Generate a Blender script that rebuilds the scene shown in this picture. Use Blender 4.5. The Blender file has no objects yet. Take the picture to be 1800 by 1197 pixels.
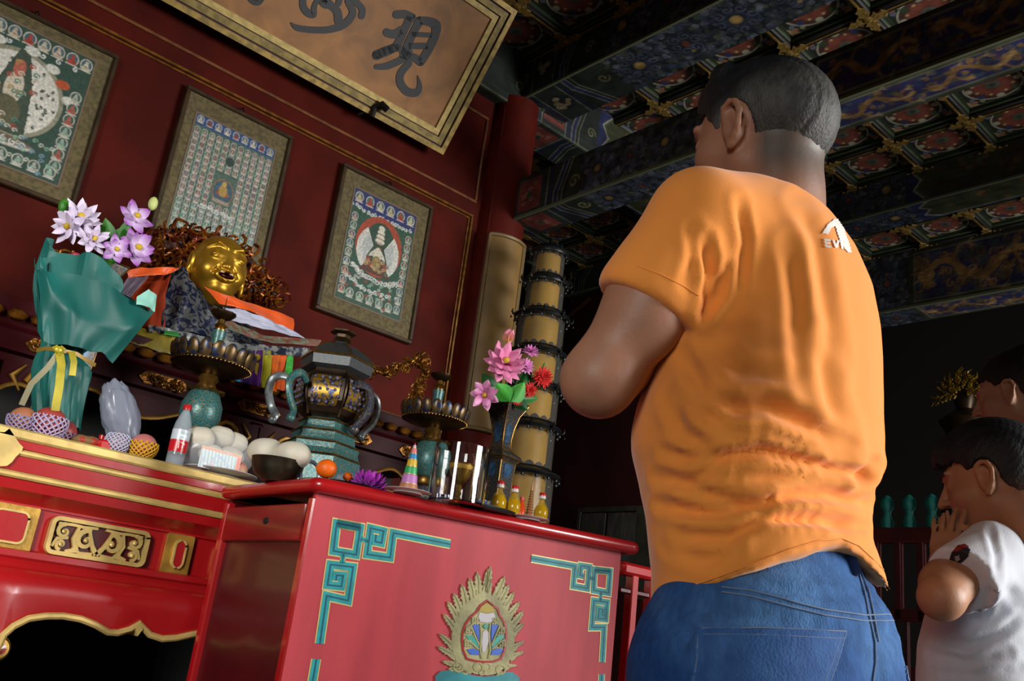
import bpy, math, random
import numpy as np
from mathutils import Vector, Matrix
from mathutils.bvhtree import BVHTree
S = bpy.context.scene
COL = S.collection
rnd = random.Random(7)
PI = math.pi

# ------------------------------------------------------------------ camera
F = 1633.84
CAM = np.array([0.0, 0.0, 0.8])
RW = np.array([[0.726330165590738, 0.3002628878865492, 0.6182933678367903],
               [-0.6768358888106382, 0.15573613678563175, 0.7194716362143824],
               [0.11974001073511197, -0.9410570938349684, 0.3163445526195113]])
cd = bpy.data.cameras.new('camera'); cam = bpy.data.objects.new('camera', cd); COL.objects.link(cam)
cd.sensor_width = 36.0; cd.lens = 36.0 * F / 1800.0; cd.clip_start = 0.02; cd.clip_end = 60
m = Matrix.Identity(4)
for i in range(3):
    m[i][0] = RW[i, 0]; m[i][1] = -RW[i, 1]; m[i][2] = -RW[i, 2]; m[i][3] = CAM[i]
cam.matrix_world = m
S.camera = cam

# ------------------------------------------------------------------ light
def hexc(h):
    h = h.lstrip('#'); v = [int(h[i:i + 2], 16) / 255 for i in (0, 2, 4)]
    return tuple(x / 12.92 if x <= 0.04045 else ((x + 0.055) / 1.055) ** 2.4 for x in v)
w = bpy.data.worlds.new('hall_air'); S.world = w; w.use_nodes = True
w.node_tree.nodes['Background'].inputs[0].default_value = (0.80, 0.76, 0.70, 1)
w.node_tree.nodes['Background'].inputs[1].default_value = 0.10
def area(name, loc, target, sx, sy, power, col, spread=180):
    l = bpy.data.lights.new(name, 'AREA'); l.shape = 'RECTANGLE'; l.size = sx; l.size_y = sy
    l.energy = power; l.color = col; l.spread = math.radians(spread)
    o = bpy.data.objects.new(name, l); COL.objects.link(o); o.location = loc
    o.rotation_euler = (Vector(target) - Vector(loc)).to_track_quat('-Z', 'Y').to_euler()
    return o
area('doorway_daylight', (5.2, -3.6, 2.1), (1.4, 2.0, 1.0), 3.0, 2.6, 600, (1.0, 0.98, 0.96))
area('side_window_daylight', (-2.6, -0.8, 1.9), (0.25, 2.4, 1.0), 1.0, 1.4, 26, (1.0, 0.98, 0.94), 60)
S.view_settings.view_transform = 'Standard'; S.view_settings.look = 'None'
S.view_settings.exposure = 0.22; S.view_settings.gamma = 1.0; S.view_settings.use_curve_mapping = False
try:
    S.cycles.use_denoising = True; S.cycles.max_bounces = 6
except Exception: pass

# ------------------------------------------------------------------ survey: picture point -> place in the hall
def ray(x, y): return RW @ (np.array([x - 900, y - 598.5, F]) / F)
def onY(x, y, Y): r = ray(x, y); return CAM + r * (Y / r[1])
def onX(x, y, X): r = ray(x, y); return CAM + r * (X / r[0])
def onZ(x, y, Z): r = ray(x, y); return CAM + r * ((Z - CAM[2]) / r[2])
def at(x, y, d): return CAM + ray(x, y) * d
def px(P):
    c = (np.asarray(P, float) - CAM) @ RW
    return c[..., 0] / c[..., 2] * F + 900, c[..., 1] / c[..., 2] * F + 598.5, c[..., 2]

# ------------------------------------------------------------------ materials
MATS = {}
def mat(name, col='#888888', rough=0.5, metal=0.0, var=0.0, vscale=8.0, col2=None, bump=0.0, bscale=40.0, coat=0.0,
        trans=0.0, ior=1.45, vcol=False, alpha=1.0, spec=0.5, sheen=0.0, emit=None, estr=0.0, stretch=None, sss=0.0, kind='noise', dist=0.0, ramp=(0.4, 0.6)):
    if name in MATS: return MATS[name]
    M = bpy.data.materials.new(name); M.use_nodes = True; nt = M.node_tree; N = nt.nodes; L = nt.links
    b = N['Principled BSDF']; I = b.inputs
    c = hexc(col) if isinstance(col, str) else col
    I['Base Color'].default_value = (*c, 1); I['Roughness'].default_value = rough; I['Metallic'].default_value = metal
    I['Coat Weight'].default_value = coat; I['Coat Roughness'].default_value = 0.12; I['Transmission Weight'].default_value = trans; I['IOR'].default_value = ior
    I['Specular IOR Level'].default_value = spec; I['Sheen Weight'].default_value = sheen; I['Alpha'].default_value = alpha
    if sss: I['Subsurface Weight'].default_value = sss; I['Subsurface Radius'].default_value = (0.02, 0.008, 0.004)
    tc = N.new('ShaderNodeTexCoord'); mp = N.new('ShaderNodeMapping'); L.new(tc.outputs['Object'], mp.inputs[0])
    if stretch: mp.inputs['Scale'].default_value = stretch
    src = None
    if vcol:
        a = N.new('ShaderNodeVertexColor'); a.layer_name = 'Col'; src = a.outputs['Color']
    if var > 0 or col2 is not None:
        if kind == 'voronoi':
            nz = N.new('ShaderNodeTexVoronoi'); nz.feature = 'DISTANCE_TO_EDGE'; fac = nz.outputs['Distance']
        elif kind == 'wave':
            nz = N.new('ShaderNodeTexWave'); nz.inputs['Distortion'].default_value = dist; nz.inputs['Detail'].default_value = 3; fac = nz.outputs['Fac']
        else:
            nz = N.new('ShaderNodeTexNoise'); nz.inputs['Detail'].default_value = 6; nz.inputs['Distortion'].default_value = dist; fac = nz.outputs['Fac']
        nz.inputs['Scale'].default_value = vscale; L.new(mp.outputs[0], nz.inputs['Vector'])
        cr = N.new('ShaderNodeMapRange'); cr.inputs[1].default_value = ramp[0]; cr.inputs[2].default_value = ramp[1]; L.new(fac, cr.inputs[0])
        mx = N.new('ShaderNodeMix'); mx.data_type = 'RGBA'; L.new(cr.outputs[0], mx.inputs['Factor'])
        if col2 is not None:
            c2 = hexc(col2); mx.inputs[7].default_value = (*c2, 1)
            if src: L.new(src, mx.inputs[6])
            else: mx.inputs[6].default_value = (*c, 1)
        else:
            if src:
                m1 = N.new('ShaderNodeMix'); m1.data_type = 'RGBA'; m1.blend_type = 'MULTIPLY'; m1.inputs[0].default_value = 1
                L.new(src, m1.inputs[6]); m1.inputs[7].default_value = (1 - var,) * 3 + (1,)
                L.new(m1.outputs[2], mx.inputs[6]); L.new(src, mx.inputs[7])
            else:
                mx.inputs[6].default_value = (*[x * (1 - var) for x in c], 1); mx.inputs[7].default_value = (*[min(1, x * (1 + var * 0.6)) for x in c], 1)
        src = mx.outputs[2]
    if src: L.new(src, I['Base Color'])
    if bump > 0:
        n2 = N.new('ShaderNodeTexNoise'); n2.inputs['Scale'].default_value = bscale; n2.inputs['Detail'].default_value = 4
        L.new(mp.outputs[0], n2.inputs['Vector'])
        bp = N.new('ShaderNodeBump'); bp.inputs['Strength'].default_value = bump; bp.inputs['Distance'].default_value = 0.01
        L.new(n2.outputs['Fac'], bp.inputs['Height']); L.new(bp.outputs[0], I['Normal'])
    MATS[name] = M
    return M

# ------------------------------------------------------------------ mesh building
class MB:
    def __init__(s): s.v = []; s.f = []; s.n = 0; s.c = []; s.hasc = False
    def add(s, V, Fc, col=None):
        V = np.asarray(V, float).reshape(-1, 3)
        s.v.append(V); o = s.n; s.f.extend([tuple(int(i) + o for i in f) for f in Fc]); s.n += len(V)
        if col is not None:
            s.hasc = True; c = np.asarray(col, float); c = np.tile(c, (len(V), 1)) if c.ndim == 1 else c
            s.c.append(c)
        else: s.c.append(np.ones((len(V), 3)))
        return s
    def box(s, a, b, bev=0.0, col=None):
        a, b = np.minimum(a, b), np.maximum(a, b)
        if bev <= 0:
            V = [(x, y, z) for x in (a[0], b[0]) for y in (a[1], b[1]) for z in (a[2], b[2])]
            return s.add(V, [(0, 1, 3, 2), (4, 6, 7, 5), (0, 4, 5, 1), (2, 3, 7, 6), (0, 2, 6, 4), (1, 5, 7, 3)], col)
        bm = min(bev, *(0.49 * (b - a)))
        c = (a + b) / 2; h = (b - a) / 2; V = []; idx = {}
        for sx in (-1, 1):
            for sy in (-1, 1):
                for sz in (-1, 1):
                    for k in range(3):
                        p = np.array([sx, sy, sz]) * (h - bm); p[k] = (sx, sy, sz)[k] * h[k]
                        idx[(sx, sy, sz, k)] = len(V); V.append(c + p)
        Fc = []
        for k in range(3):
            i, j = (k + 1) % 3, (k + 2) % 3
            for sg in (-1, 1):
                q = []
                for (u, v) in ((-1, -1), (1, -1), (1, 1), (-1, 1)):
                    t = [0, 0, 0]; t[k] = sg; t[i] = u; t[j] = v; q.append(idx[(*t, k)])
                Fc.append(q if sg > 0 else q[::-1])
            for u in (-1, 1):
                for v in (-1, 1):
                    t0 = [0, 0, 0]; t1 = [0, 0, 0]; t0[k] = -1; t1[k] = 1; t0[i] = t1[i] = u; t0[j] = t1[j] = v
                    Fc.append([idx[(*t0, i)], idx[(*t1, i)], idx[(*t1, j)], idx[(*t0, j)]])
        for sx in (-1, 1):
            for sy in (-1, 1):
                for sz in (-1, 1): Fc.append([idx[(sx, sy, sz, 0)], idx[(sx, sy, sz, 1)], idx[(sx, sy, sz, 2)]])
        return s.add(V, Fc, col)
    def lathe(s, prof, c=(0, 0, 0), n=24, sq=None, col=None, rot=0.0, ax=None, wob=None):
        """prof: (radius, z). sq=(a,b) scales x,y. wob(theta, j)->radius factor"""
        V = []; Fc = []; m_ = len(prof)
        th = np.arange(n) * 2 * PI / n + rot
        for j, (r, z) in enumerate(prof):
            for i, t in enumerate(th):
                k = wob(t, j) if wob else 1
                V.append((r * k * math.cos(t), r * k * math.sin(t), z))
        for j in range(m_ - 1):
            for i in range(n):
                a = j * n + i; b = j * n + (i + 1) % n; Fc.append((a, b, b + n, a + n))
        if prof[0][0] > 1e-6: Fc.append(tuple(range(n))[::-1])
        if prof[-1][0] > 1e-6: Fc.append(tuple((m_ - 1) * n + i for i in range(n)))
        V = np.array(V)
        if sq: V[:, 0] *= sq[0]; V[:, 1] *= sq[1]
        if ax is not None:
            q = np.array(Vector(ax).to_track_quat('Z', 'Y').to_matrix()); V = V @ q.T
        return s.add(V + np.array(c), Fc, col)
    def tube(s, P, r, n=8, col=None, closed=False, flat=None):
        P = [np.array(p, float) for p in P]; m_ = len(P); R = r if hasattr(r, '__len__') else [r] * m_
        V = []; Fc = []; up = np.array([0.13, 0.21, 1.0]); N0 = None
        for i in range(m_):
            a = P[(i - 1) % m_] if closed else P[max(i - 1, 0)]; b = P[(i + 1) % m_] if closed else P[min(i + 1, m_ - 1)]
            t = b - a; t /= (np.linalg.norm(t) + 1e-12)
            if N0 is None: N0 = np.cross(t, up); 
            N0 = N0 - t * (N0 @ t); N0 /= (np.linalg.norm(N0) + 1e-12); B = np.cross(t, N0)
            for k in range(n):
                th = 2 * PI * k / n
                V.append(P[i] + R[i] * (math.cos(th) * N0 + math.sin(th) * B * (flat or 1)))
        for i in range(m_ if closed else m_ - 1):
            for k in range(n):
                a = i * n + k; b = i * n + (k + 1) % n; c = ((i + 1) % m_) * n; Fc.append((a, b, c + (k + 1) % n, c + k))
        if not closed:
            Fc.append(tuple(range(n))[::-1]); Fc.append(tuple((m_ - 1) * n + k for k in range(n)))
        return s.add(V, Fc, col)
    def ell(s, c, r, n=16, m_=10, col=None, R=None, wob=None):
        V = []; Fc = []
        for j in range(m_ + 1):
            ph = PI * j / m_
            for i in range(n):
                t = 2 * PI * i / n; V.append((math.sin(ph) * math.cos(t), math.sin(ph) * math.sin(t), math.cos(ph)))
        for j in range(m_):
            for i in range(n): a = j * n + i; b = j * n + (i + 1) % n; Fc.append((a, a + n, b + n, b))
        V = np.array(V)
        if wob is not None: V = V * wob(V)[:, None]
        V = V * np.array(r)
        if R is not None: V = V @ np.array(R).T
        return s.add(V + np.array(c), Fc, col)
    def prism(s, poly, z0, z1, fr=None, col=None):
        """polygon in (u,v) extruded along w; fr = (origin, U, V, W)"""
        n = len(poly); O, U, Vv, W = fr if fr else ((0, 0, 0), (1, 0, 0), (0, 1, 0), (0, 0, 1))
        O, U, Vv, W = map(lambda q: np.array(q, float), (O, U, Vv, W))
        V = [O + U * p[0] + Vv * p[1] + W * z0 for p in poly] + [O + U * p[0] + Vv * p[1] + W * z1 for p in poly]
        from mathutils.geometry import tessellate_polygon
        tri = tessellate_polygon([[Vector((p[0], p[1], 0)) for p in poly]])
        Fc = [tuple(t) for t in tri] + [tuple(i + n for i in t[::-1]) for t in tri]
        Fc += [(i, (i + 1) % n, (i + 1) % n + n, i + n) for i in range(n)]
        return s.add(V, Fc, col)
    def ribbon(s, P, wd, z0, z1, fr, col=None, miter=True):
        """flat band of width wd (scalar or list) along 2-D points P, extruded"""
        P = [np.array(p, float) for p in P]; n = len(P); W_ = wd if hasattr(wd, '__len__') else [wd] * n; Lp = []; Rp = []
        for i in range(n):
            d0 = P[i] - P[i - 1] if i > 0 else P[1] - P[0]; d1 = P[i + 1] - P[i] if i < n - 1 else d0
            d0 = d0 / (np.linalg.norm(d0) + 1e-9); d1 = d1 / (np.linalg.norm(d1) + 1e-9)
            n0 = np.array([-d0[1], d0[0]]); n1 = np.array([-d1[1], d1[0]]); b = n0 + n1; b /= (np.linalg.norm(b) + 1e-9)
            k = 1 / max(0.5, b @ n0) if miter else 1
            Lp.append(P[i] + b * k * W_[i] / 2); Rp.append(P[i] - b * k * W_[i] / 2)
        O, U, Vv, W = map(lambda q: np.array(q, float), fr)
        pt = lambda p, z: O + U * p[0] + Vv * p[1] + W * z
        V = []
        for i in range(n): V += [pt(Lp[i], z0), pt(Rp[i], z0), pt(Lp[i], z1), pt(Rp[i], z1)]
        Fc = []
        for i in range(n - 1):
            a = 4 * i; b = a + 4; Fc += [(a + 2, a + 3, b + 3, b + 2), (a, b, b + 1, a + 1), (a, a + 2, b + 2, b), (a + 1, b + 1, b + 3, a + 3)]
        Fc += [(0, 1, 3, 2), (4 * n - 4, 4 * n - 2, 4 * n - 1, 4 * n - 3)]
        return s.add(V, Fc, col)
    def sheet(s, fn, nu, nv, col=None, closed=False):
        V = [fn(i / nu, j / nv) for j in range(nv + 1) for i in range(nu + 1)]
        Fc = [(j * (nu + 1) + i, j * (nu + 1) + i + 1, (j + 1) * (nu + 1) + i + 1, (j + 1) * (nu + 1) + i) for j in range(nv) for i in range(nu)]
        if col is not None and callable(col): col = np.array([col(i / nu, j / nv) for j in range(nv + 1) for i in range(nu + 1)])
        return s.add(V, Fc, col)
    def mesh(s, name, smooth=40):
        me = bpy.data.meshes.new(name); V = np.concatenate(s.v)
        me.from_pydata(V.tolist(), [], s.f); me.update()
        if s.hasc:
            a = me.color_attributes.new('Col', 'FLOAT_COLOR', 'POINT'); c = np.concatenate(s.c)
            a.data.foreach_set('color', np.concatenate([c, np.ones((len(c), 1))], 1).astype(np.float32).ravel())
        if smooth:
            me.shade_smooth()
            try: me.set_sharp_from_angle(angle=math.radians(smooth))
            except Exception: pass
        return me
ORG = {}
def wloc(o):
    p = np.zeros(3)
    while o is not None: p = p + np.array(o.location); o = o.parent
    return p
def obj(name, mb, material, parent=None, smooth=40, local=False, flip=False):
    """mb holds hall coordinates unless local; becomes ONE mesh object"""
    if parent is not None and not local:
        o0 = wloc(parent); mb.v = [v - o0 for v in mb.v]
    me = mb.mesh(name, smooth); me.materials.append(material)
    import bmesh
    if mb.n < 60000:
        bm = bmesh.new(); bm.from_mesh(me); bmesh.ops.recalc_face_normals(bm, faces=bm.faces); bm.to_mesh(me); bm.free()
    o = bpy.data.objects.new(name, me); COL.objects.link(o)
    if parent is not None: o.parent = parent
    return o
def tag(o, label=None, cat=None, group=None, kind=None):
    if label: o['label'] = label
    if cat: o['category'] = cat
    if group: o['group'] = group
    if kind: o['kind'] = kind
    return o
def thing(name, loc, label, cat, group=None):
    o = bpy.data.objects.new(name, None); o.empty_display_size = 0.05; COL.objects.link(o); o.location = [float(x) for x in loc]
    return tag(o, label, cat, group)
def struct(name, mb, material, parent=None, smooth=40):
    o = obj(name, mb, material, parent, smooth)
    if parent is None: o['kind'] = 'structure'
    return o
def recenter(o, loc):
    """moves a top-level mesh's origin to loc"""
    l = Vector([float(x) for x in loc]); o.data.transform(Matrix.Translation(-l)); o.location = l; return o
def inst(name, me, parent, loc, rotz=0.0, material=None, rot=None):
    o = bpy.data.objects.new(name, me); COL.objects.link(o); o.parent = parent
    o.location = np.array(loc) - (wloc(parent) if parent else 0); o.rotation_euler = rot if rot else (0, 0, rotz); return o
def copy_tree(o, loc=None, rotz=None, label=None, scale=None):
    def rec(a, par):
        c = a.copy(); COL.objects.link(c); c.parent = par
        for ch in KIDS.get(a.name, [k for k in bpy.data.objects if k.parent == a]): rec(ch, c)
        return c
    r = rec(o, None)
    if loc is not None: r.location = [float(x) for x in loc]
    if rotz is not None: r.rotation_euler = (0, 0, rotz)
    if scale: r.scale = scale
    if label: r['label'] = label
    return r
KIDS = {}

# ------------------------------------------------------------------ painted panels: a fine grid whose vertices carry the paint
class Canvas:
    def __init__(s, W, H, res, bg='#808080'):
        s.nx = max(2, int(W / res)); s.ny = max(2, int(H / res)); s.W = W; s.H = H
        x = np.linspace(0, W, s.nx + 1); y = np.linspace(0, H, s.ny + 1); s.X, s.Y = np.meshgrid(x, y)
        s.A = np.zeros(s.X.shape + (3,)) + np.array(hexc(bg)); s.e = res * 0.6
        s.rs = np.random.RandomState(3)
    def _c(s, c): return np.array(hexc(c)) if isinstance(c, str) else np.array(c)
    def _b(s, m_, c, a=1.0): m_ = np.clip(m_, 0, 1)[..., None] * a; s.A = s.A * (1 - m_) + s._c(c) * m_
    def _sub(s, x0, y0, x1, y1):
        dx = s.W / s.nx; dy = s.H / s.ny
        i0 = max(0, int(x0 / dx) - 1); i1 = min(s.nx + 1, int(x1 / dx) + 3); j0 = max(0, int(y0 / dy) - 1); j1 = min(s.ny + 1, int(y1 / dy) + 3)
        return (slice(j0, j1), slice(i0, i1)) if i1 > i0 and j1 > j0 else None
    def ell(s, x, y, rx, ry, c, a=1.0, ring=0, rot=0):
        r = max(rx, ry) + s.e * 2 + ring; sl = s._sub(x - r, y - r, x + r, y + r)
        if sl is None: return
        X = s.X[sl] - x; Y = s.Y[sl] - y
        if rot: X, Y = X * math.cos(rot) + Y * math.sin(rot), -X * math.sin(rot) + Y * math.cos(rot)
        d = (np.sqrt((X / rx) ** 2 + (Y / ry) ** 2) - 1) * min(rx, ry)
        m_ = 0.5 - d / (2 * s.e)
        if ring: m_ = 0.5 - (np.abs(d) - ring / 2) / (2 * s.e)
        m_ = np.clip(m_, 0, 1)[..., None] * a; s.A[sl] = s.A[sl] * (1 - m_) + s._c(c) * m_
    def rect(s, x0, y0, x1, y1, c, a=1.0):
        sl = s._sub(x0, y0, x1, y1)
        if sl is None: return
        d = np.maximum(np.maximum(x0 - s.X[sl], s.X[sl] - x1), np.maximum(y0 - s.Y[sl], s.Y[sl] - y1))
        m_ = np.clip(0.5 - d / (2 * s.e), 0, 1)[..., None] * a; s.A[sl] = s.A[sl] * (1 - m_) + s._c(c) * m_
    def line(s, P, w_, c, a=1.0):
        for (x0, y0), (x1, y1) in zip(P[:-1], P[1:]):
            r = w_ + s.e * 2; sl = s._sub(min(x0, x1) - r, min(y0, y1) - r, max(x0, x1) + r, max(y0, y1) + r)
            if sl is None: continue
            X = s.X[sl] - x0; Y = s.Y[sl] - y0; dx = x1 - x0; dy = y1 - y0
            t = np.clip((X * dx + Y * dy) / (dx * dx + dy * dy + 1e-12), 0, 1); d = np.hypot(X - t * dx, Y - t * dy) - w_ / 2
            m_ = np.clip(0.5 - d / (2 * s.e), 0, 1)[..., None] * a; s.A[sl] = s.A[sl] * (1 - m_) + s._c(c) * m_
    def poly(s, P, c, a=1.0):
        P = np.array(P); x0, y0 = P.min(0); x1, y1 = P.max(0); sl = s._sub(x0, y0, x1, y1)
        if sl is None: return
        X = s.X[sl]; Y = s.Y[sl]; ins = np.zeros(X.shape, bool)
        for (ax, ay), (bx, by) in zip(P, np.roll(P, -1, 0)):
            c1 = (ay > Y) != (by > Y)
            with np.errstate(divide='ignore', invalid='ignore'): c2 = X < (bx - ax) * (Y - ay) / (by - ay + 1e-15) + ax
            ins ^= (c1 & c2)
        m_ = ins.astype(float)[..., None] * a; s.A[sl] = s.A[sl] * (1 - m_) + s._c(c) * m_
    def spiral(s, x, y, r, w_, c, turns=1.5, ph=0, sg=1):
        s.line([(x + r * (1 - t / 22) * math.cos(ph + sg * turns * 2 * PI * t / 18), y + r * (1 - t / 22) * math.sin(ph + sg * turns * 2 * PI * t / 18)) for t in range(19)], w_, c)
    def noise(s, amt, cells=40):
        g = s.rs.rand(cells + 2, cells + 2); u = s.X / s.W * cells; v = s.Y / s.H * cells; i = u.astype(int); j = v.astype(int); fu = u - i; fv = v - j
        n = g[j, i] * (1 - fu) * (1 - fv) + g[j, i + 1] * fu * (1 - fv) + g[j + 1, i] * (1 - fu) * fv + g[j + 1, i + 1] * fu * fv
        s.A *= (1 + amt * (n - 0.5) * 2)[..., None]
    def mb(s, O, U, V, fn=None):
        O, U, V = map(lambda q: np.array(q, float), (O, U, V)); B = MB()
        P = O + s.X[..., None] * U + s.Y[..., None] * V
        if fn is not None: P = fn(s.X, s.Y)
        nx = s.nx + 1; idx = np.arange(P.shape[0] * nx).reshape(P.shape[0], nx)
        q = np.stack([idx[:-1, :-1], idx[:-1, 1:], idx[1:, 1:], idx[1:, :-1]], -1).reshape(-1, 4)
        B.add(P.reshape(-1, 3), q.tolist(), s.A.reshape(-1, 3)); return B

# ------------------------------------------------------------------ smooth bodies: signed distances on a grid, surface nets
def smin(a, b, k):
    h = np.clip(0.5 + 0.5 * (b - a) / k, 0, 1); return b * (1 - h) + a * h - k * h * (1 - h)
def prim_d(p, X, Y, Z):
    if p[0] == 'c':
        a, b, ra, rb = np.array(p[1]), np.array(p[2]), p[3], p[4]; d = b - a; L2 = d @ d + 1e-12
        t = np.clip(((X - a[0]) * d[0] + (Y - a[1]) * d[1] + (Z - a[2]) * d[2]) / L2, 0, 1)
        return np.sqrt((X - a[0] - t * d[0]) ** 2 + (Y - a[1] - t * d[1]) ** 2 + (Z - a[2] - t * d[2]) ** 2) - (ra + (rb - ra) * t)
    c = np.array(p[1]); r = p[2]; x = X - c[0]; y = Y - c[1]; z = Z - c[2]
    if len(p) > 3 and p[3] is not None:
        M = np.array(p[3]); x, y, z = [M[0, i] * x + M[1, i] * y + M[2, i] * z for i in range(3)]
    if p[0] == 'e':
        k0 = np.sqrt((x / r[0]) ** 2 + (y / r[1]) ** 2 + (z / r[2]) ** 2); k1 = np.sqrt((x / r[0] ** 2) ** 2 + (y / r[1] ** 2) ** 2 + (z / r[2] ** 2) ** 2) + 1e-9
        return k0 * (k0 - 1) / k1
    if p[0] == 'b':
        q = [np.abs(x) - r[0], np.abs(y) - r[1], np.abs(z) - r[2]]; rr = r[3]
        return np.sqrt(sum(np.maximum(k + rr, 0) ** 2 for k in q)) + np.minimum(np.maximum(np.maximum(q[0], q[1]), q[2]) + rr, 0) - rr
def prim_bb(p):
    if p[0] == 'c':
        a, b = np.array(p[1]), np.array(p[2]); r = max(p[3], p[4]); return np.minimum(a, b) - r, np.maximum(a, b) + r
    c = np.array(p[1]); r = np.max(p[2][:3]) if (len(p) > 3 and p[3] is not None) else np.array(p[2][:3]); return c - r, c + r
def field(prims, h, k=0.02, pad=0.03, cut=None, extra=None):
    """prims: (prim, k or None, op) ; returns F grid, origin"""
    bb = [prim_bb(p[0]) for p in prims if p[2] == '+']; lo = np.min([b[0] for b in bb], 0) - pad; hi = np.max([b[1] for b in bb], 0) + pad
    n = np.ceil((hi - lo) / h).astype(int) + 1; ax = [lo[i] + h * np.arange(n[i]) for i in range(3)]
    G = np.full(n, 0.2)
    for p, kk, op in prims:
        kk = kk or k; a, b = prim_bb(p); a = a - kk * 1.5 - 2 * h; b = b + kk * 1.5 + 2 * h
        sl = tuple(slice(max(0, int((a[i] - lo[i]) / h)), min(n[i], int((b[i] - lo[i]) / h) + 2)) for i in range(3))
        if any(q.stop <= q.start for q in sl): continue
        X, Y, Z = np.meshgrid(*[ax[i][sl[i]] for i in range(3)], indexing='ij'); d = prim_d(p, X, Y, Z)
        G[sl] = smin(G[sl], d, kk) if op == '+' else -smin(-G[sl], d, kk)
    if extra is not None:
        X, Y, Z = np.meshgrid(*ax, indexing='ij'); G = extra(G, X, Y, Z)
    return G, lo
def nets(G, lo, h):
    s = G < 0; nx, ny, nz = G.shape
    cnt = np.zeros((nx - 1, ny - 1, nz - 1), int); acc = np.zeros((nx - 1, ny - 1, nz - 1, 3))
    for ax in range(3):
        a = np.moveaxis(G, ax, 0); sa = np.moveaxis(s, ax, 0); cr = sa[:-1] != sa[1:]
        t = np.where(cr, a[:-1] / (a[:-1] - a[1:] + 1e-20), 0)
        cr = np.moveaxis(cr, 0, ax); t = np.moveaxis(t, 0, ax); o = [i for i in range(3) if i != ax]
        for u in (0, 1):
            for v in (0, 1):
                sl = [slice(None)] * 3; sl[o[0]] = slice(u, G.shape[o[0]] - 1 + u); sl[o[1]] = slice(v, G.shape[o[1]] - 1 + v); sl = tuple(sl)
                c = cr[sl]; cnt += c; acc[..., ax] += np.where(c, t[sl], 0); acc[..., o[0]] += c * u; acc[..., o[1]] += c * v
    act = cnt > 0; ids = -np.ones(act.shape, int); ids[act] = np.arange(act.sum())
    I = np.argwhere(act); V = lo + h * (I + acc[act] / cnt[act][:, None]); Q = []
    for ax in range(3):
        o = [(ax + 1) % 3, (ax + 2) % 3]
        sl0 = [slice(1, -1)] * 3; sl0[ax] = slice(0, -1); sl1 = [slice(1, -1)] * 3; sl1[ax] = slice(1, None)
        s0 = s[tuple(sl0)]; s1 = s[tuple(sl1)]
        for fl, mk in ((0, s0 & ~s1), (1, ~s0 & s1)):
            P = np.argwhere(mk); off = np.array([1, 1, 1]); off[ax] = 0; P = P + off; q = []
            for (u, v) in ((-1, -1), (0, -1), (0, 0), (-1, 0)):
                T = P.copy(); T[:, o[0]] += u; T[:, o[1]] += v; q.append(ids[T[:, 0], T[:, 1], T[:, 2]])
            q = np.stack(q, 1); Q.append(q if not fl else q[:, ::-1])
    return V, np.concatenate(Q)
def vnormals(V, Q):
    a, b, c, d = (V[Q[:, i]] for i in range(4)); n = np.cross(c - a, d - b); N = np.zeros_like(V)
    for i in range(4): np.add.at(N, Q[:, i], n)
    return N / (np.linalg.norm(N, axis=1)[:, None] + 1e-12)
def relax(V, Q, it=2, lam=0.5):
    for _ in range(it):
        A = np.zeros_like(V); C = np.zeros(len(V))
        for i in range(4):
            np.add.at(A, Q[:, i], V[Q[:, (i + 1) % 4]]); np.add.at(A, Q[:, i], V[Q[:, (i - 1) % 4]]); np.add.at(C, Q[:, i], 2)
        V = V + lam * (A / np.maximum(C, 1)[:, None] - V)
    return V
def body_mb(V, Q, col=None):
    B = MB(); B.v = [V]; B.f = Q.tolist(); B.n = len(V)
    if col is None: B.c = [np.ones((len(V), 3))]
    else: B.c = [col]; B.hasc = True
    return B
def smooth_obj(name, V, Q, material, parent, col=None):
    B = body_mb(V - (wloc(parent) if parent else 0), Q, col); me = B.mesh(name, 0); me.shade_smooth(); me.materials.append(material)
    o = bpy.data.objects.new(name, me); COL.objects.link(o)
    if parent: o.parent = parent
    return o
def bvh(V, Q): return BVHTree.FromPolygons(V.tolist(), Q.tolist())
def drape(P, tree, off=0.001, step=6, ext=None):
    """points where sight lines through the surveyed points meet a body; subdivided"""
    out = []; pts = []
    for a, b in zip(P[:-1], P[1:]):
        n = max(1, int(math.hypot(b[0] - a[0], b[1] - a[1]) / step)); pts += [(a[0] + (b[0] - a[0]) * i / n, a[1] + (b[1] - a[1]) * i / n) for i in range(n)]
    pts.append(P[-1])
    for p in pts:
        d = Vector(ray(*p)).normalized(); h = tree.ray_cast(Vector(CAM), d)
        if h[0] is not None:
            n = h[1] if h[1].dot(d) < 0 else -h[1]; out.append(np.array(h[0] + n * off))
    return out
def nz3(P, sc, seed=0):
    """cheap smooth noise"""
    r = np.random.RandomState(seed); o = np.zeros(len(P))
    for i in range(5):
        k = r.normal(size=3) * sc * (1 + 0.5 * i); o += np.sin(P @ k + r.rand() * 6.28) / (1 + 0.5 * i)
    return o / 3
# ================================================================== the hall
X3 = np.array([1.0, 0, 0]); Y3 = np.array([0, 1.0, 0]); Z3 = np.array([0, 0, 1.0])
red_wall = mat('red_lacquer_wall', '#4a1007', 0.7, spec=.15, var=0.25, vscale=3, bump=0.15, bscale=25)
red_col = mat('red_lacquer_column', '#521208', 0.6, spec=.2, var=0.2, vscale=4, bump=0.1)
gold_trim = mat('gilt_trim', '#8a5a22', 0.4, 0.5, var=0.35, vscale=30)
tan_trim = mat('faded_gilt_trim', '#7a4a28', 0.5, 0.2, var=0.3, vscale=20)
darkwood = mat('dark_wood', '#2a1a0e', 0.5, var=0.3, vscale=20)
stone = mat('floor_stone', '#4a4640', 0.6, var=0.3, vscale=2, bump=0.2, bscale=12)
black = mat('shadow_black', '#0a0908', 0.8)
paint = mat('painted_surface', rough=0.65, vcol=True, var=0.35, vscale=14)
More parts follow.
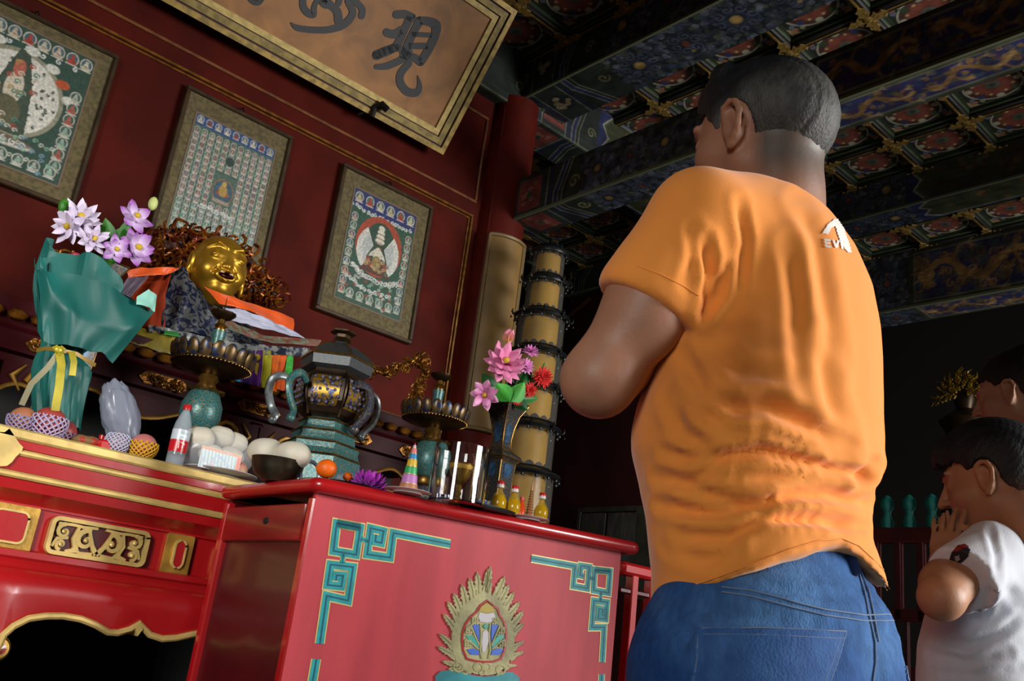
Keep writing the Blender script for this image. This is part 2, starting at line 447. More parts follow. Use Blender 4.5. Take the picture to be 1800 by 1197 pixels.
paint_dark = mat('beam_paint', rough=0.6, vcol=True, var=0.5, vscale=9)
WY = 3.9
struct('floor', MB().box((-3.5, -3.0, -0.06), (8.3, 6.6, 0)), stone)
W = MB().box((-3.5, WY, 0), (3.02, WY + 0.12, 3.92)); struct('wall_back', W, red_wall)
struct('wall_left', MB().box((-3.6, 1.2, 0), (-3.5, 6.6, 4.4)), red_wall)
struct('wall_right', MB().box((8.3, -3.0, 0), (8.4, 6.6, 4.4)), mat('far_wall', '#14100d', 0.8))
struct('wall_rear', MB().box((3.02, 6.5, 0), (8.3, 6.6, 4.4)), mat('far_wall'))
FW = MB().box((-1.2, -2.7, 0), (0.3, -2.6, 4.4)); FW.box((0.3, -2.7, 2.75), (7.2, -2.6, 4.4)); FW.box((7.2, -2.7, 0), (8.3, -2.6, 4.4))
struct('wall_front', FW, red_wall)

# mouldings on the back wall: upper and lower field
def rect_mould(name, x0, x1, z0, z1, w_, y, m_, dep=0.018):
    B = MB()
    B.box((x0, y - dep, z1 - w_), (x1, y, z1), w_ * 0.3); B.box((x0, y - dep, z0), (x1, y, z0 + w_), w_ * 0.3)
    B.box((x1 - w_, y - dep, z0 + w_), (x1, y, z1 - w_), w_ * 0.3); B.box((x0, y - dep, z0 + w_), (x0 + w_, y, z1 - w_), w_ * 0.3)
    return struct(name, B, m_)
wb = bpy.data.objects['wall_back']
def trimbox(name, n_, x0, x1, z0, z1, m1, m2):
    o = rect_mould(name + str(n_), x0, x1, z0, z1, 0.013, WY, m1)
    o2 = rect_mould(name + str(n_ + 1), x0 + 0.02, x1 - 0.02, z0 + 0.02, z1 - 0.02, 0.009, WY, m2, 0.010)
trimbox('trim_', 1, -3.0, 2.932, 1.0, 3.145, gold_trim, gold_trim)
rect_mould('trim_3', -3.0, 2.945, 3.228, 3.80, 0.016, WY, tan_trim, 0.012)
# round column at the wall's end
B = MB().lathe([(0.15, 0), (0.15, 3.97)], (3.135, WY, 0), 40); B.box((3.0, WY - 0.09, 0), (3.06, WY + 0.1, 3.9), 0.02)
struct('column', B, red_col)

# ------------------------------------------------------------------ ceiling
XB = [3.12, 5.61]                      # left faces of the two main beams
ZC = 4.30
struct('ceiling', MB().box((-3.6, -3.0, 4.36), (8.4, 6.6, 4.42)), black)
CE = bpy.data.objects['ceiling']
def coffer_paint():
    c = Canvas(0.40, 0.46, 0.0062, '#20281a')
    c.rect(0.03, 0.03, 0.37, 0.43, '#38432e'); c.rect(0.045, 0.045, 0.355, 0.415, '#222c22')
    for sx in (0, 1):
        for sy in (0, 1):
            x = 0.075 + sx * 0.25; y = 0.08 + sy * 0.30
            c.poly([(x + (0.035 if sx else -0.035), y + (0.04 if sy else -0.04)), (x + (0.035 if sx else -0.035), y - (0.02 if sy else -0.02)), (x - (0.03 if sx else -0.03), y + (0.04 if sy else -0.04))], '#b3955a')
            c.ell(x, y, 0.016, 0.018, '#a8604a'); c.spiral(x - (0.03 if sx else -0.03), y, 0.018, 0.005, '#6e7a9a', 1.2); c.spiral(x, y - (0.05 if sy else -0.05), 0.018, 0.005, '#8d9a6a', 1.2)
    c.ell(0.2, 0.23, 0.150, 0.165, '#26324e'); c.ell(0.2, 0.23, 0.145, 0.16, '#c9c4a8', ring=0.008)
    c.ell(0.2, 0.23, 0.135, 0.150, '#5a2c20')
    for k in range(8):
        t = k * PI / 4; c.ell(0.2 + 0.125 * math.cos(t), 0.23 + 0.138 * math.sin(t), 0.022, 0.022, ['#a8a68a', '#2a3a78', '#a8a68a', '#355a3a'][k % 4])
        c.ell(0.2 + 0.078 * math.cos(t + .4), 0.23 + 0.085 * math.sin(t + .4), 0.034, 0.038, '#8a3826'); c.ell(0.2 + 0.10 * math.cos(t + .4), 0.23 + 0.11 * math.sin(t + .4), 0.009, 0.009, '#c8b06c')
    c.ell(0.2, 0.23, 0.05, 0.055, '#7a3322'); c.ell(0.2, 0.23, 0.035, 0.04, '#4a5c50'); c.ell(0.2, 0.23, 0.018, 0.02, '#3a403a')
    g_ = c.A.mean(-1, keepdims=True); c.A = (c.A * .72 + g_ * np.array([1.1, 1.0, .75]) * .28) * .95
    return c.mb((-0.2, -0.23, 0), X3, Y3)
cof_me = coffer_paint().mesh('coffer_panel', 0); cof_me.materials.append(paint)
green_fr = mat('coffer_green', '#2c3a22', 0.6, var=0.3, vscale=10)
barm = mat('grid_bar_black', '#12120d', 0.6, var=0.3, vscale=10)
goldl = mat('thin_gold_line', '#8a6c34', 0.45, 0.4, var=0.3, vscale=40)
fr = MB()
for a, b in (((-.205, -.235), (-.17, .235)), ((.17, -.235), (.205, .235)), ((-.17, -.235), (.17, -.20)), ((-.17, .20), (.17, .235))):
    fr.box((a[0], a[1], -0.028), (b[0], b[1], 0.0), 0.006)
fr_me = fr.mesh('coffer_frame'); fr_me.materials.append(green_fr)
bl = MB().box((-.03, -.2375, -0.085), (.03, .2375, 0.0), 0.008)
bar_y = bl.mesh('grid_bar'); bar_y.materials.append(barm)
bar_x = MB().box((-.207, -.03, -0.085), (.207, .03, 0), 0.008).mesh('grid_bar'); bar_x.materials.append(barm)
gl_y = MB().box((-.006, -.2375, -0.089), (.006, .2375, -0.084)).mesh('gold_line'); gl_y.materials.append(goldl)
gl_x = MB().box((-.207, -.006, -0.089), (.207, .006, -0.084)).mesh('gold_line'); gl_x.materials.append(goldl)
B = MB()
def cloud(B, ang):
    ca, sa = math.cos(ang), math.sin(ang); P = []
    for t in [(0.0, .016), (.03, .02), (.045, .035), (.06, .02), (.085, .028), (.10, .010), (.115, 0), (.10, -.010), (.085, -.028), (.06, -.02), (.045, -.035), (.03, -.02), (0, -.016)]:
        P.append((t[0] * ca - t[1] * sa, t[0] * sa + t[1] * ca))
    B.prism(P, -0.099, -0.088)
for k in range(4): cloud(B, k * PI / 2)
B.lathe([(0.02, -0.104), (0.028, -0.098), (0.028, -.088)], n=12)
ros_me = B.mesh('gilt_crossing'); ros_me.materials.append(mat('gilt_crossing', '#9a7c40', 0.4, 0.45, var=0.4, vscale=60))
cols_mid = [3.765 + 0.4165 * k - 0.01 for k in range(5)]
cols_left = [2.90 - 0.4165 * k for k in range(2)]
cols_right = [6.15 + 0.4165 * k for k in range(3)]
rows = [3.22 - 0.475 * k for k in range(-1, 6)]
rows_far = [4.44, 4.915, 5.39, 5.865]
def seen(P):
    x, y, d = px(P); return d > 0.3 and -90 < x < 1890 and -90 < y < 700
for cx in cols_left + cols_mid + cols_right:
    for cy in rows + rows_far:
        if cy > 3.9 and cx < 3.1: continue
        if cy == rows[0] and cx in cols_mid[:0]: continue
        if not seen((cx, cy, ZC)): continue
        inst('coffer_panel', cof_me, CE, (cx, cy, ZC)); inst('coffer_frame', fr_me, CE, (cx, cy, ZC))
        for sx in (-1, 1):
            if sx == 1 or cx in (cols_left[-1], cols_mid[0], cols_right[0]):
                inst('grid_bar', bar_y, CE, (cx + sx * .208, cy, ZC + 0.03)); inst('gold_line', gl_y, CE, (cx + sx * .208, cy, ZC + 0.03))
        inst('grid_bar', bar_x, CE, (cx, cy - .2375, ZC + 0.03)); inst('gold_line', gl_x, CE, (cx, cy - .2375, ZC + 0.03))
        inst('gilt_crossing', ros_me, CE, (cx + .208, cy - .2375, ZC + 0.03))

# painted beams ----------------------------------------------------
BLUE = '#26304e'; GRN = '#2c3a2c'; PALE = '#8d9480'; NAVY = '#1c2a66'
def scroll_field(c, x0, x1, y0, y1, sp, rs, pale='#5a6684', bg2='#1f2c34'):
    c.rect(x0, y0, x1, y1, bg2)
    for k in range(int((x1 - x0) * (y1 - y0) * 1500)): c.spiral(rs.uniform(x0, x1), rs.uniform(y0, y1), rs.uniform(.012, .022), .0055, ['#3c4a60', '#4a5a4a', '#34486a', '#6a7488'][k % 4], 1.2, rs.rand() * 6)
    nx = max(1, int((x1 - x0) / sp)); ny = max(1, int(round((y1 - y0) / sp)))
    for i in range(nx):
        for j in range(ny):
            x = x0 + (i + .5) * (x1 - x0) / nx; y = y0 + (j + .5) * (y1 - y0) / ny
            c.ell(x, y, sp * .36, sp * .36, '#1a2740', 0.75)
            if (i + j) % 2 == 0:
                for k in range(8): c.spiral(x + sp * .3 * math.cos(k * PI / 4), y + sp * .3 * math.sin(k * PI / 4), sp * .10, 0.005, pale, 1.0, k)
                c.ell(x, y, sp * .2, sp * .2, '#3a4a5a', ring=.006)
                c.ell(x, y, sp * .11, sp * .11, '#b08a34'); c.ell(x, y, sp * .06, sp * .06, '#c89c40')
            else:
                for k in range(6): c.spiral(x + sp * .22 * math.cos(k * PI / 3), y + sp * .22 * math.sin(k * PI / 3), sp * .12, 0.005, pale, 1.2, k, -1)
                c.ell(x, y, sp * .07, sp * .09, '#8a3a24'); c.ell(x, y + sp * .25, sp * .04, sp * .03, '#b08a34')
def chevron(c, x, y0, y1, dx, pts, wd):
    """band lines folding across the face"""
    P = [(x + p * dx, y0 + q * (y1 - y0)) for p, q in pts]
    c.line(P, wd * 1.9, GRN); c.line(P, wd * 1.35, '#9a9f88'); c.line(P, wd, NAVY); c.line([(a + wd * 1.6, b) for a, b in P], wd * .22, PALE)
def dragon(c, x0, x1, y0, y1, rs, col='#a8772c', bg='#222a72'):
    c.rect(x0, y0, x1, y1, bg); h = y1 - y0; n = int((x1 - x0) / (h * 2.6)) + 1
    for k in range(int((x1 - x0) * (h) * 900)):
        x = rs.uniform(x0, x1); y = rs.uniform(y0 + h * .06, y1 - h * .06); c.spiral(x, y, h * .09, h * .03, rs.choice([col, '#3c5a66', '#6e5a3a', '#4a2c5c']), 1.0, rs.rand() * 6)
    for k in range(n):
        a = x0 + (k + .08) * (x1 - x0) / n; L = (x1 - x0) / n * .8; P = []
        for t in np.linspace(0, 1, 40): P.append((a + L * t, (y0 + y1) / 2 + h * .27 * math.sin(t * 9 + k) * (1 - .3 * t)))
        c.line(P, h * .13, col); c.line(P[::-1][:12], h * .07, '#c79a48')
        hx, hy = P[0]; c.ell(hx, hy, h * .17, h * .13, '#c79a48')
        for q in range(7): t = rs.rand() * 6.28; c.line([(hx, hy), (hx + h * .3 * math.cos(t), hy + h * .25 * math.sin(t))], h * .035, col)
        for q in (10, 22, 32):
            bx, by = P[q]
            for s_ in (-1, 1):
                c.line([(bx, by), (bx + h * .15, by + s_ * h * .3), (bx + h * .3, by + s_ * h * .33)], h * .06, col)
                for z in (-.5, 0, .5): c.line([(bx + h * .3, by + s_ * h * .33), (bx + h * .42, by + s_ * h * .33 + z * h * .2)], h * .025, '#c79a48')
def beam_face(x_len, hgt, plan, end_red=True, sp=0.2, seed=1):
    """u runs from the column end towards the doorway; plan = list of (kind,u0,u1)"""
    c = Canvas(x_len, hgt, 0.0065, '#1f2a2a'); rs = np.random.RandomState(seed)
    for kind, u0, u1 in plan:
        if kind == 'end':
            c.rect(u0, 0, u1, hgt, '#2a3834'); m_ = (u0 + u1) / 2
            c.rect(u0, 0, u0 + .03, hgt, '#1c2648'); c.rect(u1 - .03, 0, u1, hgt, '#1c2648'); c.line([(u0 + .045, 0), (u0 + .045, hgt)], .006, PALE); c.line([(u1 - .045, 0), (u1 - .045, hgt)], .006, PALE)
            if end_red:
                r_ = min(.09, (u1 - u0) * .32)
                c.poly([(m_ - r_, hgt * .12), (m_ + r_, hgt * .12), (m_ + r_ * 1.05, hgt * .5), (m_ + r_, hgt * .88), (m_ - r_, hgt * .88), (m_ - r_ * 1.05, hgt * .5)], '#8e3028')
                for k in range(7): c.spiral(m_ + rs.uniform(-.6, .6) * r_, hgt * rs.uniform(.2, .8), .018, .004, '#b4685a', 1.1, k)
                c.ell(m_, hgt * .5, r_ * .25, r_ * .25, '#3a5040')
            else:
                c.ell(m_, hgt * .5, min(.09, hgt * .35), min(.08, hgt * .33), '#1b2430')
                for k in range(9): c.spiral(m_ + rs.uniform(-.06, .06), hgt * .5 + rs.uniform(-.05, .05), .02, .006, '#b09a62', 1.1, k)
        elif kind == 'chev':
            c.rect(u0, 0, u1, hgt, '#26332c')
            chevron(c, u0 + .03, 0, hgt, (u1 - u0) * .5, [(0, 0), (0, .3), (.6, 1.0)], .03)
            c.spiral(u0 + (u1 - u0) * .75, hgt * .4, .04, .008, '#8e8e58', 1.3)
        elif kind == 'scroll': scroll_field(c, u0, u1, 0, hgt, sp, rs)
        elif kind == 'dark': c.rect(u0, 0, u1, hgt, '#1c2528')
        elif kind == 'green':
            c.rect(u0, 0, u1, hgt, NAVY); P = [(u0 + .12, .02), (u0 + .05, hgt * .3), (u0 + .10, hgt * .5), (u0 + .04, hgt * .72), (u0 + .12, hgt - .02), (u1, hgt - .02), (u1, .02)]
            c.poly(P, '#3d4424'); c.line(P, .010, '#a8aa94'); c.line([(a + .022, b) for a, b in P], .007, '#5b6130')
            for k in range(int((u1 - u0) * 22)): c.spiral(rs.uniform(u0 + .16, u1 - .03), rs.uniform(.05, max(.06, hgt - .05)), .022, .007, rs.choice(['#7a5a24', '#6a3a20', '#4c6a50']), 1.2, k)
        elif kind == 'dragon':
            c.rect(u0, 0, u1, hgt, '#3a4230'); dragon(c, u0 + .05, u1, .035, hgt - .035, rs); c.line([(u0 + .04, .03), (u1, .03)], .007, '#8d9070'); c.line([(u0 + .04, hgt - .03), (u1, hgt - .03)], .007, '#8d9070'); c.line([(u0 + .04, .03), (u0 + .04, hgt - .03)], .007, '#8d9070')
    c.line([(0, .006), (x_len, .006)], .012, '#5d664e'); c.noise(.35, 60); g_ = c.A.mean(-1, keepdims=True); c.A = (c.A * .72 + g_ * np.array([1.0, .98, .8]) * .28) * .80
    return c
def beam(name, x0, x1, z0, z1, ya, yb, plan_s, plan_b, red, sp=0.2, seed=1, lab=None):
    """runs from ya (column end) back to yb; side face looks to -X"""
    core = struct(name, MB().box((x0 + .004, yb, z0 + .004), (x1, ya, z1), 0.006), mat('beam_core', '#22301f', 0.6, var=0.3, vscale=6))
    L = ya - yb
    c = beam_face(L, z1 - z0, plan_s, red, sp, seed)
    o = obj('side_painting', c.mb((x0, ya, z0), -Y3, Z3), paint_dark, core, 0)
    c = beam_face(L, x1 - x0, plan_b, red, sp, seed + 5); 
    o = obj('underside_painting', c.mb((x0, ya, z0), -Y3, X3), paint_dark, core, 0)
    obj('edge_fillet', MB().box((x0 - .004, yb, z0 - .004), (x0 + .012, ya, z0 + .010)), mat('edge_pale', '#5a6048', 0.6), core)
    return core
plA = [('chev', 0, .13), ('end', .13, .40), ('chev', .40, .72), ('scroll', .72, 2.0), ('green', 2.0, 4.2)]
beam('main_beam', 3.12, 3.47, 4.0, 4.33, 3.92, -0.6, plA, plA, False, .30, 2)
plB = [('end', 0, .38), ('chev', .38, .60), ('scroll', .60, 1.96), ('dragon', 1.96, 4.4)]
beam('tie_beam', 3.12, 3.345, 3.16, 3.42, 3.83, -0.6, plB, plB, True, .20, 3)
plC = [('dark', 0, .5), ('end', .5, .8), ('chev', .8, 1.3), ('scroll', 1.3, 3.9), ('green', 3.9, 7.2)]
beam('main_beam', 5.61, 5.88, 4.0, 4.33, 6.5, -0.6, plC, plC, False, .28, 4)
plD = [('end', 0, .4), ('scroll', .4, 2.1), ('dragon', 2.1, 4.5)]
beam('tie_beam', 5.40, 5.66, 3.16, 3.55, 4.6, -0.6, plD, plD, True, .26, 6)
# beam along the wall head, over the column line
c = beam_face(7.0, .37, [('scroll', 0, 2.5), ('green', 2.5, 4.4), ('chev', 4.4, 5.05), ('end', 5.05, 5.35), ('chev', 5.35, 5.6), ('green', 5.6, 7.0)], True, .24, 8)
c2 = beam_face(7.0, .28, [('scroll', 0, 2.5), ('green', 2.5, 4.4), ('chev', 4.4, 5.05), ('end', 5.05, 5.35), ('chev', 5.35, 5.6), ('green', 5.6, 7.0)], True, .24, 9)
eb = struct('cross_beam', MB().box((-1.8, 3.824, 3.924), (5.6, 4.1, 4.3), .006), mat('beam_core'))
obj('side_painting', c.mb((-1.8, 3.82, 3.92), X3, Z3), paint_dark, eb, 0)
obj('underside_painting', c2.mb((-1.8, 3.82, 3.92), X3, Y3), paint_dark, eb, 0)

# red partition under the far beam, with a grey shuttered opening
struct('wall_side', MB().box((5.7, 3.9, 0), (5.8, 6.2, 3.99)), mat('dark_red_partition', '#3c0f10', 0.5, var=0.3, vscale=2))
B = MB()
for y0, y1, z0, z1 in ((5.17, 5.44, 1.35, 1.97), (4.85, 5.15, 1.35, 1.97)): B.box((5.685, y0, z0), (5.70, y1, z1), .006)
tr = MB(); P = [(5.69, 6.10, 3.2), (5.69, 5.96, 3.78), (5.69, 5.6, 3.95)]
tr.tube(P, .02, 6); tr.tube([(5.69, 6.10, 3.2), (5.69, 6.10, 1.0)], .02, 6); struct('trim_4', tr, mat('dull_trim', '#5a2e22', .5))
sh = struct('window_1', B, mat('grey_shutter', '#55524a', .7, var=.35, vscale=5, stretch=(1, 4, 1)))
B = MB(); B.box((5.675, 4.80, 1.98), (5.70, 5.48, 2.02)); B.box((5.675, 5.45, 1.3), (5.70, 5.48, 1.98)); B.box((5.675, 4.80, 1.3), (5.70, 4.84, 1.98)); B.box((5.675, 4.55, 1.3), (5.70, 4.80, 2.02))
obj('window_frame', B, mat('shutter_frame', '#3f3d30', .7, var=.3), sh)

# ------------------------------------------------------------------ name board over the altar
PV = np.array([0, -.555, .832]); PW = np.array([0, -.832, -.555]); br = onY(775, 270, 3.80)
PO = np.array([br[0] - 3.2, br[1], br[2]])
def onpl(x, y, O, U, V, W_):
    r = ray(x, y); t = ((O - CAM) @ W_) / (r @ W_); p = CAM + r * t - O; return p @ U, p @ V
bd = thing('name_board', PO, 'long gold lacquered name board with black brushed characters leaning from the red wall', 'name board')
WID, HT = 3.2, .86
fr_ = (PO, X3, PV, PW)
def rim(name, i0, i1, d0, d1, m_):
    B = MB()
    for a, b in (((i0, i0), (WID - i0, i1)), ((i0, HT - i1), (WID - i0, HT - i0)), ((i0, i1), (i1, HT - i1)), ((WID - i1, i1), (WID - i0, HT - i1))):
        B.prism([(a[0], a[1]), (b[0], a[1]), (b[0], b[1]), (a[0], b[1])], d0, d1, fr_)
    return obj(name, B, m_, bd)
olive = mat('old_gilt_rim', '#8a7238', .45, .35, var=.35, vscale=25)
rim('outer_rim', 0, .028, -.03, .03, olive); rim('groove', .028, .038, -.03, .016, mat('rim_groove', '#3a1010', .6))
rim('inner_rim', .038, .072, -.03, .024, mat('old_gilt_dark', '#7c6a36', .5, .3, var=.3, vscale=25)); rim('groove', .072, .078, -.03, .012, mat('rim_groove')); rim('pale_rim', .078, .108, -.03, .016, mat('pale_gilt', '#b09858', .5, .2, var=.2, vscale=30))
obj('board', MB().prism([(.1, .1), (WID - .1, .1), (WID - .1, HT - .1), (.1, HT - .1)], -.03, .004, fr_), mat('aged_gold_board', '#8e6030', .5, .15, var=.35, vscale=5, dist=1.2, ramp=(.3, .7)), bd)
def z2(p): return onpl(400 + p[0] * .27778, p[1] * .27778, PO, X3, PV, PW)
def brush(P, Wd, B):
    P = [np.array(z2(p)) for p in P]; Wm = [w_ * .27778 * .00268 for w_ in (Wd if hasattr(Wd, '__len__') else [Wd] * len(P))]
    Q = []; R = []
    n = len(P)
    for i in range(n - 1):
        p0, p1, p2, p3 = P[max(i - 1, 0)], P[i], P[i + 1], P[min(i + 2, n - 1)]
        for k in range(5):
            t = k / 5; Q.append(.5 * ((2 * p1) + (p2 - p0) * t + (2 * p0 - 5 * p1 + 4 * p2 - p3) * t * t + (3 * p1 - p0 - 3 * p2 + p3) * t ** 3)); R.append(Wm[i] * (1 - t) + Wm[i + 1] * t)
    Q.append(P[-1]); R.append(Wm[-1])
    B.ribbon(Q, R, .004, .008, fr_)
    for q, r_ in ((Q[0], R[0]), (Q[-1], R[-1])):
        B.prism([(q[0] + r_ / 2 * math.cos(t * PI / 6), q[1] + r_ / 2 * math.sin(t * PI / 6)) for t in range(12)], .004, .0078, fr_)
ink = mat('ink_black', '#15161a', .5)
B = MB()
for P, Wd in (([(1065, 92), (1120, 90), (1165, 112)], [54, 56, 62]), ([(1155, 105), (1120, 180), (1065, 290), (1000, 320), (940, 350)], [60, 56, 58, 60, 62]), ([(1005, 205), (1050, 215), (1100, 190)], [56, 58, 56]),
              ([(940, 345), (1000, 325), (1070, 300), (1120, 330)], [60, 62, 50, 46]), ([(940, 422), (1010, 415), (1110, 370), (1150, 330)], [36, 48, 52, 46]),
              ([(1215, 130), (1180, 190), (1130, 300), (1105, 370)], [60, 56, 60, 56]), ([(1215, 130), (1270, 135), (1315, 160), (1310, 220), (1270, 310), (1220, 390)], [54, 60, 74, 66, 64, 60]),
              ([(1160, 215), (1290, 222)], [34, 34]), ([(1140, 290), (1265, 290)], [44, 44]), ([(1110, 345), (1180, 365), (1215, 390)], [56, 56, 56]),
              ([(1145, 400), (1095, 460), (1090, 520), (1130, 575), (1190, 585), (1212, 545), (1200, 480)], [50, 56, 58, 60, 56, 40, 8])): brush(P, Wd, B)
obj('brushed_character', B, ink, bd)
B = MB()
for P, Wd in (([(400, 145), (440, 175), (540, 188), (650, 185), (740, 150), (790, 80), (760, 10)], [10, 40, 42, 44, 50, 50, 44]), ([(480, -60), (475, 30), (500, 75), (540, 90), (550, 30), (600, -50)], [40, 46, 50, 44, 34, 30]),
              ([(750, -40), (820, 20), (850, 60), (845, 100)], [30, 44, 46, 46]), ([(600, -60), (640, 20), (690, 70), (700, 130)], [44, 50, 56, 60]), ([(620, 30), (600, 10), (640, -30)], [50, 46, 40]), ([(430, -90), (560, -110), (700, -160)], [36, 42, 30]), ([(700, -190), (720, -100), (700, 20)], [50, 46, 40])): brush(P, Wd, B)
obj('brushed_character', B, ink, bd)
B = MB()
for P, Wd in (([(120, -30), (160, 8), (190, 15), (215, -5)], [30, 36, 36, 30]), ([(160, -160), (170, -60), (190, 0)], [40, 44, 36]), ([(60, -80), (200, -110), (300, -120)], [34, 36, 34])): brush(P, Wd, B)
obj('brushed_character', B, ink, bd)
hk = onpl(655, 187, PO, X3, PV, PW); hp = PO + X3 * hk[0] + PV * hk[1]
B = MB().tube([hp + PW * .05 + PV * -.05, hp + PW * .03, hp + PW * .05 + PV * .03 + X3 * .02, hp + PW * .07 + PV * .02 + X3 * .05], [.012, .016, .022, .018], 8)
B.tube([hp - PV * .06 - PW * .02, hp + PW * .04], .008, 6); B.tube([hp + X3 * -.05 - PV * .075 , hp + PW * .03], .008, 6)
obj('iron_bracket', B, mat('dark_iron', '#171412', .5, .6), bd)

# ------------------------------------------------------------------ thangka paintings on the wall
def framed(px0, x0, x1, z0, z1, paintfn, label, m_in=(.075, .095, .075, .11)):
    t = thing('framed_painting', ((x0 + x1) / 2, WY - .02, z0), label, 'painting', None)
    f = .02; B = MB(); y0, y1 = WY - .042, WY - .004
    for a, b in (((x0, z0), (x1, z0 + f)), ((x0, z1 - f), (x1, z1)), ((x0, z0 + f), (x0 + f, z1 - f)), ((x1 - f, z0 + f), (x1, z1 - f))): B.box((a[0], y0, a[1]), (b[0], y1, b[1]), .004)
    obj('frame', B, mat('picture_frame', '#3a2a18', .4, .1, var=.3, vscale=15), t)
    B = MB().box((x0 + f, WY - .028, z0 + f), (x1 - f, WY - .01, z1 - f)); obj('mount', B, mat('brocade_mount', '#5d5232', .7, var=.3, vscale=60, bump=.3, bscale=220), t)
    ax, bx, az, bz = x0 + m_in[0], x1 - m_in[2], z0 + m_in[1], z1 - m_in[3]
    B = MB()
    for a, b in (((ax - .008, az - .008), (bx + .008, az)), ((ax - .008, bz), (bx + .008, bz + .008)), ((ax - .008, az), (ax, bz)), ((bx, az), (bx + .008, bz))): B.box((a[0], WY - .031, a[1]), (b[0], WY - .027, b[1]))
    obj('inner_border', B, mat('mount_line', '#6b5a48', .6), t)
    c = Canvas(bx - ax, bz - az, .0032, '#3b5246'); paintfn(c); c.noise(.2, 70)
    obj('painting', c.mb((ax, WY - .0295, az), X3, Z3), mat('thangka_paint', vcol=True, rough=.55, var=.25, vscale=90), t, 0)
    B = MB().tube([((x0 + x1) / 2 - .02, WY - .01, z1 + .004), ((x0 + x1) / 2, WY - .03, z1 + .022), ((x0 + x1) / 2 + .02, WY - .01, z1 + .004)], .005, 6); B.box(((x0 + x1) / 2 - .03, WY - .02, z1), ((x0 + x1) / 2 + .03, WY, z1 + .008))
    obj('hanging_hook', B, mat('dark_iron'), t)
def little_figure(c, x, y, s, body, halo, rs):
    c.ell(x, y + s * .12, s * .42, s * .48, halo); c.ell(x, y + s * .12, s * .42, s * .48, '#c8c0b0', ring=s * .07)
    c.ell(x, y - s * .18, s * .36, s * .17, body); c.ell(x, y + s * .02, s * .19, s * .24, body); c.ell(x, y + s * .32, s * .12, s * .14, body)
    c.line([(x - s * .4, y - s * .38), (x + s * .4, y - s * .38)], s * .08, '#d0c8b8'); c.line([(x - s * .1, y), (x + s * .15, y - s * .1)], s * .05, '#5c3028')
def clouds(c, P, rs, r=.013, col='#c6ccc4'):
    for (x0, y0), (x1, y1) in zip(P[:-1], P[1:]):
        for k in range(8):
            t = k / 8; c.spiral(x0 + (x1 - x0) * t + rs.uniform(-.004, .004), y0 + (y1 - y0) * t + rs.uniform(-.005, .005), r, .0045, col, 1.0, rs.rand() * 6)
def p_thousand(c):
    rs = c.rs; c.rect(0, 0, c.W, c.H, '#4b6358'); c.rect(0, c.H - .05, c.W, c.H, '#2c4878')
    for k in range(9): little_figure(c, (k + .5) * c.W / 9, c.H - .025, .036, ['#c2b8a8', '#8a4438', '#a8a890'][k % 3], '#3a5a80', rs)
    nx, ny = 11, 16
    for j in range(ny):
        for i in range(nx):
            x = (i + .5) * c.W / nx; y = .012 + (j + .5) * (c.H - .075) / ny
            if abs(x - c.W / 2) < .05 and abs(y - c.H * .47) < .075: continue
            v = y / c.H; little_figure(c, x, y, .031, rs.choice(['#a8988c', '#b09a88', '#8e7468']) if v > .3 else '#9aa89c', rs.choice(['#5c4a48', '#3c6450', '#64646a', '#4a5c6c']), rs)
            if rs.rand() < .4: c.line([(x - .014, y - .014), (x - .014, y + .014)], .003, '#5a9a7c')
    c.ell(c.W / 2, c.H * .47, .05, .06, '#3c5868'); c.ell(c.W / 2, c.H * .47, .05, .06, '#8a6a40', ring=.006); c.ell(c.W / 2, c.H * .455, .032, .016, '#8a5430'); c.ell(c.W / 2, c.H * .48, .02, .03, '#a88848'); c.ell(c.W / 2, c.H * .535, .011, .013, '#b89850'); c.rect(c.W / 2 - .04, c.H * .37, c.W / 2 + .04, c.H * .40, '#9a8c7c')
    c.ell(c.W / 2, c.H * .73, .02, .024, '#2e4038'); clouds(c, [(c.W * .3, c.H * .30), (c.W * .7, c.H * .28)], rs)
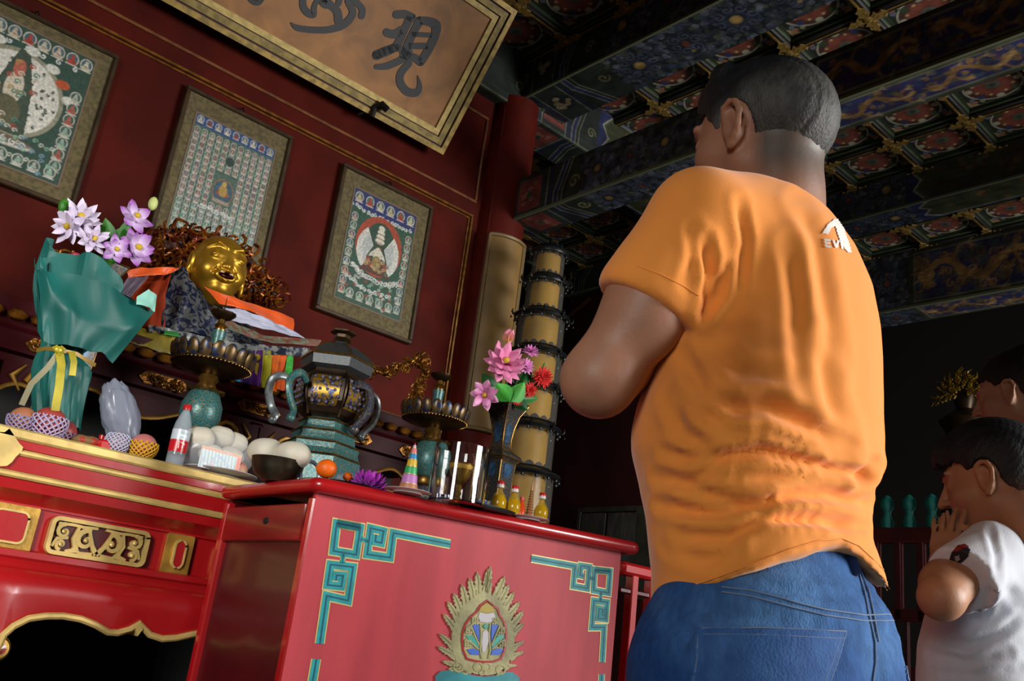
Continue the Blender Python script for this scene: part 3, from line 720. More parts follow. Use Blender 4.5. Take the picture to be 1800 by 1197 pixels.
def p_eleven(c, red=True):
    rs = c.rs; W_, H_ = c.W, c.H; c.rect(0, 0, W_, H_, '#2f5040'); c.rect(0, H_ * .84, W_, H_, '#2a3468')
    for k in range(6): little_figure(c, (k + .5) * W_ / 6, H_ * .925, .055, ['#b8a890', '#a04030', '#b8b49c'][k % 3], '#4a6a5c', rs)
    clouds(c, [(0, H_ * .85), (W_ * .5, H_ * .83), (W_, H_ * .84)], rs, .012)
    cx, cy = W_ / 2, H_ * .52; R = W_ * .36
    c.ell(cx, cy + .03, R, R * 1.15, '#a0452c'); c.ell(cx, cy + .05, R * .62, R * .8, '#2e4a3a')
    for s_ in (-1, 1):
        c.poly([(cx + s_ * R * .92 * math.cos(t), cy + R * 1.0 * math.sin(t)) for t in np.linspace(-.9, .9, 12)] + [(cx + s_ * R * .22, cy + R * .15)], '#c8c8be')
        c.poly([(cx + s_ * R * .7 * math.cos(t), cy + R * .72 * math.sin(t)) for t in np.linspace(-.8, .8, 10)] + [(cx + s_ * R * .22, cy + R * .1)], '#b0b4b0')
    for k in range(4): c.ell(cx, cy + .03 + R * (.22 + .17 * k), R * (.20 - .02 * k), R * .11, '#d0ccb8'); c.line([(cx - R * .16, cy + R * (.2 + .17 * k)), (cx + R * .16, cy + R * (.2 + .17 * k))], .004, '#7a3028')
    c.ell(cx, cy - R * .12, R * .17, R * .30, '#cfc8b0')
    for s_ in (-1, 1):
        c.line([(cx + s_ * R * .12, cy + R * .05), (cx + s_ * R * .36, cy - R * .22), (cx + s_ * R * .1, cy - R * .12)], .010, '#d0ccb8'); c.line([(cx + s_ * R * .2, cy + R * .2), (cx + s_ * R * .42, cy - R * .3), (cx + s_ * R * .36, cy - R * .7)], .008, '#26382c')
    c.poly([(cx - R * .7, cy - R * .85), (cx - R * .2, cy - R * .3), (cx + R * .2, cy - R * .3), (cx + R * .7, cy - R * .85)], '#5a3a30'); c.ell(cx, cy - R * .45, R * .2, R * .3, '#8a7448')
    for k in range(14): c.spiral(cx + rs.uniform(-.5, .5) * R, cy - R * rs.uniform(.3, .9), .012, .004, rs.choice(['#b8a070', '#a04030', '#4a7a5a']), 1)
    clouds(c, [(W_ * .15, cy - R * .8), (W_ * .35, cy - R * 1.05), (W_ * .7, cy - R * 1.1), (W_ * .9, cy - R * .85)], rs, .014, '#ccccc4')
    clouds(c, [(W_ * .1, H_ * .22), (W_ * .4, H_ * .15), (W_ * .85, H_ * .17)], rs, .012)
    for k in range(9):
        for s_ in (0, 1): little_figure(c, W_ * (.07 + .86 * s_), H_ * (.08 + .083 * k), .042, rs.choice(['#aab0a0', '#b09080', '#8ca090']), rs.choice(['#3a5a50', '#6a3a30', '#34506a']), rs)
    for k in range(5): little_figure(c, W_ * (.2 + .15 * k), H_ * .07, .048, '#a8b0a4', '#3c6454', rs)
    for k in range(30): c.spiral(rs.uniform(.1, .9) * W_, rs.uniform(.02, .28) * H_, .010, .0035, rs.choice(['#7aa48a', '#b4b8a8', '#904038']), 1)
def p_circle(c):
    rs = c.rs; W_, H_ = c.W, c.H; c.rect(0, 0, W_, H_, '#2f4a3e')
    for k in range(9): little_figure(c, (k + .5) * W_ / 9, H_ * .93, .055, ['#b8a890', '#a04030', '#b8b49c'][k % 3], '#46606c', rs)
    clouds(c, [(0, H_ * .87), (W_, H_ * .87)], rs, .012)
    cx, cy = W_ * .5, H_ * .52; R = W_ * .34
    c.ell(cx, cy, R * 1.1, R * 1.1, '#8c8a74'); c.ell(cx, cy, R, R, '#d0cdc0')
    for k in range(90):
        t = rs.rand() * 6.28; r_ = R * rs.uniform(.35, .95); c.spiral(cx + r_ * math.cos(t), cy + r_ * math.sin(t), .007, .0035, '#3a4a40', .8, rs.rand() * 6)
    c.poly([(cx - R * .55, cy - R * 1.0), (cx - R * .35, cy + R * .2), (cx - R * .1, cy + R * 1.1), (cx + R * .12, cy + R * 1.1), (cx + R * .38, cy + R * .2), (cx + R * .5, cy - R * 1.0)], '#3e4c3e')
    c.ell(cx, cy + R * .1, R * .2, R * .42, '#c4baa4'); c.ell(cx, cy + R * .62, R * .13, R * .22, '#b06050'); c.ell(cx - R * .05, cy - R * .5, R * .34, R * .38, '#5c5a40')
    for k in range(26): c.spiral(cx + rs.uniform(-.4, .4) * R, cy + rs.uniform(-.9, .8) * R, .013, .004, rs.choice(['#c8c0a8', '#a84a38', '#4a7a6a', '#a88848']), 1)
    for x, y, col in ((.18, .80, '#b0502c'), (.82, .72, '#b0502c'), (.3, .84, '#ccccc0'), (.55, .86, '#ccccc0'), (.72, .80, '#ccccc0'), (.9, .62, '#ccccc0')): c.ell(W_ * x, H_ * y, .028, .02, col)
    c.ell(cx, H_ * .17, W_ * .26, H_ * .035, '#c0bab0'); c.ell(cx, H_ * .185, W_ * .24, H_ * .03, '#6a5a48'); clouds(c, [(W_ * .2, H_ * .2), (W_ * .75, H_ * .16)], rs, .014)
    for k in range(7):
        little_figure(c, W_ * .94, H_ * (.12 + .09 * k), .05, rs.choice(['#aab0a0', '#a05848', '#8ca090']), '#3a5a50', rs); little_figure(c, W_ * .06, H_ * (.12 + .09 * k), .05, '#aab0a0', '#3a5a50', rs)
    for k in range(8): little_figure(c, W_ * (.08 + .12 * k), H_ * .06, .05, '#a8b0a4', '#3c5a50', rs)
    for k in range(50): c.spiral(rs.uniform(.05, .95) * W_, rs.uniform(.02, .3) * H_, .011, .0035, rs.choice(['#7aa48a', '#b4b8a8', '#6a8a98']), 1)
framed(1, .20, .889, 2.286, 3.035, p_circle, 'framed painting of a figure in a white circle, largest of the three framed paintings', (.09, .08, .085, .075))
framed(2, 1.196, 1.748, 2.27, 3.062, p_thousand, 'framed painting of rows of tiny seated figures behind the golden laughing statue', (.075, .085, .075, .11))
framed(3, 2.046, 2.634, 2.258, 3.062, p_eleven, 'framed painting of a white many-headed figure on a red halo, nearest the red column', (.095, .10, .095, .10))
# ================================================================== tables
red_lac = mat('red_lacquer', '#a01418', 0.28, var=0.12, vscale=3, coat=.6, bump=.04, bscale=18)
red_pan = mat('red_panel', '#b03e46', 0.5, spec=.35, var=0.10, vscale=2.5, stretch=(6, 6, 1), bump=.03, bscale=60)
red_dark = mat('maroon_lacquer', '#4a0c10', 0.35, var=.2, vscale=3, coat=.3)
gold_leaf = mat('gold_leaf', '#b9903e', 0.38, 0.55, var=.25, vscale=18, bump=.1, bscale=60)
gold_pale = mat('pale_gold_paint', '#c9ac68', 0.42, 0.35, var=.2, vscale=16)
gold_dark = mat('dark_carved_gilt', '#8a5a1e', 0.35, 0.7, var=.5, vscale=30, bump=.3, bscale=80)
void = mat('shadow_black')
TY = 2.40
def profile_x(name, P, x0, x1, m_, par):
    """(y,z) outline extruded along x"""
    return obj(name, MB().prism(P, x0, x1, ((0, 0, 0), Y3, Z3, X3)), m_, par)
tb = thing('altar_table', (1.1, 2.7, 0), 'long red lacquered altar table with gold stripes and carved gold panels', 'table')
x0, x1 = -.55, 2.56
profile_x('table_top', [(2.40, 1.16), (2.40, 1.115), (2.408, 1.112), (2.408, 1.100), (2.400, 1.097), (2.402, 1.063), (2.41, 1.060), (2.41, 1.047), (2.403, 1.044), (2.408, 1.022), (2.43, 1.012), (2.445, .995), (2.445, .99), (2.98, .99), (2.98, 1.16)], x0, x1, red_lac, tb)
for a, b, y in ((1.160, 1.134, 2.392), (1.113, 1.098, 2.394), (1.062, 1.046, 2.396)):
    obj('gold_stripe', MB().box((x0, y, b), (x1, 2.42, a), .005), gold_pale, tb)
profile_x('waist', [(2.452, .992), (2.452, .88), (2.96, .88), (2.96, .992)], x0, x1, red_lac, tb)
profile_x('lower_moulding', [(2.445, .893), (2.43, .888), (2.428, .874), (2.436, .868), (2.42, .855), (2.415, .845), (2.95, .845), (2.95, .893)], x0, x1, red_lac, tb)
def t4(p): q = onY(.4318 * p[0], 680 + .4318 * p[1], 2.43); return q[0], q[2]
F4 = ((0, 2.45, 0), X3, Z3, -Y3)
def rrect(x0, z0, x1, z1, r, n=5):
    P = []
    for cx, cz, a in ((x1 - r, z1 - r, 0), (x0 + r, z1 - r, 90), (x0 + r, z0 + r, 180), (x1 - r, z0 + r, 270)):
        for k in range(n + 1): t = math.radians(a + 90 * k / n); P.append((cx + r * math.cos(t), cz + r * math.sin(t)))
    return P
def ringp(B, P, wd, a, b, fr): B.ribbon(P + P[:2], wd, a, b, fr)
for (xa, xb) in ((.56, .682), (1.005, 1.078), (1.43, 1.55), (.03, .10)):
    o = obj('gold_panel', MB().prism(rrect(xa, .888, xb, .99, .004), 0, .012, F4), gold_leaf, tb)
    obj('red_inset', MB().prism(rrect(xa + .024, .905, xb - .024, .973, .016), .010, .018, F4), red_lac, o)
    B = MB(); ringp(B, rrect(xa + .022, .903, xb - .022, .975, .016), .005, .012, .020, F4); obj('bead_rim', B, gold_pale, o)
for cx in (.835, .33, 1.27):
    B = MB(); ringp(B, rrect(cx - .118, .896, cx + .118, .977, .014), .010, 0, .018, F4)
    o = obj('carved_panel', B, gold_pale, tb)
    obj('carved_ground', MB().prism(rrect(cx - .12, .894, cx + .12, .979, .014), -.002, .004, F4), red_dark, o)
    B = MB()
    def curl(x, z, r, ph, sg, wd):
        P = [(x + r * (1 - t / 16) * math.cos(ph + sg * t * .52), z + r * (1 - t / 16) * math.sin(ph + sg * t * .52)) for t in range(15)]
        B.ribbon(P, [wd * (1 - t / 22) for t in range(15)], .003, .014, F4); B.lathe([(.0, .017), (.006, .014), (.006, .003)], c=(x, 2.45, z), n=8, ax=(0, -1, 0))
    for sg in (-1, 1):
        curl(cx + sg * .032, .935, .026, PI / 2 + sg * .3, -sg, .013); curl(cx + sg * .088, .948, .018, PI / 2, -sg, .010); curl(cx + sg * .088, .917, .013, -PI / 2, sg, .008)
        B.ribbon([(cx, .905), (cx + sg * .015, .925), (cx + sg * .03, .962)], [.012, .01, .006], .003, .013, F4)
        B.ribbon([(cx + sg * .055, .965), (cx + sg * .06, .935), (cx + sg * .05, .908), (cx + sg * .075, .903)], [.006, .012, .012, .006], .003, .013, F4)
        B.ribbon([(cx + sg * .01, .968), (cx + sg * .045, .965), (cx + sg * .07, .967), (cx + sg * .105, .965)], .007, .003, .012, F4)
        B.ribbon([(cx + sg * .075, .935), (cx + sg * .10, .93), (cx + sg * .108, .91)], .007, .003, .012, F4)
        B.ribbon([(cx + sg * .01, .905), (cx + sg * .04, .903), (cx + sg * .06, .912)], .007, .003, .012, F4)
    obj('carved_scroll', B, gold_pale, o)
# apron with gilt edge
ap = [(-40, 1090), (0, 1005), (40, 970), (100, 940), (170, 930), (240, 930), (310, 942), (370, 965), (420, 995), (460, 998), (510, 985), (548, 960), (590, 1005), (640, 1022), (700, 1018), (760, 1005), (830, 992)]
E4 = [t4(p) for p in ap]; xm = E4[-1][0]
E4 = E4 + [(2 * xm - p[0], p[1]) for p in E4[::-1][1:]]
E4 = [(x0, E4[0][1] - .04), (E4[0][0] - .03, E4[0][1] - .04)] + E4
B = MB(); n = len(E4)
V = []; Fc = []
for i, (x, z) in enumerate(E4):
    for k, (yy, zz) in enumerate(((2.415, .85), (2.395, .825), (2.392, .79), (2.405, None), (2.43, None), (2.43, .85))):
        V.append((x, yy, zz if zz is not None else z + .004))
for i in range(n - 1):
    for k in range(6): a = i * 6 + k; b = i * 6 + (k + 1) % 6; Fc.append((a, b, b + 6, a + 6))
# keep the front line above the edge
V = [(x, y, max(z, E4[i // 6][1] + .004)) for i, (x, y, z) in enumerate(V)]
B.add(V, Fc); obj('apron', B, red_lac, tb, 60)
B = MB(); B.tube([(x, 2.40, z) for x, z in E4[2:]], .0085, 8)
q = t4((540, 990)); B.prism([(q[0], q[1] - .012), (q[0] + .010, q[1] + .006), (q[0], q[1] + .016), (q[0] - .010, q[1] + .006)], 0, .06, ((0, 2.45, 0), X3, Z3, -Y3))
obj('gilt_edge', B, gold_pale, tb)
q = onY(0, 1140, 2.42)
B = MB().lathe([(0, .03), (.022, .028), (.03, .01), (.03, 0)], c=(q[0] - .005, 2.44, q[2]), n=20, ax=(0, -1, 0)); obj('leg_scroll', B, gold_leaf, tb); obj('scroll_eye', MB().lathe([(0, .036), (.012, .034), (.012, .02)], c=(q[0] - .002, 2.44, q[2]), n=14, ax=(0, -1, 0)), red_lac, tb)
for lx in (q[0] - .05, E4[-1][0] + .03):
    obj('leg', MB().box((lx - .05, 2.43, 0), (lx + .03, 2.50, .86), .01), red_lac, tb)
    obj('leg', MB().box((lx - .05, 2.88, 0), (lx + .03, 2.95, .86), .01), red_lac, tb)
# cloud-head ornament where the stripes begin
B = MB(); P = [t4(p) for p in ((-60, 185), (0, 190), (20, 175), (40, 205), (60, 235), (75, 250), (70, 265), (45, 290), (30, 310), (10, 325), (-60, 330))]
B.prism(P, .046, .058, F4); obj('cloud_head', B, gold_pale, tb)

# ---- small front table
P0 = onZ(557, 862, 1.10); P1 = onZ(1092, 968, 1.10); U1 = P1 - P0; U1[2] = 0; WID1 = np.linalg.norm(U1); U1 /= WID1; N1 = np.array([U1[1], -U1[0], 0])
FP = (np.array([P0[0], P0[1], 0]), U1, Z3, N1)
def pz(x, y): return onpl(x, y, FP[0], U1, Z3, N1)
Bk = np.array([P0[0], 2.37, 0]); Br = np.array([P0[0], P0[1], 0]) + U1 * WID1 - N1 * .46
ft = thing('offering_table', ((P0[0] + P1[0]) / 2, (P0[1] + P1[1]) / 2 + .2, 0), 'red painted offering table with teal fret corners and a gold flame emblem', 'table')
def quadbox(pts, z0, z1, name, m_, par, bev=None):
    B = MB(); B.prism([(p[0], p[1]) for p in pts], z0, z1); return obj(name, B, m_, par)
c0 = np.array([P0[0], P0[1], 0]); c1 = c0 + U1 * WID1
obj('front_panel', MB().prism([(0, .04), (WID1, .04), (WID1, 1.095), (0, 1.095)], -.02, 0, FP), red_pan, ft)
B = MB(); B.box((P0[0] + .012, P0[1] + .03, .04), (P0[0] + .03, 2.36, .985)); obj('side_panel', B, red_dark, ft)
B = MB(); B.prism([(c1[0] - .02, c1[1] + .02), (c1[0], c1[1] + .02), (Br[0], Br[1]), (Br[0] - .02, Br[1])], .04, 1.09); obj('side_panel', B, red_pan, ft)
B = MB(); B.box((P0[0] + .01, 2.345, .04), (Br[0], 2.36, 1.09)); obj('back_panel', B, red_dark, ft)
d = obj('drawer', MB().box((P0[0] - .002, P0[1] + .035, .985), (P0[0] + .3, 2.35, 1.072), .003), mat('drawer_red', '#7c1214', .3, var=.3, vscale=2, stretch=(1, 2, 8), coat=.4), ft)
obj('pull_hole', MB().ell((P0[0] - .002, (P0[1] + 2.37) / 2 - .02, 1.033), (.004, .014, .009)), void, d)
for yy in (P0[1] + .012, 2.35): obj('corner_post', MB().box((P0[0] - .004, yy - .012, .04), (P0[0] + .02, yy + .014, 1.085), .004), red_lac, ft)
def slab(pts, z0, z1, r, name, m_, par):
    """rounded-edge slab on a convex polygon"""
    P = np.array([p[:2] for p in pts]); c = P.mean(0); B = MB(); V = []; K = 8; ring = []
    n = len(P); Q = []
    for i in range(n):
        a, b, d_ = P[i - 1], P[i], P[(i + 1) % n]; u = (a - b) / np.linalg.norm(a - b); v = (d_ - b) / np.linalg.norm(d_ - b); rr = .035
        for k in range(5): t = k / 4; Q.append((1 - t) ** 2 * (b + u * rr) + 2 * t * (1 - t) * b + t * t * (b + v * rr))
    Q = np.array(Q); m_n = len(Q); h = (z1 - z0) / 2
    tang = np.roll(Q, -1, 0) - np.roll(Q, 1, 0); nr = np.stack([tang[:, 1], -tang[:, 0]], 1); nr /= np.linalg.norm(nr, axis=1)[:, None]
    if ((Q - c) * nr).sum() < 0: nr = -nr
    rings = [(-.03, z1)] + [(-r + r * math.sin(t), (z0 + z1) / 2 + h * math.cos(t)) for t in np.linspace(0, PI, K)] + [(-.03, z0)]
    for off, z in rings:
        for q, nn in zip(Q, nr): V.append((*(q + nn * off), z))
    Fc = []
    for j in range(len(rings) - 1):
        for i in range(m_n): a = j * m_n + i; b = j * m_n + (i + 1) % m_n; Fc.append((a, b, b + m_n, a + m_n))
    Fc += [tuple(range(m_n)), tuple((len(rings) - 1) * m_n + i for i in range(m_n))[::-1]]
    B.add(V, Fc); return obj(name, B, m_, par, 60)
FZ = 1.128
slab([c0 - U1 * .022 + N1 * .04, c1 + U1 * .045 + N1 * .04, Br + U1 * .04, np.array([P0[0] - .022, 2.38, 0])], FZ - .034, FZ, .018, 'table_top', red_lac, ft)
# fret work
teal = mat('teal_paint', '#1f8f92', .5, var=.2, vscale=30); teal_d = mat('deep_teal_line', '#0c4f66', .5); gl_fr = mat('fret_gold_edge', '#c9b878', .45, .2)
def z5(p): return pz(500 + p[0] * .37778, 860 + p[1] * .37778)
FR = [[(425, 212), (420, 243), (450, 250), (460, 195), (400, 181), (383, 303), (490, 318), (505, 203), (770, 256)], [(242, 158), (352, 178), (332, 305), (226, 287), (242, 158), (352, 178)], [(352, 232), (388, 239)], [(273, 300), (268, 345)],
      [(238, 425), (241, 400), (272, 402), (263, 452), (199, 445), (213, 350), (318, 362), (295, 518), (195, 495), (163, 718)], [(147, 790), (128, 900), (110, 1010)],
      [(1147, 322), (1350, 358), (1342, 450), (1408, 462), (1417, 362), (1378, 356), (1373, 400), (1392, 404)], [(1417, 412), (1440, 416)], [(1442, 374), (1514, 382), (1506, 482), (1437, 470), (1442, 374), (1514, 382)], [(1471, 480), (1469, 520)],
      [(1478, 590), (1481, 560), (1462, 556), (1458, 600), (1494, 604), (1500, 526), (1438, 518), (1428, 642), (1486, 642), (1477, 805)], [(1474, 860), (1472, 960), (1470, 1040)]]
for i, P in enumerate(FR):
    Q = [z5(p) for p in P]; wk = .0235 if i < 6 else .0215
    if i in (2, 3, 7, 9): wk *= .6
    o = obj('fret', MB().ribbon(Q, wk, 0, .0015, FP), gl_fr, ft)
    obj('fret_teal', MB().ribbon(Q, wk * .74, .0012, .0026, FP), teal, o); obj('fret_line', MB().ribbon(Q, wk * .16, .0022, .0032, FP), teal_d, o)
# flame emblem
def z8(p): return pz(740 + p[0] * .18122, 980 + p[1] * .18130)
em_gold = mat('emblem_gold', '#9a9468', .5, .0, var=.3, vscale=12, bump=.2, bscale=90)
sc8 = np.linalg.norm(np.array(z8((700, 600))) - np.array(z8((500, 600)))) / 200
B = MB()
def disc(B, p, r, a, b, asp=1.0):
    q = z8(p); B.prism([(q[0] + r * sc8 * math.cos(t * PI / 8), q[1] + r * asp * sc8 * 1.05 * math.sin(t * PI / 8)) for t in range(16)], a, b, FP)
body = [(600, 330), (500, 380), (400, 480), (330, 600), (290, 740), (290, 880), (330, 1000), (400, 1080), (520, 1130), (640, 1140), (740, 1120), (830, 1040), (890, 900), (900, 760), (860, 600), (800, 480), (720, 390)]
B.prism([z8(p) for p in body], .001, .006, FP)
tips = [((600, 420), (668, 85)), ((560, 440), (538, 140)), ((520, 470), (462, 197)), ((450, 520), (388, 258)), ((400, 560), (308, 345)), ((370, 620), (250, 425)), ((350, 720), (210, 545)), ((330, 880), (168, 738)), ((340, 960), (150, 862)), ((370, 1050), (195, 1005)),
        ((640, 420), (640, 110)), ((690, 440), (805, 180)), ((740, 480), (842, 258)), ((780, 520), (893, 332)), ((810, 600), (948, 428)), ((840, 700), (985, 515)), ((850, 760), (992, 628)), ((860, 880), (993, 812)), ((850, 960), (992, 912)), ((800, 1050), (922, 1045)), ((480, 1080), (250, 1080)), ((430, 1090), (330, 1110)), ((740, 1100), (800, 1120))]
for a, b in tips:
    a = np.array(a, float); b = np.array(b, float); d_ = b - a; L = np.linalg.norm(d_); u = d_ / L; v = np.array([-u[1], u[0]])
    P = [(.0, .16 * 300 / L), (.25, .13 * 300 / L), (.45, .12), (.52, .17), (.6, .10), (.68, .14), (.75, .085), (.84, .10), (.9, .05), (1.0, 0)]
    P = P + [(t, -w_) for t, w_ in P[::-1][1:]]
    pp = [a + d_ * t + v * w_ * min(L, 260) for t, w_ in P]; B.prism([z8(p) for p in pp], .001, .0055, FP)
    B.ribbon([z8(a + d_ * .3), z8(a + d_ * .65 + v * 8), z8(a + d_ * .95)], [6 * sc8, 7 * sc8, 3 * sc8], .005, .0075, FP)
for p, r in (((620, 1060), 40), ((540, 1060), 42), ((578, 1110), 26), ((350, 1060), 46), ((760, 1085), 44)):
    B.ribbon([z8((p[0] + r * math.cos(t * .6), p[1] + r * math.sin(t * .6))) for t in range(11)], 10 * sc8, .005, .008, FP)
em = obj('flame_emblem', B, em_gold, ft)
egg = [(625, 418), (680, 465), (730, 500), (750, 560), (790, 620), (810, 700), (812, 800), (795, 900), (760, 980), (690, 1005), (600, 1010), (510, 1000), (430, 980), (395, 900), (385, 800), (390, 720), (420, 640), (470, 570), (520, 530), (560, 465)]
obj('emblem_ring', MB().ribbon([z8(p) for p in egg + egg[:2]], 17 * sc8, .005, .0085, FP), red_lac, em)
def blob8(name, P, m_, z=.0085): obj(name, MB().prism([z8(p) for p in P], .005, z, FP), m_, em)
wh = mat('emblem_pearl', '#b6b0b4', .4); bl = mat('emblem_blue', '#2a58b8', .4); tl = mat('emblem_teal', '#2a9484', .4)
blob8('emblem_pearl', [(555, 530), (620, 545), (690, 530), (705, 570), (680, 620), (620, 630), (560, 620), (542, 575)], wh)
blob8('emblem_pearl', [(585, 720), (615, 700), (645, 730), (640, 820), (605, 915), (580, 915), (575, 820)], wh)
for s_ in (1, -1):
    f_ = lambda x, y: (1216 - x if s_ < 0 else x, y)
    blob8('emblem_petal', [f_(480, 648), f_(545, 648), f_(550, 720), f_(548, 815), f_(520, 740)], bl)
    blob8('emblem_petal', [f_(420, 755), f_(480, 752), f_(520, 800), f_(548, 875), f_(500, 850), f_(450, 800)], tl)
    blob8('emblem_petal', [f_(430, 890), f_(490, 878), f_(545, 900), f_(550, 940), f_(470, 940)], bl)
    B = MB()
    for P in ([(560, 640), (570, 740), (560, 900), (575, 980)], [(470, 660), (510, 760), (548, 850)], [(420, 790), (480, 830), (545, 890)], [(420, 730), (440, 680), (490, 640), (540, 600)]): B.ribbon([z8(f_(*p)) for p in P], 11 * sc8, .005, .010, FP)
    for cx, cy in ((450, 705), (440, 830), (510, 615)):
        for k in range(3):
            for j in range(3 - k % 2): disc(B, f_(cx - 22 + j * 22, cy - 22 + k * 22), 10, .005, .0095)
    obj('emblem_scroll', B, em_gold, em)
blob8('emblem_crown', [(545, 520), (570, 475), (625, 435), (680, 475), (705, 520), (625, 540)], mat('emblem_dull_gold', '#94843e', .5, .3), .008)
blob8('emblem_gem', [(592, 655), (612, 640), (635, 655), (635, 675), (612, 690), (592, 675)], tl, .010)
blob8('lotus_seat', [(130, 1150), (180, 1100), (300, 1085), (390, 1100), (480, 1140), (600, 1155), (720, 1140), (800, 1105), (880, 1110), (945, 1160), (950, 1300), (860, 1380), (600, 1420), (300, 1380), (140, 1300)], mat('lotus_teal', '#14808a', .45, var=.3, vscale=14), .0045)

# ---- red railing right of the table
rl = thing('railing', (2.75, 2.0, 0), 'red wooden railing standing beside the offering table, behind the man', 'railing')
obj('top_rail', MB().box((2.28, 1.975, 1.075), (3.6, 2.02, 1.115), .010), red_lac, rl)
obj('lower_rail', MB().box((2.28, 1.985, 1.02), (3.6, 2.01, 1.035), .003), red_dark, rl)
for k in range(14): obj('baluster', MB().box((2.33 + k * .092, 1.98, .05), (2.36 + k * .092, 2.012, 1.08), .003), red_lac, rl)
obj('base_rail', MB().box((2.28, 1.975, 0), (3.6, 2.02, .06), .008), red_lac, rl)
# ---- far fence with teal finials
dred = mat('deep_red_paint', '#4a0a10', .5, var=.2)
ff = thing('fence', (4.9, 2.4, 0), 'dark red fence with teal finials standing in the dark beyond the boy', 'fence')
obj('top_rail', MB().box((4.875, .6, 1.60), (4.93, 3.6, 1.68), .008), dred, ff); obj('middle_rail', MB().box((4.88, .6, 1.20), (4.925, 3.6, 1.26), .006), dred, ff); obj('base_rail', MB().box((4.88, .6, .02), (4.925, 3.6, .12), .006), dred, ff)
tealf = mat('finial_teal', '#18786c', .5, var=.2)
slat = MB().box((-.02, -.018, 0), (.02, .018, .48), .003).mesh('baluster'); slat.materials.append(dred)
slat2 = MB().box((-.014, -.010, 0), (.014, .010, 1.08), .003).mesh('baluster'); slat2.materials.append(mat('dim_red_slat', '#3a1418', .5))
fi = MB().lathe([(.03, 0), (.036, .03), (.02, .07), (.022, .09), (.036, .115), (.034, .15), (.012, .175), (0, .18)], n=16).mesh('finial'); fi.materials.append(tealf)
for k in range(20):
    y = .7 + k * .122
    inst('finial', fi, ff, (4.9, y, 1.68))
    if k % 1 == 0: inst('baluster', slat, ff, (4.9, y + .06, 1.2)); inst('baluster', slat2, ff, (4.9, y + .02, .12)); 
# ---- yellow couplet board on the column
Bc = MB(); R_ = .17
def cb(u, v): t = math.radians(-142 + u * 84); return (3.135 + R_ * math.cos(t), WY + R_ * math.sin(t), 1.9 + v * 1.13)
cb_o = thing('couplet_board', (3.135, WY - .15, 1.9), 'curved yellow board hung down the red column, behind the tiered pagoda', 'board')
obj('board', Bc.sheet(cb, 16, 2), mat('yellow_board', '#86683a', .5, var=.2, vscale=4), cb_o)
B = MB(); R_ = .175
B.tube([cb(u / 16, 1.0) for u in range(17)], .012, 6); B.tube([cb(0, v / 4) for v in range(5)], .012, 6); B.tube([cb(1, v / 4) for v in range(5)], .012, 6); B.tube([cb(u / 16, 0) for u in range(17)], .012, 6)
obj('rim', B, mat('pale_rim_wood', '#7a6440', .5, .1), cb_o)

# ================================================================== shrine behind the altar table
sh_o = thing('shrine_throne', (1.5, 3.3, 0), 'dark maroon throne base with gilt beading and scrollwork under the golden statue', 'throne')
mar = mat('maroon_shrine', '#30070b', .5, var=.2, vscale=4, spec=.12)
profile_x('plinth', [(3.0, 1.63), (3.0, 1.60), (3.02, 1.55), (3.0, 1.53), (3.0, 1.47), (3.03, 1.465), (3.03, 1.44), (3.6, 1.44), (3.6, 1.63)], .30, 2.26, mar, sh_o)
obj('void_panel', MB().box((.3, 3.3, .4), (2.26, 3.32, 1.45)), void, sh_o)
me_b = MB().ell((0, 0, 0), (.030, .016, .016), 14, 8, wob=lambda V: 1 + .1 * np.cos(6 * np.arctan2(V[:, 2], V[:, 1]))).mesh('gilt_bead', 60); me_b.materials.append(gold_dark)
for k in range(29): inst('gilt_bead', me_b, sh_o, (.36 + k * .066, 2.998, 1.578))
def curls(B, x0, z0, x1, z1, n, r, y, rs, dep=.01, fr=None):
    for k in range(n):
        x = rs.uniform(x0, x1); z = rs.uniform(z0, z1); ph = rs.rand() * 6; sg = rs.choice([-1, 1]); rr = r * rs.uniform(.6, 1.2)
        B.tube([(x + rr * (1 - t / 11) * math.cos(ph + sg * t * .6), y - dep * rs.uniform(.3, 1) * (1 if t % 3 else .6), z + rr * (1 - t / 11) * math.sin(ph + sg * t * .6)) for t in range(10)], [rr * .22 * (1 - t / 16) for t in range(10)], 5)
rs = np.random.RandomState(5)
for cx in (.75, 1.10, 1.45, 1.85, 2.15):
    B = MB(); a = .085
    B.prism([(cx - a, 1.50), (cx - a * .75, 1.482), (cx + a * .75, 1.482), (cx + a, 1.50), (cx + a * .75, 1.522), (cx - a * .75, 1.522)], .0, .006, ((0, 3.0, 0), X3, Z3, -Y3))
    curls(B, cx - a * .7, 1.49, cx + a * .7, 1.515, 26, .014, 2.992, rs, .008); obj('carved_plaque', B, gold_dark, sh_o)
# apron with scalloped gilt edge
B = MB(); G = MB()
for c_ in (1.05, 1.9):
    P = []
    for t in np.linspace(-1, 1, 41): P.append((c_ + t * .42, 1.395 - .035 * math.cos(t * PI * 3) * (1 - abs(t)) - .05 * t ** 4 + .012 * math.cos(t * 14)))
    B.prism([(c_ - .42, 1.445)] + P + [(c_ + .42, 1.445)], 0, .015, ((0, 3.03, 0), X3, Z3, -Y3))
    G.tube([(p[0], 3.012, p[1]) for p in P], .007, 6)
    for s_ in (-1, 1):
        G.tube([(c_ + s_ * (.30 + .05 * math.cos(t * .55) * (1 - t / 14)), 3.01, 1.39 + .05 * math.sin(t * .55) * (1 - t / 14)) for t in range(12)], [.007 * (1 - t / 16) + .002 for t in range(12)], 6)
        G.tube([(c_ + s_ * .36, 3.01, 1.36), (c_ + s_ * .39, 3.01, 1.40), (c_ + s_ * .36, 3.01, 1.44)], [.003, .010, .003], 6)
obj('apron', B, mar, sh_o); obj('gilt_scroll_edge', G, mat('dull_gilt_line', '#8a6420', .4, .5, var=.3, vscale=20), sh_o)
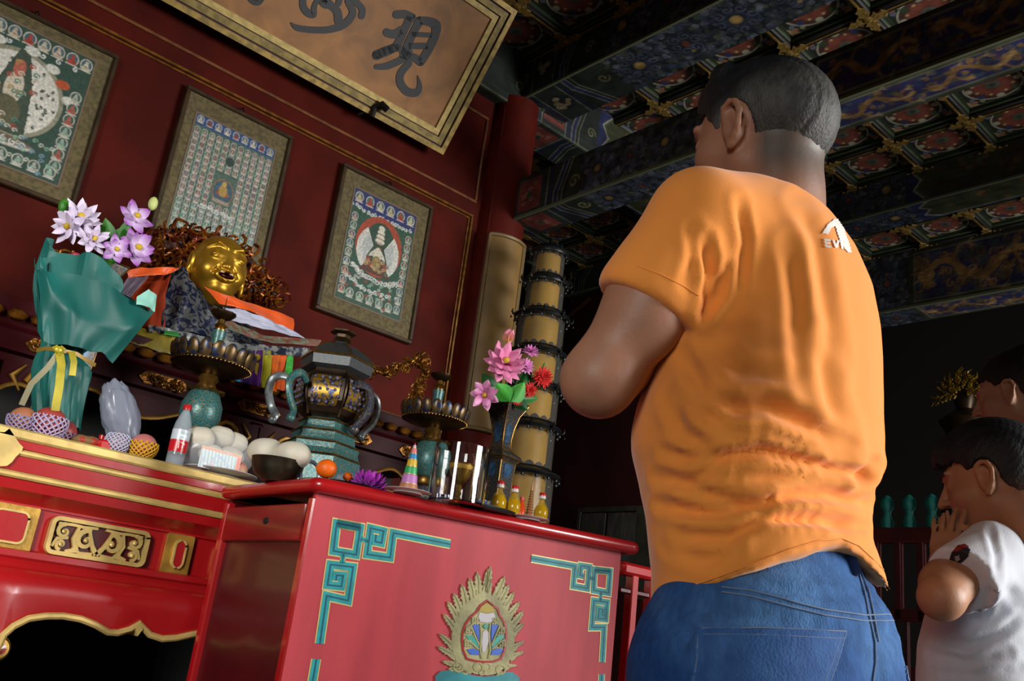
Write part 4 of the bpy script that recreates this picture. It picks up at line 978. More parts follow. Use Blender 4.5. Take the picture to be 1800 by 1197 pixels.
for lx in (.34, 1.47, 2.22): obj('leg', MB().box((lx - .03, 3.02, 0), (lx + .03, 3.08, 1.46), .01), mar, sh_o)
# carved throne back behind the head and arm rests
B = MB(); back = [onY(x, y, 3.5) for x, y in ((268, 470), (262, 420), (285, 400), (330, 398), (380, 410), (430, 430), (470, 480), (495, 505), (500, 530), (440, 545), (330, 500), (240, 480))]
ctr = np.mean(back, 0)
Bp = MB(); Bp.prism([(p[0], p[2]) for p in back], 0, .03, ((0, 3.55, 0), X3, Z3, -Y3)); obj('carved_back', Bp, mat('back_ground', '#3a1208', .5), sh_o)
poly = np.array([(p[0], p[2]) for p in back])
def inside(x, z, P):
    r = False
    for (ax, az), (bx, bz) in zip(P, np.roll(P, -1, 0)):
        if (az > z) != (bz > z) and x < (bx - ax) * (z - az) / (bz - az) + ax: r = not r
    return r
k = 0
while k < 240:
    x = rs.uniform(poly[:, 0].min(), poly[:, 0].max()); z = rs.uniform(poly[:, 1].min(), poly[:, 1].max())
    if inside(x, z, poly): curls(B, x, z, x, z, 1, .028, 3.51, rs, .028); k += 1
for p, q in zip(back, back[1:] + back[:1]):
    for t in (0.2, .7): w_ = p * (1 - t) + q * t; curls(B, w_[0], w_[2], w_[0], w_[2], 1, .034, 3.5, rs, .03)
obj('dragon_carving', B, mat('red_gilt_carving', '#8e5210', .38, .6, var=.6, vscale=25, col2='#5a1c08'), sh_o)
def armrest(name, P, Y_, n, r):
    B = MB()
    Q = [onY(x, y, Y_) for x, y in P]
    for k in range(n):
        i = rs.randint(len(Q) - 1); t = rs.rand(); w_ = Q[i] * (1 - t) + Q[i + 1] * t + rs.normal(size=3) * r * .5; curls(B, w_[0], w_[2], w_[0], w_[2], 1, r, Y_ + rs.uniform(-.03, .03), rs, .02)
    B.tube(Q, r * .45, 8); obj(name, B, gold_dark, sh_o)
armrest('dragon_arm', [(640, 650), (680, 655), (715, 640), (738, 625), (745, 650), (730, 690), (715, 720)], 3.15, 110, .022)
armrest('dragon_arm', [(90, 500), (95, 465), (110, 450), (130, 470)], 3.3, 40, .022)
B = MB().box((1.85, 3.05, 1.63), (2.3, 3.2, 1.645)); obj('cushion_edge', B, mat('yellow_cloth', '#8a7a24', .7, var=.2), sh_o)
# ================================================================== golden statue
gold_face = mat('polished_gold', '#a8781c', 0.36, 0.7, var=.12, vscale=5, vcol=True)
hc = onY(383, 470, 3.22); HR = .118
stt = thing('golden_statue', (hc[0], 3.25, 1.63), 'golden laughing bald statue wrapped in brocade on the maroon throne', 'statue')
def head_prims():
    P = [(('e', (0, 0.0, .012), (.098, .108, .108)), None, '+'), (('e', (0, -.02, -.045), (.088, .085, .075)), .03, '+'),
         (('e', (-.05, -.065, -.035), (.036, .032, .034)), .02, '+'), (('e', (.05, -.065, -.035), (.036, .032, .034)), .02, '+'),
         (('e', (0, -.075, -.092), (.034, .026, .022)), .018, '+'), (('e', (0, -.035, -.105), (.062, .055, .03)), .02, '+'),
         (('c', (0, -.092, .03), (0, -.112, -.018), .008, .013), .012, '+'), (('e', (-.014, -.104, -.02), (.010, .010, .008)), .008, '+'), (('e', (.014, -.104, -.02), (.010, .010, .008)), .008, '+'),
         (('c', (0, 0, -.06), (0, .02, -.16), .06, .07), .03, '+')]
    for s in (-1, 1):
        P += [(('c', (s * .014, -.100, .054), (s * .044, -.092, .066), .005, .006), .010, '+'), (('c', (s * .044, -.092, .066), (s * .078, -.062, .042), .006, .004), .008, '+'),
              (('e', (s * .040, -.092, .018), (.024, .014, .013)), .008, '+'),
              (('c', (s * .020, -.108, .014), (s * .040, -.109, .021), .0028, .0032), .003, '-'), (('c', (s * .040, -.109, .021), (s * .060, -.096, .010), .0032, .0026), .003, '-'),
              (('c', (s * .024, -.106, -.018), (s * .046, -.098, -.048), .003, .003), .008, '-'),
              (('e', (s * .102, .0, -.005), (.012, .022, .038)), .010, '+'), (('e', (s * .105, .0, -.055), (.011, .014, .032)), .010, '+'), (('e', (s * .113, -.004, .0), (.006, .012, .020)), .006, '-')]
    P += [(('e', (0, -.110, -.056), (.042, .016, .022)), .005, '+'), (('e', (0, -.124, -.054), (.028, .018, .012)), .004, '-')]
    for s in (-1, 1): P.append((('c', (0, -.126, -.044), (s * .037, -.106, -.032), .005, .004), .005, '+')); P.append((('c', (0, -.122, -.072), (s * .028, -.108, -.052), .005, .004), .005, '+'))
    return P
h = .0028
G, lo = field(head_prims(), h, .015, .02); V, Q = nets(G, lo, h); V = relax(V, Q, 2)
col = np.ones((len(V), 3)) * np.array(hexc('#b88a28'))
mouth = (np.abs(V[:, 0]) < .034) & (V[:, 1] < -.098) & (((V[:, 2] + .056) / .020) ** 2 + (V[:, 0] / .034) ** 2 < 1.1) & ((V[:, 2] + .054) ** 2 / .012 ** 2 + V[:, 0] ** 2 / .028 ** 2 < 1.15)
col[mouth] = hexc('#3a0c08')
Rz = np.array(Matrix.Rotation(math.radians(-4), 3, 'Z') @ Matrix.Rotation(math.radians(4), 3, 'X'))
Vh = V @ Rz.T + hc
smooth_obj('head', Vh, Q, gold_face, stt, col)
B = MB()
B.ribbon([(-.024, 0), (0, .003), (.024, 0)], .006, 0, .004, (hc + np.array([0, -.118, -.046]), X3, Z3, -Y3)); B.v = [(v - hc) @ Rz.T + hc for v in B.v]
obj('teeth', B, mat('ivory_teeth', '#b89870', .4), stt)
# robe: a draped mound
zb = 1.63; cx = hc[0] + .02
mp_ = [(('c', (cx, 3.27, hc[2] - .20), (cx, 3.27, hc[2] - .15), .12, .08), None, '+'), (('e', (cx, 3.28, 1.68), (.30, .17, .17)), .08, '+'), (('c', (cx - .16, 3.24, 1.80), (cx - .22, 3.2, 1.68), .07, .08), .06, '+'),
       (('c', (cx + .14, 3.24, 1.80), (cx + .22, 3.2, 1.66), .06, .07), .06, '+')]
G, lo = field(mp_, .008, .05, .03, extra=lambda G, X, Y, Z: np.maximum(G, zb - Z)); V, Q = nets(G, lo, .008); V = V + vnormals(V, Q) * (.006 * nz3(V, 22, 1))[:, None]; V = relax(V, Q, 1)
brocade = mat('silver_blue_brocade', '#5c5e5c', .42, .25, col2='#141d3a', vscale=26, dist=2.2, ramp=(.47, .53), bump=.3, bscale=90)
smooth_obj('robe', V, Q, brocade, stt)
def bil(P00, P10, P01, P11, u, v): return (np.array(P00) * (1 - u) + np.array(P10) * u) * (1 - v) + (np.array(P01) * (1 - u) + np.array(P11) * u) * v
def cloth(name, rows, m_, par, nu=24, nv=10, amp=.006, fr=4, seed=0, th=.003, dirn=0, top=False):
    """rows: surveyed edge points (x, y, depth plane) from upper to lower edge; each row the same count"""
    R_ = [[onY(*p) for p in r] for r in rows]; a = len(R_[0]) - 1; b = len(R_) - 1
    def S_(u, v):
        s = min(u * a, a - 1e-6); t = min(v * b, b - 1e-6); i = int(s); j = int(t); p = bil(R_[j][i], R_[j][i + 1], R_[j + 1][i], R_[j + 1][i + 1], s - i, t - j)
        w_ = (u if dirn == 0 else v); o = (u if dirn else v)
        p = p + np.array([0, -1, .15]) * amp * (math.sin(w_ * fr * 6.28 + seed + 1.5 * math.sin(o * 3 + seed)) + .5 * math.sin(w_ * fr * 13.1 + seed * 2 + o * 4)); return p
    B = MB(); B.sheet(S_, nu, nv); n0 = B.n; V0 = B.v[0].copy(); Fb = [tuple(i + n0 for i in f[::-1]) for f in B.f]
    B.v.append(V0 + np.array([0, th, 0])); B.c.append(np.ones((n0, 3))); B.n += n0; B.f += Fb
    per = [i for i in range(nu + 1)] + [j * (nu + 1) + nu for j in range(1, nv + 1)] + [nv * (nu + 1) + i for i in range(nu - 1, -1, -1)] + [j * (nu + 1) for j in range(nv - 1, 0, -1)]
    B.f += [(per[i], per[(i + 1) % len(per)], per[(i + 1) % len(per)] + n0, per[i] + n0) for i in range(len(per))]
    return obj(name, B, m_, par, 60)
orange = mat('orange_silk', '#d8520c', .45, sheen=.2, var=.15, vscale=8)
lav = mat('lavender_silk', '#a8aabe', .5, var=.15, vscale=20, stretch=(1, 1, 6))
cloth('brocade_cape', [[(283, 480, 3.16), (318, 468, 3.12), (345, 500, 3.08), (352, 520, 3.08)], [(278, 520, 3.12), (318, 525, 3.06), (355, 545, 3.05), (385, 560, 3.05)], [(270, 572, 3.10), (310, 580, 3.04), (360, 590, 3.03), (415, 602, 3.03)]], brocade, stt, 30, 16, .010, 2.2, 1)
cloth('silk_scarf', [[(358, 502, 3.10), (400, 520, 3.07), (450, 535, 3.08), (517, 560, 3.12)], [(385, 535, 3.06), (420, 540, 3.05), (460, 555, 3.06), (515, 582, 3.10)]], orange, stt, 30, 5, .004, 2, 2)
cloth('silk_scarf', [[(392, 540, 3.05), (430, 545, 3.035), (475, 562, 3.04), (512, 580, 3.07)], [(405, 562, 3.04), (440, 572, 3.03), (490, 584, 3.035), (538, 596, 3.06)]], lav, stt, 30, 5, .004, 3, 3)
cloth('patterned_scarf', [[(385, 550, 3.045), (420, 572, 3.02), (470, 590, 3.02), (565, 598, 3.04)], [(390, 575, 3.03), (430, 590, 3.01), (480, 603, 3.01), (560, 608, 3.03)]], mat('red_green_brocade', '#6a3a2a', .6, col2='#5a6450', vscale=30, ramp=(.45, .55), dist=1), stt, 30, 5, .004, 2, 4)
cloth('brocade_hem', [[(262, 570, 3.03), (330, 585, 3.0), (430, 604, 2.99), (545, 612, 2.99)], [(262, 585, 3.02), (330, 600, 2.99), (430, 622, 2.98), (545, 626, 2.98)]], mat('silver_hem', '#8a8c88', .4, .3, col2='#262c3c', vscale=40, ramp=(.45, .55)), stt, 30, 4, .004, 5, 5)
cloth('silk_scarf', [[(222, 476, 3.14), (250, 470, 3.12), (290, 470, 3.1), (318, 470, 3.1)], [(225, 490, 3.14), (255, 484, 3.1), (285, 484, 3.1), (305, 478, 3.1)]], orange, stt, 16, 4, .005, 2, 6)
cloth('silk_scarf', [[(255, 485, 3.16), (285, 485, 3.14), (300, 482, 3.12)], [(232, 520, 3.14), (262, 525, 3.1), (290, 520, 3.1)], [(215, 560, 3.1), (255, 580, 3.06), (290, 580, 3.06)]], mat('dark_orange_silk', '#8a2c08', .5, var=.2), stt, 16, 8, .006, 2, 7)
cloth('silk_scarf', [[(225, 488, 3.12), (262, 486, 3.10)], [(210, 510, 3.1), (235, 515, 3.08)], [(205, 525, 3.1), (225, 530, 3.08)]], mat('mauve_silk', '#6e6070', .5, var=.2), stt, 12, 8, .005, 2, 8)
cloth('golden_drape', [[(248, 575, 3.04), (300, 590, 3.0), (340, 602, 3.0)], [(225, 600, 3.0), (280, 618, 2.985), (335, 632, 2.985)]], mat('olive_gold_cloth', '#7a6a1e', .55, var=.3, vscale=20), stt, 18, 4, .004, 3, 9)
cloth('golden_drape', [[(290, 580, 3.0), (310, 584, 2.99)], [(288, 588, 2.98), (318, 592, 2.98)]], mat('green_cloth', '#2a7a30', .55), stt, 6, 3, .002, 1, 1)
for i, (xa, xb, colr, ya, yb) in enumerate(((412, 428, '#2a90b8', 640, 668), (428, 447, '#3a1e6a', 618, 672), (447, 463, '#5a2078', 616, 676), (463, 478, '#a8a018', 616, 680), (478, 492, '#d8640e', 618, 686), (492, 505, '#c8501a', 620, 684), (505, 516, '#3a9a38', 620, 662))):
    cloth('striped_hanging', [[(xa, ya + (i - 3) * 1.5, 2.985), (xb, ya + (i - 2) * 1.5, 2.985)], [(xa - 6, yb, 2.96), (xb - 5, yb + 3, 2.96)]], mat('hanging_' + 'abcdefg'[i], colr, .55, var=.25, vscale=30), stt, 6, 8, .003, 1, i)
B = MB(); q = onY(453, 628, 2.97); B.ell(q, (.012, .004, .012)); B.prism([(q[0] - .012, q[2] - .07), (q[0] + .012, q[2] - .07), (q[0] + .010, q[2] - .02), (q[0] - .010, q[2] - .02)], 0, .006, ((0, 2.975, 0), X3, Z3, -Y3))
obj('embroidered_emblem', B, mat('yellow_thread', '#b89a28', .5), stt)

# ================================================================== altar vessels
cloi = mat('cloisonne_teal', '#1c6064', .35, .2, col2='#8a7040', vscale=110, kind='voronoi', ramp=(.055, .01), bump=.15, bscale=80)
cloi2 = mat('cloisonne_blue', '#2a3448', .38, .25, col2='#7a6238', vscale=100, kind='voronoi', ramp=(.06, .01), bump=.15, bscale=80)
bronze = mat('old_bronze', '#3a2a18', .38, .75, var=.4, vscale=20)
bronze_g = mat('gilt_bronze', '#7a5a28', .34, .8, var=.35, vscale=25)
def zat(x, y, Y): return onY(x, y, Y)[2]
TZ = 1.16
def candlestick(cx, Y, dz, label):
    t = thing('candle_stand', (cx, Y, TZ), label, 'candle holder', 'cloisonne candle stands')
    z = lambda v: v + dz
    k = .85
    obj('base', MB().lathe([(r * k, z(a)) for r, a in ((.09, TZ - dz), (.095, TZ - dz + .012), (.075, 1.20), (.055, 1.24), (.042, 1.275), (.036, 1.29))], (cx, Y, 0), 28), cloi2, t)
    obj('collar', MB().lathe([(.036, z(1.288)), (.048, z(1.295)), (.052, z(1.308)), (.048, z(1.320)), (.036, z(1.327))], (cx, Y, 0), 28), bronze_g, t)
    obj('bulb', MB().lathe([(.030, z(1.325)), (.050, z(1.345)), (.062, z(1.375)), (.061, z(1.41)), (.046, z(1.445)), (.034, z(1.458))], (cx, Y, 0), 32), cloi, t)
    B = MB()
    for k_ in range(8):
        a = k_ * PI / 4; B.ell((cx + .042 * math.cos(a), Y + .042 * math.sin(a), z(1.455)), (.02, .02, .006), 10, 6)
    B.lathe([(.03, z(1.452)), (.03, z(1.47)), (.024, z(1.48)), (.032, z(1.492)), (.026, z(1.505))], (cx, Y, 0), 20); obj('leaf_collar', B, bronze_g, t)
    # drip dish with petal panels
    B = MB().lathe([(.026, z(1.505)), (.05, z(1.510)), (.10, z(1.522)), (.112, z(1.530)), (.118, z(1.534)), (.119, z(1.538)), (.100, z(1.548)), (.02, z(1.55))], (cx, Y, 0), 40); obj('dish', B, bronze, t)
    B = MB()
    for k_ in range(20):
        a = k_ * 2 * PI / 20; R = Matrix.Rotation(a, 3, 'Z') @ Matrix.Rotation(math.radians(14), 3, 'Y')
        B.ell((cx + .120 * math.cos(a), Y + .120 * math.sin(a), z(1.560)), (.008, .0195, .030), 10, 8, R=np.array(R))
    dd = obj('petal_rim', B, mat('petal_bronze', '#5a4628', .35, .6, var=.4, vscale=50, col2='#23304c', ramp=(.5, .6)), t)
    B = MB()
    for k_ in range(60): a = k_ * 2 * PI / 60; B.ell((cx + .119 * math.cos(a), Y + .119 * math.sin(a), z(1.533)), (.0035,) * 3, 6, 4)
    obj('bead_row', B, bronze_g, dd)
    obj('stem', MB().lathe([(.03, z(1.55)), (.022, z(1.56)), (.030, z(1.575)), (.018, z(1.588)), (.024, z(1.596)), (.016, z(1.60)), (.020, z(1.655)), (.014, z(1.662)), (.020, z(1.668)), (.012, z(1.675)), (.010, z(1.69))], (cx, Y, 0), 20), bronze_g, t)
    obj('stem_sleeve', MB().lathe([(.0175, z(1.603)), (.0215, z(1.650))], (cx, Y, 0), 20), cloi, t)
    B = MB().lathe([(.010, z(1.688)), (.026, z(1.693)), (.036, z(1.705)), (.038, z(1.712)), (.03, z(1.708)), (.01, z(1.704))], (cx, Y, 0), 24, wob=lambda a, j: 1 + (.07 * abs(math.sin(a * 6)) if j > 1 else 0)); obj('top_cup', B, bronze, t)
    obj('pricket', MB().lathe([(.003, z(1.70)), (.0008, z(1.765))], (cx, Y, 0), 8), bronze, t)
candlestick(onY(377, 620, 2.7)[0], 2.7, zat(377, 640, 2.7) - 1.545, 'bronze and teal enamel candle stand below the golden statue, left of the urn')
candlestick(onY(765, 730, 2.7)[0], 2.7, zat(765, 735, 2.7) - 1.545, 'bronze and teal enamel candle stand behind the clear glass cylinder')

# urn -------------------------------------------------------------
uc = onY(582, 700, 2.68); ux = uc[0]; UY = 2.68
ur = thing('incense_urn', (ux, UY, TZ), 'large lidded hexagonal enamel urn with scroll handles and gold studs', 'urn')
Zu = lambda y: zat(582, y, UY)
rot = math.radians(-90 - 12)
def hexl(prof): return MB().lathe(prof, (ux, UY, 0), 6, rot=rot)
obj('base', hexl([(.125, TZ), (.135, TZ + .02), (.135, Zu(815)), (.128, Zu(808)), (.122, Zu(800)), (.125, Zu(790)), (.108, Zu(783)), (.105, Zu(775)), (.108, Zu(768)), (.09, Zu(760)), (.088, Zu(748)), (.07, Zu(742))]), cloi, ur, 20)
B = MB()
for y, r in ((812, .137), (789, .127), (768, .110), (748, .091)):
    P = [(ux + r * math.cos(rot + k * PI / 3), UY + r * math.sin(rot + k * PI / 3), Zu(y)) for k in range(6)]; B.tube(P + [P[0]], .003, 5)
obj('gilt_edging', B, bronze_g, ur)
obj('belly', hexl([(.07, Zu(744)), (.095, Zu(735)), (.118, Zu(715)), (.124, Zu(695)), (.118, Zu(675)), (.10, Zu(664)), (.095, Zu(655))]), mat('urn_belly_bronze', '#33261a', .4, .6, var=.4, vscale=20), ur, 20)
sp = MB(); pl = MB(); studb = MB()
for k in range(6):
    a0 = rot + k * PI / 3; a1 = a0 + PI / 3; c0_, c1_ = np.array([math.cos(a0), math.sin(a0), 0]), np.array([math.cos(a1), math.sin(a1), 0])
    def fp(u, z_, off=0):
        r = np.interp(z_, [Zu(735), Zu(715), Zu(695), Zu(675), Zu(664)], [.095, .118, .124, .118, .10]); nn = (c0_ + c1_) / 2; return np.array([ux, UY, 0]) + (c0_ * (1 - u) + c1_ * u) * r + nn / np.linalg.norm(nn) * off + Z3 * z_
    Z0, Z1 = Zu(726), Zu(672)
    pl.sheet(lambda u, v: fp(.12 + .76 * u, Z0 + (Z1 - Z0) * v, .004 * math.sin(v * PI) + .002), 6, 8)
    for i in range(4):
        for j in range(5):
            q = fp(.2 + .6 * i / 3 + (.06 if j % 2 else -.04), Z0 + (Z1 - Z0) * (.1 + .8 * j / 4), .007); studb.ell(q, (.0055,) * 3, 8, 6)
            if (i + j) % 3: pass
    sp.tube([fp(0, Zu(y), .004) for y in (742, 726, 715, 700, 690, 675, 664)], .005, 5)
b_ = obj('gilt_panel', pl, mat('gilt_panel_gold', '#8a6a1c', .35, .6, col2='#2c3050', vscale=60, ramp=(.5, .58)), ur); tag(obj('stud', studb, mat('stud_pearl', '#6e6c84', .3, .3, var=.4, vscale=60), b_), kind='stuff')
obj('corner_rib', sp, bronze, ur)
obj('lid', hexl([(.098, Zu(657)), (.120, Zu(652)), (.124, Zu(636)), (.128, Zu(633)), (.105, Zu(620)), (.065, Zu(606)), (.03, Zu(601)), (.026, Zu(596))]), mat('lid_bronze', '#4a4440', .42, .45, col2='#28404a', vscale=110, kind='voronoi', ramp=(.12, .03)), ur, 20)
B = MB()
P = [(ux + .126 * math.cos(rot + k * PI / 3), UY + .126 * math.sin(rot + k * PI / 3), Zu(633.5)) for k in range(6)]; B.tube(P + [P[0]], .004, 5)
for k in range(6):
    a = rot + k * PI / 3; B.tube([(ux + r * math.cos(a), UY + r * math.sin(a), Zu(y)) for r, y in ((.128, 633), (.105, 620), (.065, 606), (.03, 601))], .0028, 5)
obj('gilt_edging', B, bronze_g, ur)
obj('finial', hexl([(.026, Zu(598)), (.032, Zu(594)), (.026, Zu(588)), (.028, Zu(583)), (.046, Zu(579)), (.046, Zu(576)), (0, Zu(573))]), bronze, ur, 20)
silver = mat('dull_enamel_silver', '#6e7474', .35, .5, var=.4, vscale=40)
def handle(P, name='handle', r=.0095, m_=silver):
    Q = [onY(x, y, Yq) for x, y, Yq in P]; R = [];
    for i in range(len(Q) - 1):
        p0, p1, p2, p3 = Q[max(i - 1, 0)], Q[i], Q[i + 1], Q[min(i + 2, len(Q) - 1)]
        for k in range(5): t = k / 5; R.append(.5 * ((2 * p1) + (p2 - p0) * t + (2 * p0 - 5 * p1 + 4 * p2 - p3) * t * t + (3 * p1 - p0 - 3 * p2 + p3) * t ** 3))
    R.append(Q[-1]); B = MB().tube(R, r, 8, flat=1.4); B.ell(R[-1], (r * 1.5,) * 3, 10, 8); B.ell(R[0], (r * 1.1,) * 3, 10, 8); obj(name, B, m_, ur)
handle([(503, 662, 2.70), (490, 660, 2.70), (477, 668, 2.71), (472, 690, 2.72), (477, 715, 2.72), (484, 728, 2.70), (479, 737, 2.70)])
handle([(538, 668, 2.60), (530, 655, 2.58), (515, 660, 2.57), (508, 675, 2.56), (510, 700, 2.56), (516, 720, 2.57), (511, 734, 2.58)], m_=cloi)
handle([(616, 688, 2.60), (620, 678, 2.58), (634, 676, 2.56), (648, 684, 2.56), (652, 705, 2.56), (645, 728, 2.56), (630, 745, 2.58), (622, 755, 2.58)], m_=cloi2, r=.012)
handle([(640, 702, 2.66), (634, 694, 2.68), (645, 690, 2.70), (660, 700, 2.72), (663, 722, 2.72), (655, 745, 2.70), (640, 760, 2.68), (635, 768, 2.68)])

# square flared vases ----------------------------------------------
def vase(cx, Y, ztop, label, rot=PI / 4 + .2):
    t = thing('flower_vase', (cx, Y, TZ), label, 'vase'); s2 = math.sqrt(2) / 1
    H_ = ztop - TZ
    P = [(.060, 0), (.062, .04), (.050, .08), (.044, .30), (.043, .45), (.047, .58), (.060, .605), (.058, .625), (.034, .655), (.030, .67), (.027, .69), (.0265, .74), (.031, .82), (.042, .91), (.062, .985), (.064, 1.0), (.058, .99), (.035, .92)]
    obj('body', MB().lathe([(r * s2, TZ + z * H_) for r, z in P], (cx, Y, 0), 4, rot=rot), mat('vase_enamel', '#232c38', .36, .35, col2='#5e4a28', vscale=90, kind='voronoi', ramp=(.10, .03)), t, 20)
    B = MB()
    for k in range(4):
        a = rot + k * PI / 2; B.tube([(cx + r * s2 * math.cos(a), Y + r * s2 * math.sin(a), TZ + z * H_) for r, z in P[:-2]], .0022, 5)
    for r, z in ((.0645, 1.0), (.0605, .605), (.031, .665), (.0475, .58), (.0445, .30)):
        Q = [(cx + r * s2 * math.cos(rot + k * PI / 2), Y + r * s2 * math.sin(rot + k * PI / 2), TZ + z * H_) for k in range(4)]; B.tube(Q + [Q[0]], .003, 5)
    obj('gilt_edging', B, bronze_g, t)
    B = MB()
    for k in range(4):
        a = rot + k * PI / 2 + PI / 4; u = np.array([math.cos(a), math.sin(a), 0]); v = np.array([-u[1], u[0], 0])
        for zc, hh, ww, r in ((.78, .075, .012, .0275), (.52, .05, .02, .0450)): obj('leaf_panel', MB().prism([(-ww, -hh * H_), (ww, -hh * H_), (ww * 1.3, hh * H_ * .6), (0, hh * H_), (-ww * 1.3, hh * H_ * .6)], 0, .003, (np.array([cx, Y, TZ + zc * H_]) + u * r, v, Z3 + u * .10, u)), mat('vase_panel_blue', '#2c4a66', .35, .3, var=.4, vscale=50), t)
    return t
vr = onY(890, 708, 2.68); vase(vr[0], 2.68, vr[2], 'dark square flared vase holding pink lotus and red blooms')
vl = onY(172, 462, 2.78); vase(vl[0], 2.78, vl[2], 'dark square flared vase behind the teal wrapped bouquet')

# ------------------------------------------------------------------ flowers
def petal(B, O, ax, side, L, Wd, cup, curl=0.0, col=None, tip=None, nu=5, nv=6, fold=.0):
    ax = np.array(ax, float); ax /= np.linalg.norm(ax); side = np.array(side, float); side -= ax * (side @ ax); side /= np.linalg.norm(side); up = np.cross(side, ax); O = np.array(O, float)
    def f(u, v):
        w_ = Wd * math.sin(min(1, v * 1.02) ** .8 * PI) ** .75 * (1 - .15 * v); x = (u - .5) * w_
        h_ = cup * math.sin(v * PI * .5) * L - curl * v * v * L + fold * abs(u - .5) * w_ * 2 + cup * 2 * ((u - .5) ** 2) * w_
        return O + ax * (v * L * .99) + side * x + up * h_
    if col is not None:
        c0, c1 = np.array(hexc(col)), np.array(hexc(tip or col)); B.sheet(f, nu, nv, col=lambda u, v: c0 * (1 - v) + c1 * v)
    else: B.sheet(f, nu, nv)
petalm = mat('petal_silk', rough=.55, vcol=True, sheen=.1, sss=0); leafm = mat('leaf_silk', rough=.5, vcol=True, var=.2, vscale=30)
def flower(name, c, face, R, layers, cols, label, group=None, center='#c8a828', vase_pt=None, wdt=.5, cup=.35, curl=.0, cat='flower'):
    """layers: (count, length factor, opening angle in degrees)"""
    t = thing(name, c, label, cat, group); face = np.array(face, float); face /= np.linalg.norm(face); a = np.cross(face, [0.1, 0.2, 1]); a /= np.linalg.norm(a); b = np.cross(face, a); c = np.array(c, float)
    B = MB(); r_ = random.Random(int(abs(c[0] * 1e4)))
    for li, (n, lf, op) in enumerate(layers):
        for k in range(n):
            th = 2 * PI * (k + .5 * (li % 2)) / n + r_.uniform(-.1, .1); o = math.radians(op + r_.uniform(-6, 6)); d_ = a * math.cos(th) + b * math.sin(th); side = -a * math.sin(th) + b * math.cos(th)
            ax = d_ * math.sin(o) + face * math.cos(o); petal(B, c, ax, side, R * lf * r_.uniform(.92, 1.06), R * lf * wdt, cup, curl, cols[0], cols[1])
    obj('petals', B, petalm, t, 80)
    if center: obj('flower_center', MB().ell(c + face * R * .12, (R * .16,) * 3, 12, 8), mat('center_' + center[1:], center, .6, bump=.5, bscale=200), t)
    if vase_pt is not None:
        m_ = (c + np.array(vase_pt)) / 2 + np.array([0, 0, .02]); obj('stem', MB().tube([c - face * .005, m_, vase_pt], .0025, 5), mat('stem_green', '#2c5a24', .6), t)
    return t
vt = vr + np.array([0, 0, -.03]); F0 = (-.45, -.85, .15)
fl = lambda x, y, Y=2.62: onY(x, y, Y)
flower('lotus_flower', fl(888, 636, 2.58), (-.35, -.9, .35), .085, [(10, 1.0, 84), (9, .97, 64), (8, .9, 44), (6, .78, 22)], ('#c85c92', '#e48ab0'), 'large open pink lotus flower in the right vase', vase_pt=vt, wdt=.55, cup=.3)
flower('lotus_bud', fl(893, 603, 2.58), (0, 0, 1), .058, [(5, 1.0, 12), (4, .9, 8)], ('#d89a50', '#e07aa8'), 'closed pink lotus bud rising above the open pink lotus', center='#b8962c', vase_pt=vt, wdt=.75, cup=.15)
flower('lotus_flower', fl(852, 694, 2.58), (-.6, -.7, -.5), .06, [(7, 1.0, 60), (5, .9, 30)], ('#c860a0', '#e8a8cc'), 'pale pink lotus drooping over the left of the flared vase', vase_pt=vt, wdt=.6, cup=.3)
flower('carnation', fl(933, 617, 2.62), (-.2, -.6, .8), .036, [(12, 1, 75), (12, .9, 45), (8, .8, 20)], ('#b850a0', '#e088c4'), 'small ruffled pink carnation at the top right of the vase flowers', center=None, vase_pt=vt, wdt=.45, curl=-.1)
flower('carnation', fl(926, 643, 2.60), (-.1, -.9, .2), .034, [(12, 1, 75), (12, .9, 45), (8, .8, 20)], ('#c060a8', '#e090c8'), 'ruffled pink carnation between the lotus and the red bloom', center=None, vase_pt=vt, wdt=.45, curl=-.1)
RED = ('#a00808', '#e01c10')
flower('chrysanthemum', fl(955, 662, 2.60), (-.3, -.9, .1), .046, [(22, 1, 85), (20, .95, 60), (16, .85, 38), (10, .7, 15)], RED, 'largest spiky red bloom at the right of the vase', center=None, vase_pt=vt, wdt=.22)
flower('chrysanthemum', fl(931, 685, 2.58), (-.5, -.8, -.2), .034, [(18, 1, 85), (16, .9, 55), (10, .7, 20)], RED, 'red bloom just below and left of the largest red bloom', center=None, vase_pt=vt, wdt=.24)
flower('chrysanthemum', fl(909, 703, 2.57), (-.3, -.8, .2), .024, [(16, 1, 80), (12, .8, 40)], RED, 'smallest red bloom resting on the vase rim', center=None, vase_pt=vt, wdt=.26)
def leaf(pts, label, name='silk_leaf', root=None, wd=.06, col='#2f8a2c', col2='#4aa838', grp=None):
    t = []
    O = np.array(root); T = np.array(pts); L = np.linalg.norm(T - O); B = MB(); petal(B, O, T - O, np.cross(T - O, CAM - O), L, wd, .1, .05, col, col2, 6, 6, -.25); o = obj(name, B, leafm, None, 80); recenter(o, O); return tag(o, label, 'leaf', grp)
leaf(fl(872, 672, 2.52), 'broad bright green leaf facing forward over the vase rim, left half', root=fl(897, 706, 2.55), wd=.075)
leaf(fl(922, 672, 2.53), 'broad bright green leaf facing forward over the vase rim, right half', root=fl(899, 706, 2.55), wd=.07)
leaf(fl(846, 655, 2.66), 'dark green leaf behind the drooping pink lotus', root=fl(880, 700, 2.64), wd=.07, col='#1a4a1c', col2='#24602a')
leaf(fl(855, 680, 2.62), 'dark green leaf right beside the drooping pink lotus', root=fl(885, 704, 2.62), wd=.06, col='#1c5a20', col2='#2a7a2c')
leaf(fl(928, 722, 2.58), 'dark leaf hanging beneath the smallest red bloom', root=fl(905, 702, 2.60), wd=.05, col='#14401c', col2='#1c5c28')
